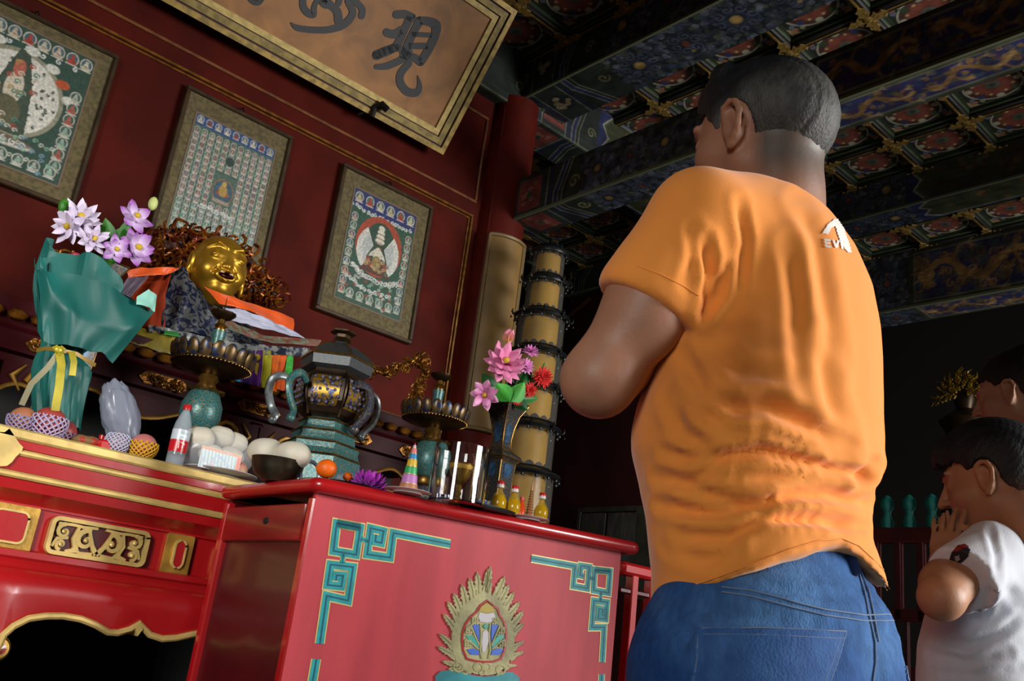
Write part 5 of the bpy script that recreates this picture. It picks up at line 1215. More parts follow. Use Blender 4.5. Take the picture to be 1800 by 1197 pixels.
leaf(fl(935, 640, 2.66), 'green leaf between the pink carnations', root=fl(915, 680, 2.64), wd=.045, col='#1c5a20', col2='#2a7a2c')
leaf(fl(958, 636, 2.62), 'thin green leaf above the largest red bloom', root=fl(950, 665, 2.62), wd=.02, col='#1c5a20', col2='#3a8a3c')
leaf(fl(945, 700, 2.62), 'green leaf under the largest red bloom', root=fl(915, 700, 2.62), wd=.05, col='#1c5a20', col2='#2a7a2c')
vt = vl + np.array([0, 0, -.03]); fm = lambda x, y, Y=2.72: onY(x, y, Y)
WPK = ('#9a4aa0', '#d8cce0'); WP2 = ('#d8ccd8', '#c8b0d0'); PUR = ('#e0d0ec', '#8a1a9c')
flower('orchid_flower', fm(142, 382, 2.66), (-.2, -.9, .3), .062, [(8, 1, 75), (7, .9, 50), (5, .7, 25)], ('#b8a8c8', '#e0d4e6'), 'pale lilac bloom at the upper left of the back vase flowers', vase_pt=vt, wdt=.5, cup=.25)
flower('orchid_flower', fm(120, 398, 2.66), (-.7, -.6, -.3), .058, [(7, 1, 75), (5, .8, 40)], ('#c8b8d8', '#dccfe4'), 'pale lilac bloom drooping at the far left of the flowers', vase_pt=vt, wdt=.5, cup=.25)
flower('orchid_flower', fm(165, 420, 2.64), (0, -.9, .1), .050, [(8, 1, 72), (6, .85, 45), (4, .7, 22)], ('#c0b0cc', '#d8c8e0'), 'pale lilac bloom in the lower middle of the flowers', vase_pt=vt, wdt=.5, cup=.3)
flower('orchid_flower', fm(240, 380, 2.66), (.1, -.9, .3), .054, [(6, 1, 72), (4, .8, 40)], PUR, 'purple and white bloom at the upper right by the bud', vase_pt=vt, wdt=.72, cup=.3)
flower('orchid_flower', fm(242, 435, 2.64), (.2, -.9, .1), .060, [(7, 1, 72), (5, .8, 40)], PUR, 'purple and white bloom at the lower right beside the gilt carving', vase_pt=vt, wdt=.72, cup=.3)
flower('orchid_flower', fm(205, 438, 2.62), (0, -.9, -.1), .042, [(6, 1, 70), (4, .8, 40)], PUR, 'small purple bloom between the two lilac and white clusters', vase_pt=vt, wdt=.72, cup=.3)
for (x, y, c_, lb) in ((112, 362, '#3a7a24', 'green flower bud at the top left of the back flowers'), (269, 358, '#b8c478', 'pale yellow bud at the top right of the back flowers'), (133, 450, '#b02a48', 'small dark pink bud low at the vase rim')):
    t = thing('flower_bud', fm(x, y, 2.68), lb, 'bud'); P = fm(x, y, 2.68); obj('bud', MB().ell(P, (.014, .014, .022 if y < 440 else .010), 14, 10), mat('bud_' + c_[1:], c_, .5), t); obj('stem', MB().tube([P - Z3 * .02, (P + vt) / 2 + Z3 * .02, vt], .0025, 5), mat('stem_green'), t)
for i, (x, y, rx, ry, w_) in enumerate(((185, 382, 195, 435, .05), (215, 398, 205, 440, .06), (225, 415, 200, 440, .05), (180, 470, 150, 445, .04), (205, 462, 175, 448, .05), (145, 455, 165, 450, .035), (228, 382, 210, 430, .035))):
    leaf(fm(x, y, 2.66), ['dark green leaf standing highest among the back vase blooms', 'wide green leaf in the middle of the back vase blooms', 'green leaf behind the lower purple bloom', 'green leaf lying over the back vase rim', 'bright green leaf at the right of the back vase rim', 'small dark leaf beside the dark pink bud', 'narrow light green leaf under the upper purple bloom'][i], root=fm(rx, ry, 2.68), wd=w_, col='#1e5018', col2='#387a24')

# ------------------------------------------------------------------ wrapped bouquet
BY = 2.55
paper = mat('teal_wrap_paper', '#145c55', .5, var=.18, vscale=4, sheen=.0); paper_in = mat('pale_wrap_paper', '#8ac4b4', .5)
bq = thing('wrapped_bouquet', onY(100, 752, BY - .02), 'bouquet wrapped in teal paper tied with gold ribbon, standing on the altar', 'bouquet')
prof = [(748, 62, 148), (720, 60, 152), (690, 58, 158), (660, 60, 165), (640, 66, 168), (622, 74, 150), (608, 80, 152), (590, 76, 172), (560, 66, 200), (530, 62, 228), (500, 62, 250), (480, 66, 250)]
prof = [(y, (onY(a, y, BY)[0] + onY(b, y, BY)[0]) / 2, (onY(b, y, BY)[0] - onY(a, y, BY)[0]) / 2 * .96, zat((a + b) / 2, y, BY)) for y, a, b in prof]
r_ = np.random.RandomState(4); ph = r_.rand(8) * 6
B = MB(); n = 72
def bf(u, v):
    s = v * (len(prof) - 1); i = min(int(s), len(prof) - 2); t = s - i; c_, w_, z_ = [(prof[i][k] * (1 - t) + prof[i + 1][k] * t) for k in (1, 2, 3)]
    a = u * 2 * PI; fold = 1 + .07 * math.sin(5 * a + ph[0] + v * 2) + .05 * math.sin(9 * a + ph[1] - v * 4) * (1 + (v > .5)) + .035 * math.sin(17 * a + 9 * v)
    top = 0
    if v > .9: top = (v - .9) / .1 * (.05 * math.cos(a - PI) + .03 * math.sin(3 * a))
    return (c_ + w_ * fold * math.cos(a), BY + .02 + min(w_, .085) * fold * math.sin(a), z_ + top)
B.sheet(bf, n, 44); obj('wrapping_paper', B, paper, bq, 25)
cloth('paper_flap', [[(62, 452, 2.50), (66, 474, 2.50), (80, 476, 2.48), (140, 482, 2.45), (200, 508, 2.45), (272, 548, 2.50)], [(64, 520, 2.50), (72, 530, 2.47), (105, 540, 2.44), (150, 560, 2.43), (215, 580, 2.44), (250, 575, 2.48)], [(64, 585, 2.50), (76, 600, 2.47), (110, 606, 2.455), (140, 612, 2.45), (178, 618, 2.46), (196, 640, 2.49)]], paper, bq, 36, 18, .008, 2.3, 2)
cloth('paper_flap', [[(240, 522, 2.46), (262, 508, 2.47), (275, 520, 2.49)], [(240, 535, 2.45), (262, 540, 2.46), (272, 548, 2.48)]], paper_in, bq, 10, 5, .003, 1, 1)
cloth('paper_flap', [[(70, 452, 2.49), (82, 452, 2.49)], [(70, 478, 2.49), (83, 478, 2.48)]], paper, bq, 6, 5, .004, .5, 1)
rib = mat('gold_ribbon', '#a89a2a', .35, .25, var=.25, vscale=15)
def band(B, P, wd, Y, fx=None):
    Q = [onY(x, y, yy) for x, y, yy in P]; V = []; Fc = []
    for i, q in enumerate(Q):
        t = (Q[min(i + 1, len(Q) - 1)] - Q[max(i - 1, 0)]); t /= np.linalg.norm(t); s_ = np.cross(t, [0, 1, 0]); s_ /= np.linalg.norm(s_); V += [q - s_ * wd / 2, q + s_ * wd / 2, q + s_ * wd / 2 + Y3 * .002, q - s_ * wd / 2 + Y3 * .002]
    for i in range(len(Q) - 1):
        for k in range(4): a = 4 * i + k; b = 4 * i + (k + 1) % 4; Fc.append((a, b, b + 4, a + 4))
    B.add(V, Fc)
B = MB(); band(B, [(64, 616, 2.50), (80, 612, 2.46), (100, 614, 2.435), (135, 622, 2.435), (168, 642, 2.47)], .010, 0); obj('ribbon_band', B, mat('dull_gold_ribbon', '#8a6c28', .4, .2), bq)
B = MB(); band(B, [(104, 616, 2.43), (108, 640, 2.425), (104, 680, 2.425), (97, 722, 2.43)], .020, 0); band(B, [(126, 618, 2.43), (130, 636, 2.425), (127, 660, 2.43)], .016, 0); band(B, [(96, 608, 2.43), (104, 620, 2.425), (112, 610, 2.43)], .014, 0); B.ell(onY(103, 615, 2.428), (.012, .008, .010)); obj('ribbon_tail', B, rib, bq)
B = MB(); band(B, [(103, 620, 2.43), (85, 645, 2.43), (55, 675, 2.44), (38, 712, 2.46)], .014, 0); obj('ribbon_tail', B, mat('grey_ribbon', '#8a8468', .4, .2), bq)

# ================================================================== offerings on the long altar table
def netfruit(x, y, Y, r, fc, nc, label, cover=.25):
    c = onY(x, y, Y); c[2] = TZ + r * .98; t = thing('netted_fruit', (c[0], c[1], TZ), label, 'fruit')
    obj('fruit', MB().ell(c, (r, r, r * .95), 20, 14), mat('fruit_' + fc[1:], fc, .45, var=.25, vscale=8, sss=0), t)
    B = MB(); rr = r * 1.10
    for k in range(16):
        for sg in (-1, 1):
            B.tube([c + rr * np.array([math.cos(k * PI / 8 + sg * v * 1.1) * math.cos(v), math.sin(k * PI / 8 + sg * v * 1.1) * math.cos(v), math.sin(v)]) for v in np.linspace(-1.35, cover, 10)], r * .055, 4)
    obj('foam_net', B, mat('net_' + nc[1:], nc, .7), t)
netfruit(85, 748, 2.46, .040, '#a04038', '#a89ab8', 'netted peach in a lilac foam sleeve in front of the bouquet', .3)
netfruit(40, 742, 2.48, .034, '#a86a4a', '#8a80a0', 'smaller netted peach at the far left edge of the altar', .2)
netfruit(112, 758, 2.50, .032, '#9a3a38', '#a89ab8', 'third netted peach, tucked behind the front lilac one', -.1)
netfruit(207, 778, 2.46, .030, '#b89090', '#b0b4cc', 'fruit in a white foam net beside the yellow netted one', .7)
netfruit(252, 785, 2.445, .034, '#c0706c', '#d0a018', 'pink fruit in a bright yellow foam net', .25)
t = thing('snack_packet', (*onY(158, 762, 2.47)[:2], TZ), 'low brown and red snack packet between the peaches and plastic bag', 'packet')
q = onY(158, 762, 2.47); obj('packet', MB().ell((q[0], q[1], TZ + .015), (.045, .03, .016), 18, 10, wob=lambda V: 1 + .08 * np.sin(V[:, 0] * 9)), mat('packet_brown', '#7a5a38', .4, col2='#a02820', vscale=30, ramp=(.5, .55)), t)
obj('red_wrap', MB().box((q[0] + .02, q[1] - .028, TZ), (q[0] + .055, q[1] + .01, TZ + .028), .006), mat('candy_red', '#b01818', .3), t)
q = onY(185, 750, 2.5); jar = thing('small_jar', (q[0], 2.5, TZ), 'tiny clear jar with a red lid beside the snack packet', 'jar')
glass = mat('clear_glass', '#ffffff', .03, trans=1.0, ior=1.45); plast = mat('clear_plastic', '#e8eef2', .12, trans=.92, ior=1.3)
obj('body', MB().lathe([(.012, TZ), (.013, TZ + .03), (.008, TZ + .036)], (q[0], 2.5, 0), 16), glass, jar); obj('lid', MB().lathe([(.009, TZ + .034), (.009, TZ + .045), (0, TZ + .046)], (q[0], 2.5, 0), 16), mat('candy_red'), jar)
# crumpled plastic bag
V0 = MB().ell((0, 0, 0), (1, 1, 1), 44, 30); P = V0.v[0]; ridge = np.abs(nz3(P, 3.0, 3)) ** .7 + .6 * np.abs(nz3(P, 7, 4)); k = .84 + .16 * ridge; c = onY(212, 730, 2.52)
A_ = np.array([[.058, 0, -.034], [0, .045, 0], [0, 0, .092]]); tl_ = P * k[:, None]; V0.v = [tl_ @ A_.T * np.array([1, 1, 1]) + c]
V0.v[0][:, 2] = np.maximum(V0.v[0][:, 2], TZ); o = obj('plastic_bag', V0, mat('grey_film', '#8a90a0', .25, spec=.7, alpha=.62), None, 60); recenter(o, (c[0], c[1], TZ)); tag(o, 'crumpled translucent grey plastic bag beside the bouquet', 'bag')
# drink bottle
q = onY(312, 790, 2.44); bx = q[0]; b0 = TZ; bh = zat(325, 712, 2.44) - TZ; bt = thing('water_bottle', (bx, 2.44, TZ), 'clear drink bottle with red and white label and red cap', 'bottle'); s = bh / .205
obj('body', MB().lathe([(.024 * s, 0 + b0), (.029 * s, .006 * s + b0), (.029 * s, .05 * s + b0), (.0275 * s, .06 * s + b0), (.029 * s, .07 * s + b0), (.029 * s, .125 * s + b0), (.026 * s, .145 * s + b0), (.016 * s, .175 * s + b0), (.011 * s, .185 * s + b0), (.011 * s, .192 * s + b0)], (bx, 2.44, 0), 28), mat('bottle_plastic', '#c8d4dc', .08, alpha=.28, spec=.9), bt)
c = Canvas(2 * PI * .0297 * s, .075 * s, .0016, '#b8141c'); c.rect(0, .040 * s, c.W, .075 * s, '#b8c4cc')
for k in range(3):
    x = c.W * (k + .2) / 3; c.line([(x, .012), (x, .03)], .0022, '#e8dcd8'); c.line([(x - .005, .022), (x + .006, .026)], .0022, '#e8dcd8'); c.line([(x + .010, .010), (x + .012, .030)], .0022, '#e8dcd8'); c.ell(x + .003, .034, .003, .002, '#e8dcd8'); c.line([(x - .006, .052 * s), (x + .014, .056 * s)], .003, '#e8eef0'); c.line([(x - .006, .062 * s), (x + .010, .064 * s)], .002, '#8a9aa8')
Rl = .0297 * s
lm = c.mb((0, 0, 0), X3, Z3, fn=lambda X, Y: np.stack([bx + Rl * np.cos(-X / Rl * 1.0 + 1), 2.44 - Rl * np.sin(X / Rl - 1) * 1.0 * -1 * -1, b0 + .045 * s + Y], -1)); obj('label_wrap', lm, mat('label_print', vcol=True, rough=.3), bt, 80)
obj('cap', MB().lathe([(.0135 * s, b0 + .190 * s), (.0135 * s, b0 + .205 * s), (.012 * s, b0 + .207 * s), (0, b0 + .207 * s)], (bx, 2.44, 0), 24), mat('candy_red'), bt)
# plate with buns in a bag
bun_m = mat('steamed_dough', '#c9c2b0', .6, var=.08, vscale=12, sss=.15)
def plate(x, y, Y, r, z, label, m_, name='plate', h_=.014):
    q = onY(x, y, Y); o = obj(name, MB().lathe([(r * .6, z), (r * .62, z + .003), (r * .95, z + h_ * .8), (r, z + h_), (r * .99, z + h_ * 1.15), (r * .9, z + h_ * .9), (r * .55, z + .006), (0, z + .005)], (q[0], Y, 0), 40), m_); recenter(o, (q[0], Y, z)); return tag(o, label, 'plate')
whp = mat('white_porcelain', '#b8b8b4', .2, coat=.5)
plate(385, 835, 2.47, .105, TZ, 'white plate under the bagged steamed buns', whp)
def bun(x, y, Y, r, label, grp, z=None):
    c = onY(x, y, Y); c[2] = z if z is not None else c[2]; o = obj('steamed_bun', MB().ell(c, (r, r, r * .82), 22, 14, wob=lambda V: 1 + .03 * np.sin(V[:, 0] * 5 + x) - .06 * np.exp(-((V[:, 0]) ** 2 + V[:, 1] ** 2) * 9) * (V[:, 2] > 0)), bun_m); recenter(o, c - Z3 * r * .8); return tag(o, label, 'bun', grp)
G1 = 'steamed buns in the plastic bag'
for x, y, Y, r, lb in ((352, 770, 2.46, .040, 'white steamed bun at the left end of the bag by the bottle'), (388, 768, 2.49, .038, 'white steamed bun topmost in the bag'), (412, 778, 2.50, .037, 'white steamed bun at the right end of the bag'), (372, 800, 2.45, .036, 'steamed bun low in the bag behind the printed strip'), (405, 803, 2.45, .036, 'steamed bun low in the bag near the bowl')): bun(x, y, Y, r, lb, G1)
q0 = onY(382, 790, 2.475)
B = MB().ell((q0[0], q0[1], TZ + .062), (.108, .062, .066), 40, 24); P = B.v[0]; B.v = [P + np.array([0, -1, 0]) * (.007 * np.abs(nz3(P, 30, 6)))[:, None]]; o = obj('plastic_bag', B, mat('thin_film', '#f0f2f6', .12, spec=.6, alpha=.22), None, 30); recenter(o, (q0[0], q0[1], TZ + .005)); tag(o, 'clear bag stretched over five steamed buns on the white plate', 'bag')
c = Canvas(.125, .058, .0016, '#b4c8cc')
for k in range(12): c.line([(.006 + k * .0105, 0), (.002 + k * .0105, .05)], .0014, '#3a4650')
for k in range(26): x, y = c.rs.rand() * .125, c.rs.rand() * .04; c.rect(x, y, x + .007, y + .006, ['#8ab0c8', '#c8a0b0', '#8898c0', '#d8e4e8'][k % 4], .8)
c.rect(0, .050, .125, .058, '#c07840'); c.rect(.112, 0, .125, .05, '#c84a20')
qa = onY(345, 822, 2.41); qs = obj('printed_strip', c.mb((qa[0], 2.405, TZ + .008), X3 * .98 + Y3 * .08, Z3, fn=None), mat('label_print'), None, 0); qs.data.transform(Matrix.Identity(4)); recenter(qs, (qa[0], 2.405, TZ)); 
md = qs.modifiers.new('thick', 'SOLIDIFY'); md.thickness = .0015
tag(qs, 'pale blue printed wrapper strip in front of the bagged buns', 'wrapper')
pe = onY(425, 823, 2.42); o = obj('peach', MB().ell((pe[0], 2.435, TZ + .028), (.024, .024, .024), 18, 12), mat('peach_skin', '#b87060', .5, col2='#c8a888', vscale=14)); recenter(o, (pe[0], 2.435, TZ)); tag(o, 'small pink and cream peach between the buns and the bowl', 'peach')

# ================================================================== offerings on the front table
def ft_pt(x, y, z=FZ): return onZ(x, y, z)
qb = ft_pt(482, 847); bo = thing('offering_bowl', qb, 'tarnished metal bowl heaped with two steamed buns at the table corner', 'bowl')
d_ = px(qb)[2]; rb = 47 / F * d_
obj('bowl', MB().lathe([(rb * .5, FZ), (rb * .55, FZ + .004), (rb * .78, FZ + .014), (rb * .95, FZ + .034), (rb * 1.0, FZ + .052), (rb * 1.02, FZ + .054), (rb * .96, FZ + .050), (rb * .9, FZ + .034), (rb * .5, FZ + .01), (0, FZ + .008)], (qb[0], qb[1], 0), 44), mat('tarnished_metal', '#4a4436', .38, .75, var=.5, vscale=12), bo)
for x, s_, r, lb in ((462, -1, .060, 'left steamed bun in the metal bowl'), (502, 1, .057, 'right steamed bun in the metal bowl')):
    c = ft_pt(x, 830, FZ + .0); dd = px((qb[0], qb[1], FZ + .075)); c = np.array([qb[0] + .62 * s_ * .036, qb[1] - .78 * s_ * .036, FZ + .070]); o = obj('steamed_bun', MB().ell(c, (r * .8, r * .8, r * .62), 24, 16, wob=lambda V: 1 + .02 * np.sin(V[:, 0] * 6)), bun_m); recenter(o, c - Z3 * r * .6); tag(o, lb, 'bun', 'steamed buns in the bowl')
plate(600, 838, 2.02, .10, FZ, 'dark plate holding the orange and tangerine behind the bowl', mat('dark_plate', '#1e1c18', .3, .3), h_=.012)
def orange_f(x, y, Y, r, label):
    c = onY(x, y, Y); c[2] = max(c[2], FZ + .008 + r * .9); t = thing('tangerine', c - Z3 * r, label, 'fruit'); obj('peel', MB().ell(c, (r, r, r * .9), 24, 16), mat('orange_peel', '#e0620a', .45, bump=.15, bscale=220, sss=.1), t); obj('stem_scar', MB().ell(c + Z3 * r * .88, (.003, .003, .002), 8, 4), mat('stem_green'), t)
orange_f(574, 824, 1.98, .0255, 'bright orange tangerine on the dark plate next to the bowl')
orange_f(611, 838, 2.02, .012, 'tiny orange peeping out between the tangerine and purple flower')
V0 = MB().ell((0, 0, 0), (1, 1, 1), 36, 24); P = V0.v[0]; c = onY(612, 812, 2.14); V0.v = [P * (.8 + .25 * np.abs(nz3(P, 4, 9)))[:, None] * np.array([.034, .03, .032]) + np.array([c[0], c[1], FZ + .045])]
o = obj('plastic_bag', V0, mat('grey_film'), None, 20); recenter(o, (c[0], c[1], FZ)); tag(o, 'small knotted clear bag in front of the urn base', 'bag')
c = onY(547, 818, 2.08); B = MB(); B.tube([(c[0] + .026 * math.cos(t), c[1], FZ + .036 + .030 * math.sin(t)) for t in np.linspace(0, 2 * PI, 26)], .005, 8); o = obj('glass_ring', B, mat('ring_glass', '#8a94a4', .1, .3)); recenter(o, (c[0], c[1], FZ)); tag(o, 'grey glass ring handle standing behind the tangerine', 'ring')
pc = onY(650, 838, 1.99); pc[2] = FZ + .022
pt = flower('peony_flower', pc, (-.1, -.45, 1), .062, [(16, 1, 98), (18, .98, 80), (18, .92, 64), (16, .86, 46), (12, .8, 28), (8, .75, 10)], ('#7a1090', '#c438c8'), 'purple artificial peony lying on the front table edge', center=None, wdt=.42, cup=.3)
# coloured stepped cone
sc_ = ft_pt(716, 868); zz = FZ + .006; dk = px(sc_)[2]; kk = dk / F
plate(716, 868, sc_[1], .058, FZ, 'small white saucer under the rainbow stepped cone', whp, 'saucer', .006)
t = thing('stepped_cone', (sc_[0], sc_[1], zz), 'small tapering tower in stacked rainbow coloured tiers on a saucer', 'ornament'); hz = zz; tot = (868 - 783)
for i, (r0, r1, hh, c_) in enumerate(((17, 15.5, 12, '#b07050'), (14.5, 13, 17, '#b070b0'), (11.5, 10.5, 14, '#2a9a58'), (9.5, 8.5, 13, '#c8a428'), (7.5, 6.5, 11, '#1a78b0'), (5.5, 4.5, 10, '#d06a6a'), (3.2, 2.4, 6, '#c8b0b0'), (1.6, .3, 5, '#b03040'))):
    obj('tier', MB().lathe([(r0 * kk, hz), (r0 * kk, hz + .001), (r1 * kk, hz + hh * kk * .96), (r1 * kk * .6, hz + hh * kk)], (sc_[0], sc_[1], 0), 20), mat('tier_' + c_[1:], c_, .45), t)
    if i < 6: obj('tier_rim', MB().lathe([(r0 * kk * 1.08, hz), (r0 * kk * 1.08, hz + .0015), (r0 * kk, hz + .002)], (sc_[0], sc_[1], 0), 20), gold_pale, t)
    hz += hh * kk
# glass cylinder with goblet lamp
gc = ft_pt(800, 886); dk = px(gc)[2]; rg = 51 / F * dk; hg = onY(812, 787, gc[1])[2] - FZ
t = thing('glass_cylinder', gc, 'clear glass cylinder shade around a small gold goblet on the front table', 'glass shade')
obj('glass_wall', MB().lathe([(rg, FZ), (rg, FZ + hg), (rg - .002, FZ + hg + .001), (rg - .004, FZ + hg), (rg - .004, FZ + .003), (0, FZ + .003)], (gc[0], gc[1], 0), 48), glass, t, 60)
t = thing('butter_lamp', gc, 'small gold goblet lamp standing inside the clear glass cylinder', 'lamp')
kz = .105 / .12
obj('goblet', MB().lathe([(.022, FZ + .004), (.023, FZ + .008), (.010, FZ + .014), (.006, FZ + .02), (.009, FZ + .027), (.006, FZ + .034), (.009, FZ + .042), (.006, FZ + .048), (.012, FZ + .056), (.024, FZ + .070), (.030, FZ + .090), (.032, FZ + .100), (.034, FZ + .101), (.030, FZ + .098), (.02, FZ + .08), (0, FZ + .075)], (gc[0] + .004, gc[1], 0), 28), mat('polished_brass', '#b08a34', .22, .9), t)
B = MB().lathe([(.0305, FZ + .086), (.033, FZ + .096)], (gc[0] + .004, gc[1], 0), 28); obj('engraved_band', B, gold_leaf, t)
# trays, bottles, packets at the right end
trm = mat('tray_black', '#1a1816', .35); 
e1 = ft_pt(868, 897); o = obj('tray', MB().lathe([(.085, FZ), (.095, FZ + .006), (.097, FZ + .010), (.09, FZ + .008), (0, FZ + .005)], (0, 0, 0), 40, sq=(1, .38)), trm); o.location = (e1[0], e1[1] + .03, 0); recenter(o, (0, 0, 0)); o.data.transform(Matrix.Translation((0, 0, -FZ))); o.location = (e1[0], e1[1] + .03, FZ); tag(o, 'dark tray edge under the glass cylinder and first oil bottles', 'tray')
e2 = ft_pt(925, 915); plate(925, 915, e2[1], .060, FZ, 'small pale saucer under the oil bottles nearest the table end', whp, 'saucer', .006)
oil = mat('cooking_oil', '#c09408', .12, trans=.15, ior=1.3)
def oilb(x, y, label, s=1.0, dy=0):
    q = ft_pt(x, y, FZ + .006); t = thing('oil_bottle', q, label, 'bottle', 'small bottles of golden oil'); z = FZ + .006; dk = px(q)[2]; r = 12.5 / F * dk * s; H_ = 50 / F * dk * s
    obj('body', MB().lathe([(r * .85, z), (r, z + H_ * .04), (r, z + H_ * .16), (r * .93, z + H_ * .20), (r, z + H_ * .24), (r * .98, z + H_ * .42), (r * .7, z + H_ * .58), (r * .36, z + H_ * .70), (r * .34, z + H_ * .80)], (q[0], q[1], 0), 24), mat('oil_bottle_skin', '#c8a020', .08, alpha=.35, spec=.9), t)
    obj('oil_fill', MB().lathe([(r * .8, z + .001), (r * .93, z + H_ * .05), (r * .93, z + H_ * .16), (r * .87, z + H_ * .20), (r * .93, z + H_ * .24), (r * .91, z + H_ * .42), (r * .6, z + H_ * .56), (0, z + H_ * .56)], (q[0], q[1], 0), 24), oil, t)
    obj('cap', MB().lathe([(r * .46, z + H_ * .80), (r * .46, z + H_ * .96), (r * .40, z + H_), (0, z + H_)], (q[0], q[1], 0), 20), mat('white_cap', '#c8c0bc', .4), t)
    obj('cap_band', MB().lathe([(r * .48, z + H_ * .90), (r * .48, z + H_ * .95), (r * .4, z + H_ * 1.005), (0, z + H_ * 1.005)], (q[0], q[1], 0), 20), mat('candy_red'), t)
oilb(874, 903, 'small oil bottle nearest the glass cylinder', 1.15); oilb(900, 909, 'small oil bottle second from the glass cylinder', 1.1); oilb(949, 919, 'small oil bottle at the end of the table', 1.05)
q = ft_pt(919, 911, FZ + .006); t = thing('drink_bottle', q, 'tiny bottle with orange contents behind the gold pagoda', 'bottle'); obj('body', MB().lathe([(.010, q[2]), (.0105, q[2] + .03), (.005, q[2] + .04), (.004, q[2] + .048)], (q[0], q[1] + .01, 0), 18), mat('orange_contents', '#c8401c', .2), t); obj('cap', MB().lathe([(.006, q[2] + .047), (.006, q[2] + .056), (0, q[2] + .057)], (q[0], q[1] + .01, 0), 16), mat('candy_red'), t)
q = ft_pt(929, 915, FZ + .006); dk = px(q)[2]; t = thing('small_pagoda', q, 'tiny gold tiered pagoda standing among the oil bottles', 'ornament')
P = []; r = .013
for k in range(11): z = q[2] + .004 + k * .0072; rr = r * (1 - k * .06); P += [(rr * .7, z), (rr * 1.0, z + .0022), (rr * 1.02, z + .003), (rr * .72, z + .0042)]
P += [(.003, q[2] + .086), (.0008, q[2] + .105)]
obj('tiers', MB().lathe(P, (q[0], q[1], 0), 20), mat('pinkish_gold', '#b8895c', .3, .7), t); obj('base', MB().lathe([(.016, q[2]), (.014, q[2] + .005), (0, q[2] + .005)], (q[0], q[1], 0), 20), mat('pinkish_gold'), t)
for i, (x, y, c_) in enumerate(((845, 899, '#3060a0'), (857, 902, '#a8b8c8'), (868, 905, '#4a8a6a'))):
    q = ft_pt(x, y, FZ + .004); t = thing('ghee_candle', q, ['blue and white small cup candle right of the glass cylinder', 'pale cup candle in the middle of the three', 'green beaded cup candle beside the first oil bottle'][i], 'candle', 'small cup candles')
    obj('cup', MB().lathe([(.008, q[2]), (.010, q[2] + .028), (.0095, q[2] + .029), (0, q[2] + .024)], (q[0], q[1], 0), 20), mat('cup_' + c_[1:], c_, .25, col2='#c8ccd0', vscale=70, ramp=(.5, .55)), t); obj('rim', MB().lathe([(.0105, q[2] + .028), (.011, q[2] + .030), (.009, q[2] + .031)], (q[0], q[1], 0), 20), whp, t)
for i, (x, y) in enumerate(((772, 882), (787, 884))):
    q = ft_pt(x, y, FZ + .004); t = thing('foil_candle', q, ['silver foil cup inside the glass cylinder, toward the rainbow cone', 'silver foil cup inside the glass cylinder, beside the goblet foot'][i], 'candle'); obj('cup', MB().lathe([(.009, q[2]), (.011, q[2] + .02), (.010, q[2] + .02), (0, q[2] + .016)], (q[0], q[1] + .01, 0), 18), mat('silver_foil', '#9a9cb0', .25, .8), t)

# ================================================================== tiered pagoda
PYY = 3.42
def pp(y): return zat(948, y, PYY)
pg = thing('tiered_pagoda', (onY(948, 700, PYY)[0], PYY, 1.0), 'tall dark tiered pagoda with yellow drums behind the flower vase', 'pagoda'); pgx = onY(948, 600, PYY)[0]
pdark = mat('pagoda_dark_metal', '#16181a', .4, .5, var=.4, vscale=20); pyel = mat('pagoda_yellow', '#96700a', .5, .0, spec=.25, var=.2, vscale=5); pglass = mat('pagoda_glass', '#a8a49a', .10, alpha=.13, spec=.7)
roofs = [440, 495, 560, 628, 693, 762, 845, 940]; wr = [70, 82, 100, 106, 108, 110, 124, 136]
dpp = px((pgx, PYY, 2.2))[2]
for i in range(len(roofs)):
    y = roofs[i]; z = pp(y); R = wr[i] / 2 / F * dpp
    B = MB().lathe([(R * .80, z - .012), (R * .98, z - .010), (R * 1.02, z), (R, z + .012), (R * .9, z + .022), (R * .78, z + .030), (R * .74, z + .040), (0, z + .042)], (pgx, PYY, 0), 36)
    o = obj('roof_tier', B, pdark, pg)
    B = MB()
    for k in range(16): a = k * PI / 8; B.ell((pgx + R * .97 * math.cos(a), PYY + R * .97 * math.sin(a), z - .018), (R * .05, R * .05, .010), 8, 6)
    B.tube([(pgx + R * 1.01 * math.cos(a), PYY + R * 1.01 * math.sin(a), z + .008) for a in np.linspace(0, 2 * PI, 37)], .0022, 4); obj('eave_ring', B, mat('eave_grey', '#3a3e40', .35, .6), o)
    if i < 6 and i > 0:
        for a in (2.7, 3.3, 4.0, 4.7, 5.6): 
            B = MB(); b = np.array([pgx + R * math.cos(a), PYY + R * math.sin(a), z]); u = np.array([math.cos(a), math.sin(a), 0]); B.tube([b, b + u * .012 + Z3 * .0, b + u * .020 + Z3 * .012, b + u * .016 + Z3 * .028], [.006, .007, .005, .002], 6); B.ell(b + u * .022 - Z3 * .02, (.005, .005, .008), 8, 6); obj('eave_dragon', B, pdark, o)
    if i < len(roofs) - 1:
        z0 = pp(roofs[i + 1]) + .035; Rd = R * .64
        d_o = obj('drum', MB().lathe([(Rd * .98, z0), (Rd * .98, z - .01)], (pgx, PYY, 0), 36), pyel, pg)
        B = MB()
        for k in range(12):
            a = k * PI / 6; u = np.array([math.cos(a), math.sin(a), 0]); v = np.array([-u[1], u[0], 0]); w_ = Rd * .24
            B.prism([(-w_, 0), (w_, 0), (w_ * .95, .014), (w_ * .5, .026), (0, .032), (-w_ * .5, .026), (-w_ * .95, .014)], 0, .004, (np.array([pgx, PYY, z0]) + u * Rd * .985, v, Z3, u))
        obj('petal_row', B, pdark, d_o)
        obj('glass_case', MB().lathe([(R * .84, z0 + .003), (R * .84, z - .012)], (pgx, PYY, 0), 36), pglass, pg)
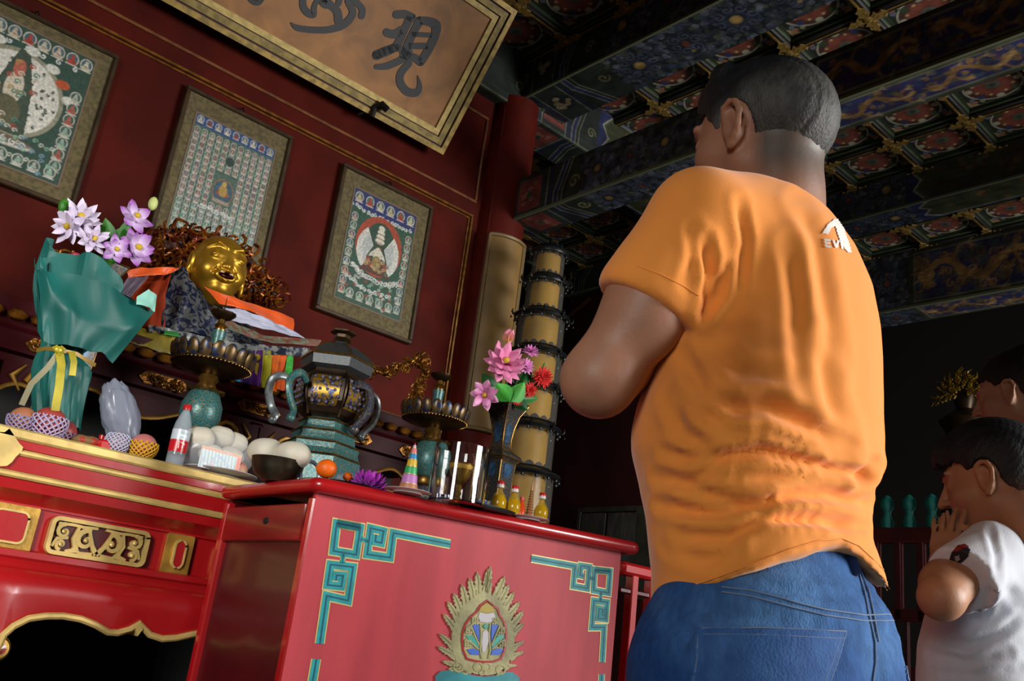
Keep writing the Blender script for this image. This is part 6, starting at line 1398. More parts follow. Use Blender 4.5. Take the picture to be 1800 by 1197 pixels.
obj('crown', MB().lathe([(.03, pp(432)), (.035, pp(425)), (.02, pp(420)), (.008, pp(412)), (0, pp(405))], (pgx, PYY, 0), 20), pdark, pg)
B = MB()
for k in range(7): a = k * 2 * PI / 7; b = np.array([pgx + .06 * math.cos(a), PYY + .06 * math.sin(a), pp(434)]); B.tube([b, b + Z3 * .03 + np.array([.01, 0, 0]), b + Z3 * .045], [.008, .007, .002], 6)
obj('crown_dragon', B, mat('eave_grey'), pg)
obj('pedestal', MB().lathe([(.22, 0.0), (.22, .05), (.18, .08), (.18, 1.0), (.2, 1.02), (.2, pp(945))], (pgx, PYY, 0), 36), pdark, pg)
# far gilded statue
gs = at(1690, 690, 5.95); t = thing('gilded_figure', (gs[0], gs[1], 1.0), 'dim gilded figure with a flame crown in the darkness behind the woman', 'statue'); B = MB()
for k in range(70):
    a = rs.uniform(-.3, PI + .3); r = rs.uniform(.03, .15); c = gs + np.array([-.02, r * math.cos(a), r * math.sin(a) * 1.0 - .02]); u = np.array([0, math.cos(a), math.sin(a)]); v = np.array([0, -math.sin(a), math.cos(a)]); s_ = rs.choice([-1, 1]); B.tube([c + u * .012 * j + v * s_ * .012 * math.sin(j * 1.0) for j in range(5)], [.007, .009, .007, .004, .001], 5); B.ell(c, (.009,) * 3, 8, 6)
obj('flame_crown', B, mat('dim_gilt', '#8a6c14', .4, .4, var=.6, vscale=30), t)
obj('figure', MB().lathe([(.25, 1.0), (.3, 1.15), (.2, 1.4), (.12, gs[2] - .25), (.16, gs[2] - .18), (.05, gs[2] - .10), (.075, gs[2] - .02), (.06, gs[2] + .05), (0, gs[2] + .08)], (gs[0] + .05, gs[1], 0), 24), mat('dim_bronze', '#2a1c08', .4, .6), t); obj('pedestal', MB().box((gs[0] - .2, gs[1] - .3, 0), (gs[0] + .3, gs[1] + .3, 1.0), .02), dred, t)
# ================================================================== people
skin = mat('skin', rough=.5, vcol=True, var=.08, vscale=25, sss=.12, bump=.05, bscale=160)
hair_m = mat('short_hair', rough=.6, vcol=True, var=.45, vscale=60, stretch=(1, 1, .5), bump=.25, bscale=300)
eye_m = mat('eye_white', '#c8c4bc', .2); iris_m = mat('eye_dark', '#140c08', .15)
def frame(yaw, pitch=0, roll=0): return np.array(Matrix.Rotation(yaw, 3, 'Z') @ Matrix.Rotation(pitch, 3, 'X') @ Matrix.Rotation(roll, 3, 'Y'))
def tf(p, c, R, s):
    """moves a local primitive to the hall"""
    g = lambda q: np.array(c) + R @ (np.array(q) * s)
    (q, k, op) = p
    if q[0] == 'c': return (('c', g(q[1]), g(q[2]), q[3] * s, q[4] * s), k and k * s, op)
    M = R if len(q) < 4 or q[3] is None else R @ np.array(q[3])
    return (('e', g(q[1]), tuple(x * s for x in q[2]), M), k and k * s, op)
def head_prims_h(neck=True, woman=False):
    P = [(('e', (0, -.014, .028), (.077, .099, .088)), None, '+'), (('e', (0, .028, -.035), (.060, .066, .070)), .03, '+'), (('e', (0, .050, -.080), (.034, .040, .030)), .03, '+'), (('e', (0, .076, -.094), (.018, .016, .014)), .015, '+'),
         (('c', (-.052, .0, -.05), (-.022, .06, -.092), .020, .014), .025, '+'), (('c', (.052, .0, -.05), (.022, .06, -.092), .020, .014), .025, '+'),
         (('c', (0, .090, .022), (0, .112, -.018), .006, .010), .010, '+'), (('e', (-.011, .100, -.020), (.008, .009, .006)), .006, '+'), (('e', (.011, .100, -.020), (.008, .009, .006)), .006, '+'),
         (('c', (-.017, .088, -.052), (.017, .088, -.052), .006, .006), .008, '+'), (('c', (-.014, .086, -.061), (.014, .086, -.061), .0065, .0065), .006, '+'), (('c', (-.020, .096, -.0565), (.020, .096, -.0565), .0015, .0015), .002, '-')]
    for s in (-1, 1):
        P += [(('c', (s * .012, .090, .030), (s * .048, .074, .032), .007, .006), .010, '+'), (('e', (s * .031, .086, .010), (.014, .010, .009)), .008, '-'), (('e', (s * .031, .074, .009), (.0135, .0125, .0115)), .004, '+'), (('e', (s * .048, .045, -.022), (.022, .028, .022)), .02, '+'),
              (('c', (s * .019, .0885, .0065), (s * .043, .080, .0065), .0012, .0012), .0015, '-')]
        # ear: bowl, helix rim and lobe
        e = lambda y, z, o=0: (s * (.078 + o), y, z)
        P += [(('e', e(-.004, -.008), (.009, .018, .030)), .006, '+'), (('e', e(.001, -.006, .010), (.007, .010, .017)), .004, '-')]
        H_ = [e(.010, .008, .004), e(.006, .020, .008), e(-.006, .026, .012), e(-.018, .020, .016), e(-.023, .004, .016), e(-.018, -.014, .013), e(-.009, -.028, .008), e(.001, -.036, .004)]
        for a, b in zip(H_[:-1], H_[1:]): P.append((('c', a, b, .0045, .0048), .004, '+'))
        P.append((('e', e(-.002, -.036, .005), (.005, .008, .009)), .004, '+'))
    if neck: P += [(('c', (0, -.022, -.05), (0, -.032, -.140), .052, .053), .03, '+'), (('c', (-.026, -.040, -.05), (-.03, -.038, -.12), .026, .028), .03, '+'), (('c', (.026, -.040, -.05), (.03, -.038, -.12), .026, .028), .03, '+')]
    return P
def hand_prims(w, d, n, th, s=1.0, curl=.15, spread=.06):
    """w wrist, d finger direction, n palm normal, th thumb side"""
    w, d, n, th = [np.array(q, float) for q in (w, d, n, th)]; d /= np.linalg.norm(d); n -= d * (n @ d); n /= np.linalg.norm(n); th -= d * (th @ d); th -= n * (th @ n); th /= np.linalg.norm(th)
    g = lambda a, b, c: w + (d * a + th * b + n * c) * s
    P = [(('c', g(.0, 0, 0), g(.03, 0, 0), .026 * s, .026 * s), .012, '+'), (('e', g(.055, .0, 0), (.040 * s, .038 * s, .014 * s), np.stack([d, th, n], 1)), .012, '+')]
    for k, (b, L, r) in enumerate(((.029, .072, .0085), (.010, .080, .009), (-.010, .075, .0085), (-.029, .060, .0075))):
        sp = spread * (1.5 - k); a0 = g(.085, b, 0); a1 = g(.085 + L * .45, b + sp * L * .45, curl * L * .15); a2 = g(.085 + L * .78, b + sp * L * .78, curl * L * .5); a3 = g(.085 + L, b + sp * L, curl * L * .95)
        P += [(('c', g(.06, b * .9, 0), a0, r * 1.1 * s, r * 1.05 * s), .006, '+'), (('c', a0, a1, r * 1.05 * s, r * .98 * s), .003, '+'), (('c', a1, a2, r * .98 * s, r * .9 * s), .003, '+'), (('c', a2, a3, r * .9 * s, r * .75 * s), .003, '+')]
    P += [(('c', g(.022, .025, .004), g(.055, .050, .010), .014 * s, .011 * s), .008, '+'), (('c', g(.055, .050, .010), g(.082, .056, .012), .0105 * s, .0095 * s), .004, '+'), (('c', g(.082, .056, .012), g(.103, .052, .012), .0092 * s, .0078 * s), .003, '+')]
    return P
def stack_extra(rows, A, depth_ratio, ztop, exp=2.3, fac=.814, yaw=0.0, zlo=None):
    """trunk whose outline passes the surveyed left and right edges; A = (x, y) of the body axis"""
    az = math.atan2(A[0], A[1]); e = np.array([math.cos(az), -math.sin(az), 0]); T = []
    for y, L, R in rows:
        if y is None: T.append((L[0], L[1], L[2])); continue
        z = 1.0
        for _ in range(12): yy = px((A[0], A[1], z))[1]; z += (yy - y) * .0008
        P = np.array([A[0], A[1], z]); s = []
        for X in (L, R):
            t = 0.0
            for _ in range(12): t += (X - px(P + e * t)[0]) * .0007
            s.append(t)
        T.append((z, (s[0] + s[1]) / 2, (s[1] - s[0]) / 2))
    T.sort(); zz = [t[0] for t in T]; cs = [t[1] for t in T]; hs = [t[2] for t in T]
    def fn(X, Y, Z):
        c = np.interp(Z, zz, cs); hh = np.interp(Z, zz, hs); a = hh / fac; b = a * depth_ratio
        u = X - A[0] - e[0] * c; v = Y - A[1] - e[1] * c; u, v = u * math.cos(yaw) + v * math.sin(yaw), -u * math.sin(yaw) + v * math.cos(yaw)
        r = (np.abs(u / a) ** exp + np.abs(v / b) ** exp) ** (1 / exp)
        return (r - 1) * np.minimum(a, b)
    return fn, zz, e
def creases(V, Q, L, sgn=1):
    """presses folds into the surface along surveyed lines; L = (polyline, half width, depth)"""
    N = vnormals(relax(V, Q, 10), Q); x, y, d = px(V); vis = ((N * (CAM - V)).sum(1) > 0).astype(float); D = np.zeros(len(V))
    for P, w_, dep in L:
        P = np.array(P, float); best = np.full(len(V), 1e9); seg = 0
        for a, b in zip(P[:-1], P[1:]):
            t_ = np.clip(((x - a[0]) * (b[0] - a[0]) + (y - a[1]) * (b[1] - a[1])) / ((b - a) @ (b - a)), 0, 1); best = np.minimum(best, np.hypot(x - a[0] - t_ * (b[0] - a[0]), y - a[1] - t_ * (b[1] - a[1])))
        end = np.minimum(np.hypot(x - P[0, 0], y - P[0, 1]), np.hypot(x - P[-1, 0], y - P[-1, 1]))
        f = np.exp(-(best / w_) ** 2) - .45 * np.exp(-((best - 2.0 * w_) / (w_ * .9)) ** 2)
        D -= dep * f * np.clip(end / (3 * w_), .25, 1)
    return V + N * (D * vis)[:, None], N
def stitched(name, P, tree, r, m_, par, off=.002, step=8, flat=None):
    Q = drape(P, tree, off, step)
    if len(Q) > 1: return obj(name, MB().tube(Q, r, 6), m_, par)

# ------------------------------------------------------------------ the man in orange
MA = (1.07, .70)
man = thing('person', (MA[0], MA[1], 0), 'standing man in an orange t-shirt and blue jeans, seen from behind with raised hands', 'person')
SK = np.array(hexc('#a8765c'))
hcM = at(1336, 256, 1.42); RM = frame(math.radians(3), math.radians(-3), math.radians(-3)); hs = 1.07
P = [tf(p, hcM, RM, hs) for p in head_prims_h()]
neck0 = np.array([MA[0] - .016, MA[1] + .024, 1.47])
P += [(('c', hcM + RM @ np.array([0, -.035, -.08]), neck0 - Z3 * .03, .047, .050), .03, '+'), (('c', neck0 - Z3 * .16, (MA[0], MA[1], 1.1), .08, .10), .04, '+'), (('c', (MA[0], MA[1], 1.1), (MA[0], MA[1] + .0, .95), .10, .10), .06, '+'), (('c', neck0 - Z3 * .03, neck0 - Z3 * .16, .055, .07), .03, '+')]
for s_ in (-1, 1):
    sh = np.array([MA[0] + s_ * .165, MA[1], 1.385]); el = np.array([MA[0] - .228, .80, 1.135]) if s_ < 0 else np.array([MA[0] + .20, .86, 1.13])
    wr = np.array([MA[0] + s_ * .035, .93, 1.30])
    if s_ < 0: el = at(1052, 668, 1.19); wr = at(1168, 575, 1.37)
    P += [(('c', neck0 - Z3 * .11, sh - Z3 * .02, .045, .045), .03, '+'), (('c', sh, el, .052, .044), .03, '+'), (('e', el + (sh - el) * .45 + np.array([0, -.006, 0]), (.052, .052, .075)), .03, '+'), (('c', el, el + (wr - el) * .35, .046, .046), .02, '+'), (('c', el + (wr - el) * .35, wr, .046, .029), .02, '+')]
    if s_ > 0: wr = at(1168, 575, 1.37) + np.array([.045, 0, 0])
    hd = at(1200, 455, 1.40) - at(1168, 575, 1.37)
    P += hand_prims(wr, hd, (-s_, 0, 0), (0, -1, .2), 1.0)
h = .0048
G, lo = field(P, h, .02, .03); V, Q = nets(G, lo, h); V = relax(V, Q, 1)
col = np.tile(SK, (len(V), 1)) * (1 + .06 * nz3(V, 20, 2))[:, None]
lip = np.linalg.norm((V - (hcM + RM @ np.array([0, .09, -.056]))) / np.array([.02, .012, .010]), axis=1) < 1; col[lip] = hexc('#8a4a40')
L_ = ((V - hcM) @ RM) / hs; u_ = np.clip((L_[:, 2] + .15) / .10, 0, 1) ** 1.3 * np.clip((-.022 - L_[:, 1]) / .02, 0, 1); u_ = (np.clip(u_ + .15 * nz3(V, 60, 4) * (u_ > 0), 0, 1))[:, None] * .9; col = col * (1 - u_) + np.array(hexc('#504c46')) * u_
smooth_obj('body', V, Q, skin, man, col)
for s_ in (-1, 1):
    B = MB().ell(hcM + RM @ np.array([s_ * .031, .0725, .0085]), (.0105, .0105, .0105), 16, 12); B.ell(hcM + RM @ np.array([s_ * .031, .0790, .0085]), (.0052, .0052, .0052), 10, 8, col=(0.02, .012, .01)); obj('eye', B, mat('eye_painted', vcol=True, rough=.2), man)
def hairline(pts):
    ys = [p[0] for p in pts]; zs = [p[1] for p in pts]
    return lambda y: np.interp(y, ys, zs)
def make_hair(c, R, s, prims, hl, par, colf, h=.0035, extra_fn=None):
    P = [tf(p, c, R, s) for p in prims]; c = np.array(c)
    def ex(G, X, Y, Z):
        x, y, z = X - c[0], Y - c[1], Z - c[2]; lx, ly, lz = [(R[0, i] * x + R[1, i] * y + R[2, i] * z) / s for i in range(3)]
        cut = hl(ly) - lz + .004 * np.sin(ly * 160) + .003 * np.sin(ly * 390)
        ear = np.sqrt(((ly + .004) / .026) ** 2 + ((lz + .004) / .038) ** 2) - 1
        ear = np.where(np.abs(lx) > .05, -ear * .02, -1)
        return np.maximum(np.maximum(G, cut * .8), ear)
    G, lo = field(P, h, .02, .02, extra=ex); V, Q = nets(G, lo, h)
    L = ((V - c) @ R) / s
    V = V + vnormals(V, Q) * (.0012 * nz3(V, 180, 3))[:, None]
    smooth_obj('hair', V, Q, hair_m, par, colf(L, V))
hlM = hairline([(-.13, -.075), (-.08, -.070), (-.05, -.055), (-.02, -.02), (.015, -.005), (.03, .01), (.05, .035), (.07, .062), (.1, .075)])
def col_man(L, V):
    blk = np.array(hexc('#16191e')); gry = np.array(hexc('#454440')); skn = SK * .85
    t = np.clip((L[:, 2] - .040 + .45 * np.clip(L[:, 1] + .02, -.09, .05) + .006 * nz3(V, 50, 6)) / .03, 0, 1)[:, None]; u = np.clip((L[:, 2] + .125) / .045, 0, 1)[:, None]
    n_ = (.30 * nz3(V, 38, 9))[:, None]
    base = skn * (1 - u) + gry * u * (1 + 1.6 * n_); c = base * (1 - t) + blk * t
    return np.clip(c, 0, 1)
make_hair(hcM, RM, hs, [(('e', (0, -.014, .028), (.0795, .1015, .0905)), None, '+'), (('e', (0, -.005, .056), (.066, .088, .072)), .02, '+'), (('e', (.0, .045, .085), (.05, .045, .034)), .02, '+'), (('c', (-.04, .03, .108), (.045, .02, .112), .018, .016), .02, '+')], hlM, man, col_man)
# shirt ------------------------------------------------------------
rowsM = [(352, 1268, 1418), (380, 1222, 1462), (430, 1205, 1500), (490, 1200, 1527), (560, 1200, 1541), (620, 1186, 1544), (680, 1166, 1546), (740, 1146, 1546), (790, 1133, 1544), (830, 1131, 1531), (870, 1139, 1519), (920, 1150, 1523), (970, 1158, 1540), (1020, 1164, 1562), (1070, 1166, 1578)]
fn, zz, eM = stack_extra(rowsM, MA, .76, 1.45)
hemP = [(1120, 1072), (1166, 1056), (1250, 1030), (1330, 1000), (1390, 977), (1440, 962), (1480, 957), (1510, 972), (1540, 1000), (1570, 1032), (1600, 1050)]
def hem_z(X, Y):
    """height of the hem around the trunk, read off along the visible side"""
    s = (X - MA[0]) * eM[0] + (Y - MA[1]) * eM[1]
    S_ = []; Zs = []
    for x, y in hemP:
        r = ray(x, y); tt = np.linspace(.9, 1.5, 600); PP = CAM + r * tt[:, None]; g_ = fn(PP[:, 0], PP[:, 1], PP[:, 2]); hit = np.where(g_ < .004)[0]; t = tt[hit[0]] if len(hit) else tt[np.argmin(g_)]; p = CAM + r * t; S_.append((p[0] - MA[0]) * eM[0] + (p[1] - MA[1]) * eM[1]); Zs.append(p[2])
    return np.interp(s, S_, Zs)
shL = np.array([MA[0] - .165, MA[1], 1.385]); shR = np.array([MA[0] + .165, MA[1], 1.385]); elL = at(1052, 668, 1.19); elR = np.array([MA[0] + .20, .86, 1.13])
slv = [(('c', shL - np.array([0, 0, .01]), shL + (elL - shL) * .50, .066, .071), None, '+'), (('c', shR - np.array([.0, 0, .012]), shR + (elR - shR) * .5, .064, .068), None, '+'), (('c', (MA[0] - .04, MA[1], 1.43), shL - Z3 * .005, .055, .060), .03, '+'), (('c', (MA[0] + .04, MA[1], 1.43), shR - Z3 * .005, .055, .058), .03, '+'), (('e', (MA[0], MA[1], 1.0), (.26, .26, .20)), .001, '+')]
def shirt_x(G, X, Y, Z):
    # remove the helper volume, keep the sleeves only, then join the trunk
    return G
h = .0062
P_s = slv[:4]
def ex_s(G, X, Y, Z):
    T = fn(X, Y, Z); T = np.maximum(T, Z - 1.455); G = smin(G, T, .045)
    for shp, elp in ((shL, elL), (shR, elR)):
        d = (elp - shp) / np.linalg.norm(elp - shp); q = (X - shp[0]) * d[0] + (Y - shp[1]) * d[1] + (Z - shp[2]) * d[2] - .158
        side = (X - MA[0]) * (-1 if shp[0] < MA[0] else 1)
        G = np.where((side > .13) & (np.abs(fn(X, Y, Z)) < 9) & (fn(X, Y, Z) > .006), np.maximum(G, q), G)
    return np.maximum(G, hem_z(X, Y) - Z)
P_s = P_s + [(('c', (MA[0], MA[1], 1.3), (MA[0], MA[1], .90), .215, .225), .001, '+')]
bb = np.array([[MA[0] - .32, MA[1] - .28, .86], [MA[0] + .32, MA[1] + .28, 1.50]]); n = np.ceil((bb[1] - bb[0]) / h).astype(int); axs = [bb[0][i] + h * np.arange(n[i]) for i in range(3)]; X, Y, Z = np.meshgrid(*axs, indexing='ij')
G = np.full(X.shape, .2)
for p, kk, op in slv[:4]: G = smin(G, prim_d(p, X, Y, Z), .03)
G = ex_s(G, X, Y, Z)
nk = prim_d(('c', hcM + RM @ np.array([0, -.03, -.06]), neck0 - Z3 * .02, .057, .0605), X, Y, Z)
G = -smin(-G, nk, .004)
G = -np.minimum(-G, 9)
V, Q = nets(G, bb[0], h); V = relax(V, Q, 2)
CR = [([(1259, 722), (1349, 712), (1429, 750), (1479, 786)], 13, .010), ([(1239, 822), (1279, 800), (1344, 792), (1409, 809), (1470, 826), (1512, 832)], 9, .011), ([(1172, 792), (1210, 806), (1250, 800)], 8, .007),
      ([(1160, 838), (1205, 848), (1260, 832)], 9, .008), ([(1214, 862), (1299, 884), (1346, 880)], 9, .010), ([(1168, 888), (1224, 899), (1284, 902), (1344, 884), (1399, 868), (1460, 870), (1512, 884)], 9, .011),
      ([(1199, 944), (1279, 944), (1339, 910), (1424, 912), (1505, 926)], 9, .010), ([(1180, 965), (1240, 985), (1290, 960)], 10, .006), ([(1500, 852), (1516, 838), (1530, 812)], 8, .012), ([(1436, 600), (1450, 660), (1478, 765)], 14, .005),
      ([(1386, 430), (1398, 520), (1402, 620), (1414, 690)], 12, .0045), ([(1402, 352), (1436, 420), (1452, 520), (1470, 640)], 12, .004), ([(1300, 352), (1311, 420), (1302, 500)], 7, .005), ([(1240, 420), (1248, 480), (1238, 545)], 8, .010), ([(1270, 470), (1262, 520), (1236, 560)], 8, .009),
      ([(1215, 400), (1222, 450), (1205, 500)], 9, .004), ([(1290, 760), (1250, 740), (1215, 700)], 12, .006), ([(1200, 620), (1240, 690), (1300, 720)], 10, .006), ([(1250, 600), (1300, 650), (1380, 660)], 12, .004), ([(1180, 700), (1200, 760), (1260, 790)], 11, .006), ([(1320, 845), (1400, 840), (1470, 850)], 7, .006), ([(1360, 770), (1420, 785), (1480, 805)], 7, .006)]
CR = [(P_, w_ * 1.08, d_ * 1.6) for P_, w_, d_ in CR]
V, N = creases(V, Q, CR)
lowf = np.clip((1.22 - V[:, 2]) / .2, 0, 1)
V = V + N * ((.0024 * nz3(V * np.array([1, 1, 1.9]), 15, 12)) * (.5 + lowf) + .0004 * nz3(V * np.array([.5, .5, 2.4]), 36, 13) * lowf)[:, None]
V = relax(V, Q, 2, .5)
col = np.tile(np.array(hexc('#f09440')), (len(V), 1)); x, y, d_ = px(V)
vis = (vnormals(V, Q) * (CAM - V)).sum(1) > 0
st = np.exp(-(np.abs((x - 1318) / 80) ** 3 + np.abs((y - 632) / 95) ** 3)) * (.75 + .5 * nz3(V, 45, 5)); flank_shade = np.exp(-(np.abs((x - 1190) / 50) ** 3 + np.abs((y - 700) / 130) ** 3)) * .4  # darker mid-back patch; left flank's shade painted into the shirt colour
k = 1 - np.clip((st * .42 + flank_shade * .5) * vis, 0, .55); col = col * np.stack([k, k ** 1.15, k ** 1.2], 1)
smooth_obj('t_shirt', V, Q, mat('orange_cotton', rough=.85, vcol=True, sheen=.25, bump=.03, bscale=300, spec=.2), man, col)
shirt_tree = bvh(V, Q)
orm = mat('orange_rib', '#d8701a', .8)
# collar, hems, seams
nkc = neck0 + np.array([0, .002, -.004])
C_ = []
for k in range(28):
    a = k * 2 * PI / 28; C_.append(neck0 + np.array([.064 * math.cos(a), .002 + .062 * math.sin(a), -.012 - .018 * math.sin(a)]))
obj('collar', MB().tube(C_, .0048, 8, closed=True, flat=1.8), orm, man)
thr = mat('shirt_seam', '#f09440', .8)
for P in ([(1120, 468), (1160, 482), (1200, 502), (1228, 520)],): stitched('seam', P, shirt_tree, .0007, thr, man, .0004)
stitched('hem_seam', [(1172, 1043), (1250, 1018), (1330, 988), (1390, 965), (1440, 950), (1480, 946), (1508, 958), (1540, 988), (1558, 1008)], shirt_tree, .0011, thr, man, .0004)
whm = mat('white_print', '#e8e2d8', .7)
def patch(name, poly, tree, m_, par, off=.0015, res=3.0):
    """flat print laid on cloth: a small grid clipped to the outline and dropped on the surface"""
    P = np.array(poly); x0, y0 = P.min(0); x1, y1 = P.max(0); nx = max(2, int((x1 - x0) / res)); ny = max(2, int((y1 - y0) / res)); idx = {}; V = []; Fc = []
    def pt(i, j):
        if (i, j) not in idx:
            q = drape([(x0 + (x1 - x0) * i / nx, y0 + (y1 - y0) * j / ny)] * 2, tree, off, 1e9)
            if not q: return None
            idx[(i, j)] = len(V); V.append(q[0])
        return idx[(i, j)]
    for i in range(nx):
        for j in range(ny):
            cx_, cy_ = x0 + (x1 - x0) * (i + .5) / nx, y0 + (y1 - y0) * (j + .5) / ny
            if inside(cx_, cy_, poly):
                q = [pt(i, j), pt(i + 1, j), pt(i + 1, j + 1), pt(i, j + 1)]
                if None not in q and len(set(q)) == 4: Fc.append(q)
    if Fc:
        return obj(name, MB().add(V, Fc), m_, par)
def zf(p): return (1000 + p[0] * .4511, 80 + p[1] * .4511)
for poly in ([(985, 735), (1005, 700), (1030, 678), (1052, 678), (1066, 700), (1075, 735), (1088, 770), (1098, 806), (1085, 808), (1060, 780), (1045, 740), (1035, 705), (1020, 712), (1008, 738)],):
    patch('shoulder_logo', [zf(p) for p in poly], shirt_tree, whm, man, .0015, 1.6)
for poly in ([(992, 756), (1018, 758), (1018, 764), (1002, 764), (1003, 769), (1018, 770), (1018, 776), (1004, 776), (1005, 783), (1020, 784), (1020, 790), (998, 789)], [(1023, 759), (1030, 759), (1038, 778), (1042, 760), (1050, 762), (1044, 791), (1034, 790)], [(1052, 763), (1060, 765), (1072, 780), (1068, 766), (1075, 768), (1086, 797), (1078, 796), (1064, 782), (1066, 795), (1058, 794)]):
    patch('logo_lettering', [zf(p) for p in poly], shirt_tree, whm, man, .0017, 1.0)
# jeans ------------------------------------------------------------
rowsJ = [(930, 1222, 1505), (960, 1212, 1515), (985, 1200, 1522), (1010, 1188, 1538), (1035, 1176, 1562), (1060, 1166, 1580), (1110, 1152, 1592), (1150, 1144, 1602), (1197, 1138, 1610), (1280, 1140, 1606), (1360, 1150, 1590)]
fj, zj, eJ = stack_extra(rowsJ, MA, .72, 1.0, 2.2, .835)
h = .007
bb = np.array([[MA[0] - .30, MA[1] - .27, .02], [MA[0] + .30, MA[1] + .27, 1.06]]); n = np.ceil((bb[1] - bb[0]) / h).astype(int); axs = [bb[0][i] + h * np.arange(n[i]) for i in range(3)]; X, Y, Z = np.meshgrid(*axs, indexing='ij')
T = np.maximum(np.maximum(fj(X, Y, Z), .72 - Z), Z - .985)
G = T
for s_ in (-1, 1):
    hp_ = np.array([MA[0] + s_ * .085, MA[1] - .005, .80]); kn = np.array([MA[0] + s_ * .105, MA[1] + .02, .47]); an = np.array([MA[0] + s_ * .12, MA[1] - .01, .07])
    G = smin(G, prim_d(('c', hp_, kn, .098, .068), X, Y, Z), .05); G = smin(G, prim_d(('c', kn, an, .070, .062), X, Y, Z), .03)
cleft = prim_d(('c', (MA[0] + .0, MA[1] - .19, .86), (MA[0], MA[1] - .16, .70), .02, .03), X, Y, Z); G = -smin(-G, cleft, .04)
G = np.maximum(G, .055 - Z)
V, Q = nets(G, bb[0], h); V = relax(V, Q, 2)
V, N = creases(V, Q, [([(1200, 1060), (1300, 1080), (1420, 1090)], 14, .004), ([(1500, 1010), (1530, 1060), (1545, 1120)], 12, .004), ([(1240, 1130), (1220, 1197)], 10, .005), ([(1545, 1050), (1572, 1090), (1560, 1130)], 9, .006), ([(1350, 1030), (1430, 1045), (1500, 1050)], 8, .003), ([(1180, 1090), (1210, 1110), (1200, 1150)], 10, .006)])
V = V + N * (.0022 * nz3(V, 26, 21))[:, None]
x, y, d_ = px(V); base = np.array(hexc('#265496')); dk = np.array(hexc('#13254a')); lt = np.array(hexc('#6a9cd2'))
fade = np.clip(np.exp(-((x - 1360) / 130) ** 2 - ((y - 1080) / 120) ** 2) + .8 * np.exp(-((x - 1560) / 40) ** 2 - ((y - 1150) / 70) ** 2) + .3 * nz3(V, 25, 8), 0, 1)[:, None]
col = (base * .62 + dk * .38) * (1 - fade * .6) + lt * fade * .6; vis = (N * (CAM - V)).sum(1) > 0
smooth_obj('jeans', V, Q, mat('denim', rough=.85, vcol=True, var=.22, vscale=90, bump=.25, bscale=400, stretch=(1, 1, .5), spec=.2), man, np.clip(col, 0, 1))
jt = bvh(V, Q); stch = mat('denim_stitch', '#6a7c98', .7); pk = mat('denim_patch', '#28508a', .85, var=.25, vscale=40, bump=.2, bscale=300, col2='#3a66a0', ramp=(.3, .8))
def zg(p): return (1000 + p[0] * .4986, 600 + p[1] * .4986)
for P in ([(540, 868), (640, 880), (780, 915), (900, 945), (1040, 965), (1150, 962)], [(540, 885), (640, 900), (780, 935), (900, 965), (1040, 985), (1160, 985)], [(455, 1012), (700, 1012), (975, 1022)], [(455, 1032), (700, 1035), (970, 1048)], [(458, 1012), (452, 1100), (440, 1197)], [(975, 1022), (950, 1110), (920, 1197)], [(955, 1040), (930, 1120), (900, 1197)], [(1020, 820), (1040, 880), (1055, 960), (1078, 1060), (1080, 1130), (1070, 1197)], [(1030, 820), (1055, 880), (1072, 960), (1090, 1060)],
          [(1170, 1045), (1215, 1050)], [(1170, 1045), (1180, 1110), (1195, 1197)], [(1215, 1050), (1222, 1120), (1228, 1197)], [(700, 800), (850, 745), (950, 735)], [(1030, 770), (1100, 800), (1140, 860)]):
    stitched('stitching', [zg(p) for p in P], jt, .0010, stch, man, .0012)
patch('back_pocket', [zg(p) for p in [(455, 1010), (975, 1022), (945, 1130), (905, 1260), (650, 1300), (425, 1240), (445, 1130)]], jt, pk, man, .002, 3.5)
patch('back_pocket', [zg(p) for p in [(1168, 1043), (1216, 1050), (1224, 1130), (1230, 1220), (1200, 1250), (1182, 1130)]], jt, pk, man, .002, 1.5)
for P, w_ in (([(962, 725), (985, 770), (1008, 828)], .0075),):
    Qd = drape([zg(p) for p in P], jt, .004, 5); B = MB(); B.tube(Qd, w_, 6, flat=.4); obj('belt_loop', B, mat('dark_denim', '#1a2c50', .8), man)
B = MB().tube([(MA[0] + .185 * math.cos(a), MA[1] + .14 * math.sin(a), .972) for a in np.linspace(0, 2 * PI, 30)], .012, 6, flat=.5)
shoe = mat('dark_shoe', '#1c1c20', .6)
for s_ in (-1, 1):
    x_ = MA[0] + s_ * .12; obj('shoe', MB().ell((x_, MA[1] + .05, .045), (.048, .14, .05), 24, 14, wob=lambda V: np.where(V[:, 2] < -.2, 1.0, 1.0)), shoe, man); obj('shoe_sole', MB().prism([(x_ + .05 * math.cos(t) * (1 + .1 * math.sin(t)), MA[1] + .05 + .145 * math.sin(t)) for t in np.linspace(0, 2 * PI, 24, endpoint=False)], 0, .022), mat('white_sole', '#a8a49a', .7), man)

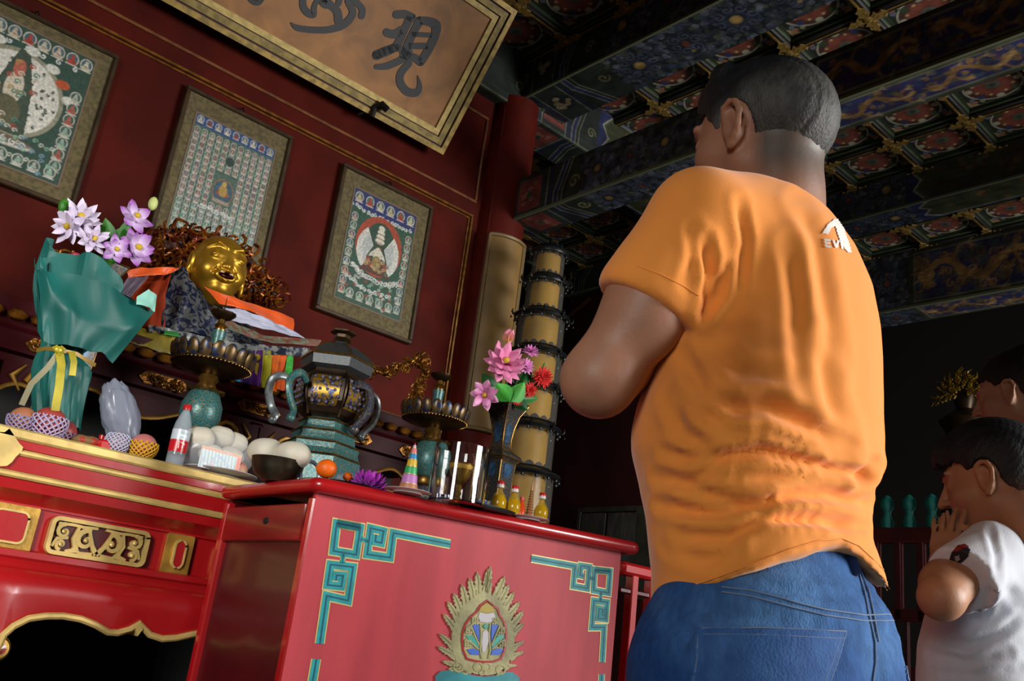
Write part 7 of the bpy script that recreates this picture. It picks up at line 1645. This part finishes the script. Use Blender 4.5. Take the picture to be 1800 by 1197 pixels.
# ------------------------------------------------------------------ the boy in white
hcB = at(1748, 850, 1.80); sB = .93
shB = at(1742, 975, 1.71); BA = (shB[0] + .125, shB[1])
boy = thing('person', (BA[0], BA[1], 0), 'boy in a white t-shirt with hands pressed together at his mouth', 'person')
RB = frame(math.radians(6), math.radians(-14), 0)
SB = np.array(hexc('#a87858'))
P = [tf(p, hcB, RB, sB) for p in head_prims_h()]
nb = np.array([BA[0], BA[1], shB[2] + .05])
P += [(('c', hcB + RB @ np.array([0, -.035, -.07]) * sB, nb, .046, .05), .03, '+'), (('c', nb - Z3 * .11, (BA[0], BA[1], .75), .06, .07), .04, '+')]
shz = shB[2]
eB = at(1655, 1050, 1.60); wB = at(1656, 990, 1.70)
BS = []
for s_ in (-1, 1):
    sh = np.array([BA[0] + s_ * .125, BA[1], shz]); el = eB if s_ < 0 else np.array([BA[0] + .13, eB[1] + .0, eB[2]]); wr = wB if s_ < 0 else wB + np.array([.034, 0, 0]); BS.append((sh, el, wr))
    P += [(('c', nb - Z3 * .07, sh - Z3 * .01, .035, .034), .02, '+'), (('c', sh, el, .036, .034), .02, '+'), (('c', el, el + (wr - el) * .4, .037, .034), .02, '+'), (('c', el + (wr - el) * .4, wr, .034, .022), .02, '+')]
    tgt = at(1668, 885, 1.775) + np.array([.03 * (1 if s_ > 0 else -1) * .3 + .012, 0, 0])
    P += hand_prims(wr, tgt - wr, (-s_ * 1.0, .15, 0), (0, -1, .3) if False else (0, -1, 0), .70, .10, .08)
h = .0042
G, lo = field(P, h, .02, .03); V, Q = nets(G, lo, h); V = relax(V, Q, 1)
col = np.tile(SB, (len(V), 1)) * (1 + .06 * nz3(V, 20, 2))[:, None]
smooth_obj('body', V, Q, skin, boy, col)
for s_ in (-1, 1):
    B = MB().ell(hcB + RB @ np.array([s_ * .031, .0725, .0085]) * sB, (.0098,) * 3, 16, 12); B.ell(hcB + RB @ np.array([s_ * .031, .0790, .0065]) * sB, (.005,) * 3, 10, 8, col=(0.02, .012, .01)); obj('eye', B, mat('eye_painted'), boy)
    obj('eyebrow', MB().tube([hcB + RB @ np.array([s_ * a, b, .030 + c_]) * sB for a, b, c_ in ((.014, .0965, 0), (.030, .092, .004), (.048, .078, 0))], .0026, 6), mat('brow_dark', '#1c120c', .8), boy)
hlB = hairline([(-.13, -.06), (-.08, -.055), (-.045, -.035), (-.02, -.01), (.010, .010), (.022, .022), (.04, .040), (.07, .050), (.1, .056)])
def col_boy(L, V):
    blk = np.array(hexc('#0e1218')); t = np.clip((L[:, 2] + .06) / .05, 0, 1)[:, None]; return blk * t + (SB * .35) * (1 - t)
make_hair(hcB, RB, sB, [(('e', (0, -.016, .034), (.084, .106, .094)), None, '+'), (('e', (0, .0, .058), (.078, .098, .082)), .02, '+'), (('e', (.0, .060, .075), (.06, .045, .040)), .02, '+'), (('c', (0, -.03, -.03), (0, -.04, -.06), .062, .060), .03, '+')], hlB, boy, col_boy)
rowsB = [(915, 1745, 1830), (940, 1722, 1845), (980, 1705, 1850), (1020, 1685, 1852), (1060, 1655, 1852), (1100, 1630, 1850), (1150, 1620, 1852), (1197, 1616, 1856), (1250, 1618, 1858), (1300, 1618, 1858)]
fb, zb_, eb_ = stack_extra(rowsB, BA, .78, 1.0, 2.2, .80)
h = .0058
bb = np.array([[BA[0] - .26, BA[1] - .22, .60], [BA[0] + .26, BA[1] + .26, shz + .10]]); n = np.ceil((bb[1] - bb[0]) / h).astype(int); axs = [bb[0][i] + h * np.arange(n[i]) for i in range(3)]; X, Y, Z = np.meshgrid(*axs, indexing='ij')
G = np.full(X.shape, .2)
for sh, el, wr in BS:
    G = smin(G, prim_d(('c', sh, sh + (el - sh) * .9, .056, .066), X, Y, Z), .02); G = smin(G, prim_d(('c', nb - Z3 * .045, sh + Z3 * .006, .046, .050), X, Y, Z), .02)
T = np.maximum(fb(X, Y, Z), Z - (shz + .055)); G = smin(G, T, .03)
for sh, el, wr in BS:
    d = (el - sh) / np.linalg.norm(el - sh); q = (X - sh[0]) * d[0] + (Y - sh[1]) * d[1] + (Z - sh[2]) * d[2] - .118; side = (X - BA[0]) * np.sign(sh[0] - BA[0])
    G = np.where((side > .05) & (fb(X, Y, Z) > .012), np.maximum(G, q), G)
G = np.maximum(G, .66 - Z); nk = prim_d(('c', hcB + RB @ np.array([0, -.03, -.05]) * sB, nb - Z3 * .02, .047, .050), X, Y, Z); G = -smin(-G, nk, .004)
V, Q = nets(G, bb[0], h); V = relax(V, Q, 2)
V, N = creases(V, Q, [([(1650, 1120), (1700, 1135), (1760, 1110), (1800, 1080)], 8, .007), ([(1640, 1150), (1700, 1165), (1770, 1150)], 8, .006), ([(1700, 1100), (1730, 1070), (1745, 1020)], 8, .006), ([(1660, 1180), (1720, 1185), (1790, 1175)], 7, .005), ([(1740, 930), (1752, 980), (1750, 1020)], 6, .004), ([(1760, 1020), (1790, 1060)], 9, .004)])
V = V + N * (.0018 * nz3(V, 30, 14))[:, None]
smooth_obj('t_shirt', V, Q, mat('white_cotton', '#c8ccd4', .85, sheen=.2, bump=.1, bscale=300, spec=.2), boy)
bt_ = bvh(V, Q)
def zh(p): return (1450 + p[0] * .5321, 560 + p[1] * .5321)
patch('sleeve_print', [zh(p) for p in [(412, 795), (420, 770), (440, 752), (462, 748), (480, 765), (474, 785), (460, 800), (440, 812), (420, 812)]], bt_, mat('print_black', '#1a1a1c', .7), boy, .0015, 1.2)
patch('sleeve_print', [zh(p) for p in [(425, 768), (440, 752), (462, 747), (476, 757), (455, 762), (440, 768)]], bt_, mat('print_red', '#7a1a1a', .7), boy, .0022, 1.0)
patch('sleeve_print', [zh(p) for p in [(430, 785), (445, 780), (448, 795), (435, 802)]], bt_, mat('print_pale', '#8a8480', .7), boy, .0022, 1.0)
stitched('sleeve_hem', [zh(p) for p in [(385, 835), (430, 862), (480, 885), (515, 893)]], bt_, .0012, mat('white_seam', '#a4a8b2', .8), boy, .0003)
B = MB()
C_ = [nb + np.array([.052 * math.cos(a), .05 * math.sin(a), -.028 - .012 * math.sin(a)]) for a in np.linspace(0, 2 * PI, 24, endpoint=False)]
obj('collar', MB().tube(C_, .0045, 8, closed=True), mat('white_rib', '#b4b8c0', .8), boy)
def trousers(A, hip, zt, zl, m_, par, r=.075, ra=.045, sep=.06, top=None):
    P = [(('e', (A[0], A[1], hip), top or (.13, .10, .09)), None, '+')]
    for s_ in (-1, 1): P += [(('c', (A[0] + s_ * sep, A[1], hip - .03), (A[0] + s_ * sep * 1.2, A[1] + .01, zl), r, ra), .04, '+')]
    G, lo = field(P, .012, .04, .03, extra=lambda G, X, Y, Z: np.maximum(G, np.maximum(zl - Z, Z - zt))); V, Q = nets(G, lo, .012); V = relax(V, Q, 1); smooth_obj('trousers', V, Q, m_, par)
def shoes(A, sep, L, par, m_):
    for s_ in (-1, 1): obj('shoe', MB().ell((A[0] + s_ * sep, A[1] + L * .3, .042), (L * .33, L, .05), 20, 12, wob=None), m_, par)
trousers(BA, .66, .74, .06, mat('navy_cloth', '#1c2438', .8), boy); shoes(BA, .075, .10, boy, shoe)

# ------------------------------------------------------------------ the woman behind him
hcW = at(1786, 700, 2.42); WA = (hcW[0] + .02, hcW[1] - .05); wo = thing('person', (WA[0], WA[1], 0), 'woman with dark pinned-up hair behind the boy, mostly out of frame', 'person')
RWm = frame(math.radians(4), math.radians(-10), 0)
P = [tf(p, hcW, RWm, .95) for p in head_prims_h()]; nw = np.array([WA[0], WA[1], hcW[2] - .15])
P += [(('c', nw + Z3 * .06, nw, .045, .05), .03, '+'), (('c', nw - Z3 * .05, (WA[0], WA[1], .95), .09, .11), .05, '+')]
WS = []
for s_ in (-1, 1):
    sh = np.array([WA[0] + s_ * .155, WA[1], nw[2] - .06]); el = sh + np.array([s_ * .03, .10, -.25]); wr = np.array([WA[0] + s_ * .03, WA[1] + .20, sh[2] - .30]); WS.append((sh, el))
    P += [(('c', nw - Z3 * .04, sh, .05, .045), .03, '+'), (('c', sh, el, .042, .037), .03, '+'), (('c', el, wr, .036, .025), .02, '+')] + hand_prims(wr, (0, .35, .9), (-s_, 0, 0), (0, -1, .3), .92)
G, lo = field(P, .0055, .02, .03); V, Q = nets(G, lo, .0055); V = relax(V, Q, 1); smooth_obj('body', V, Q, skin, wo, np.tile(np.array(hexc('#b08468')), (len(V), 1)))
for s_ in (-1, 1):
    B = MB().ell(hcW + RWm @ np.array([s_ * .031, .0725, .0085]) * .95, (.0098,) * 3, 12, 10); B.ell(hcW + RWm @ np.array([s_ * .031, .0790, .0085]) * .95, (.005,) * 3, 8, 6, col=(0.02, .012, .01)); obj('eye', B, mat('eye_painted'), wo)
hlW = hairline([(-.13, -.07), (-.08, -.06), (-.045, -.03), (-.02, .0), (.015, .018), (.04, .04), (.07, .06), (.1, .07)])
make_hair(hcW, RWm, .95, [(('e', (0, -.016, .034), (.085, .108, .096)), None, '+'), (('e', (0, -.06, .10), (.05, .05, .045)), .015, '+'), (('e', (0, -.02, .08), (.06, .07, .05)), .02, '+')], hlW, wo, lambda L, V: np.tile(np.array(hexc('#17100c')), (len(V), 1)))
P = [(('c', nw - Z3 * .10, (WA[0], WA[1], 1.0), .135, .15), None, '+')]
for sh, el in WS: P += [(('c', nw - Z3 * .06, sh, .052, .052), .03, '+'), (('c', sh, sh + (el - sh) * .55, .056, .058), .03, '+')]
nz_ = nw[2]
G, lo = field(P, .009, .04, .03, extra=lambda G, X, Y, Z: np.maximum(np.maximum(G, .90 - Z), Z - (nz_ - .025))); V, Q = nets(G, lo, .009); V = relax(V, Q, 1); V = V + vnormals(V, Q) * (.003 * nz3(V, 22, 3))[:, None]
smooth_obj('blouse', V, Q, mat('pale_blouse', '#9aa6b8', .8), wo)
trousers(WA, .88, .98, .06, mat('grey_cloth', '#3a3c44', .8), wo, .09, .05, .07, (.16, .12, .11)); shoes(WA, .085, .11, wo, shoe)
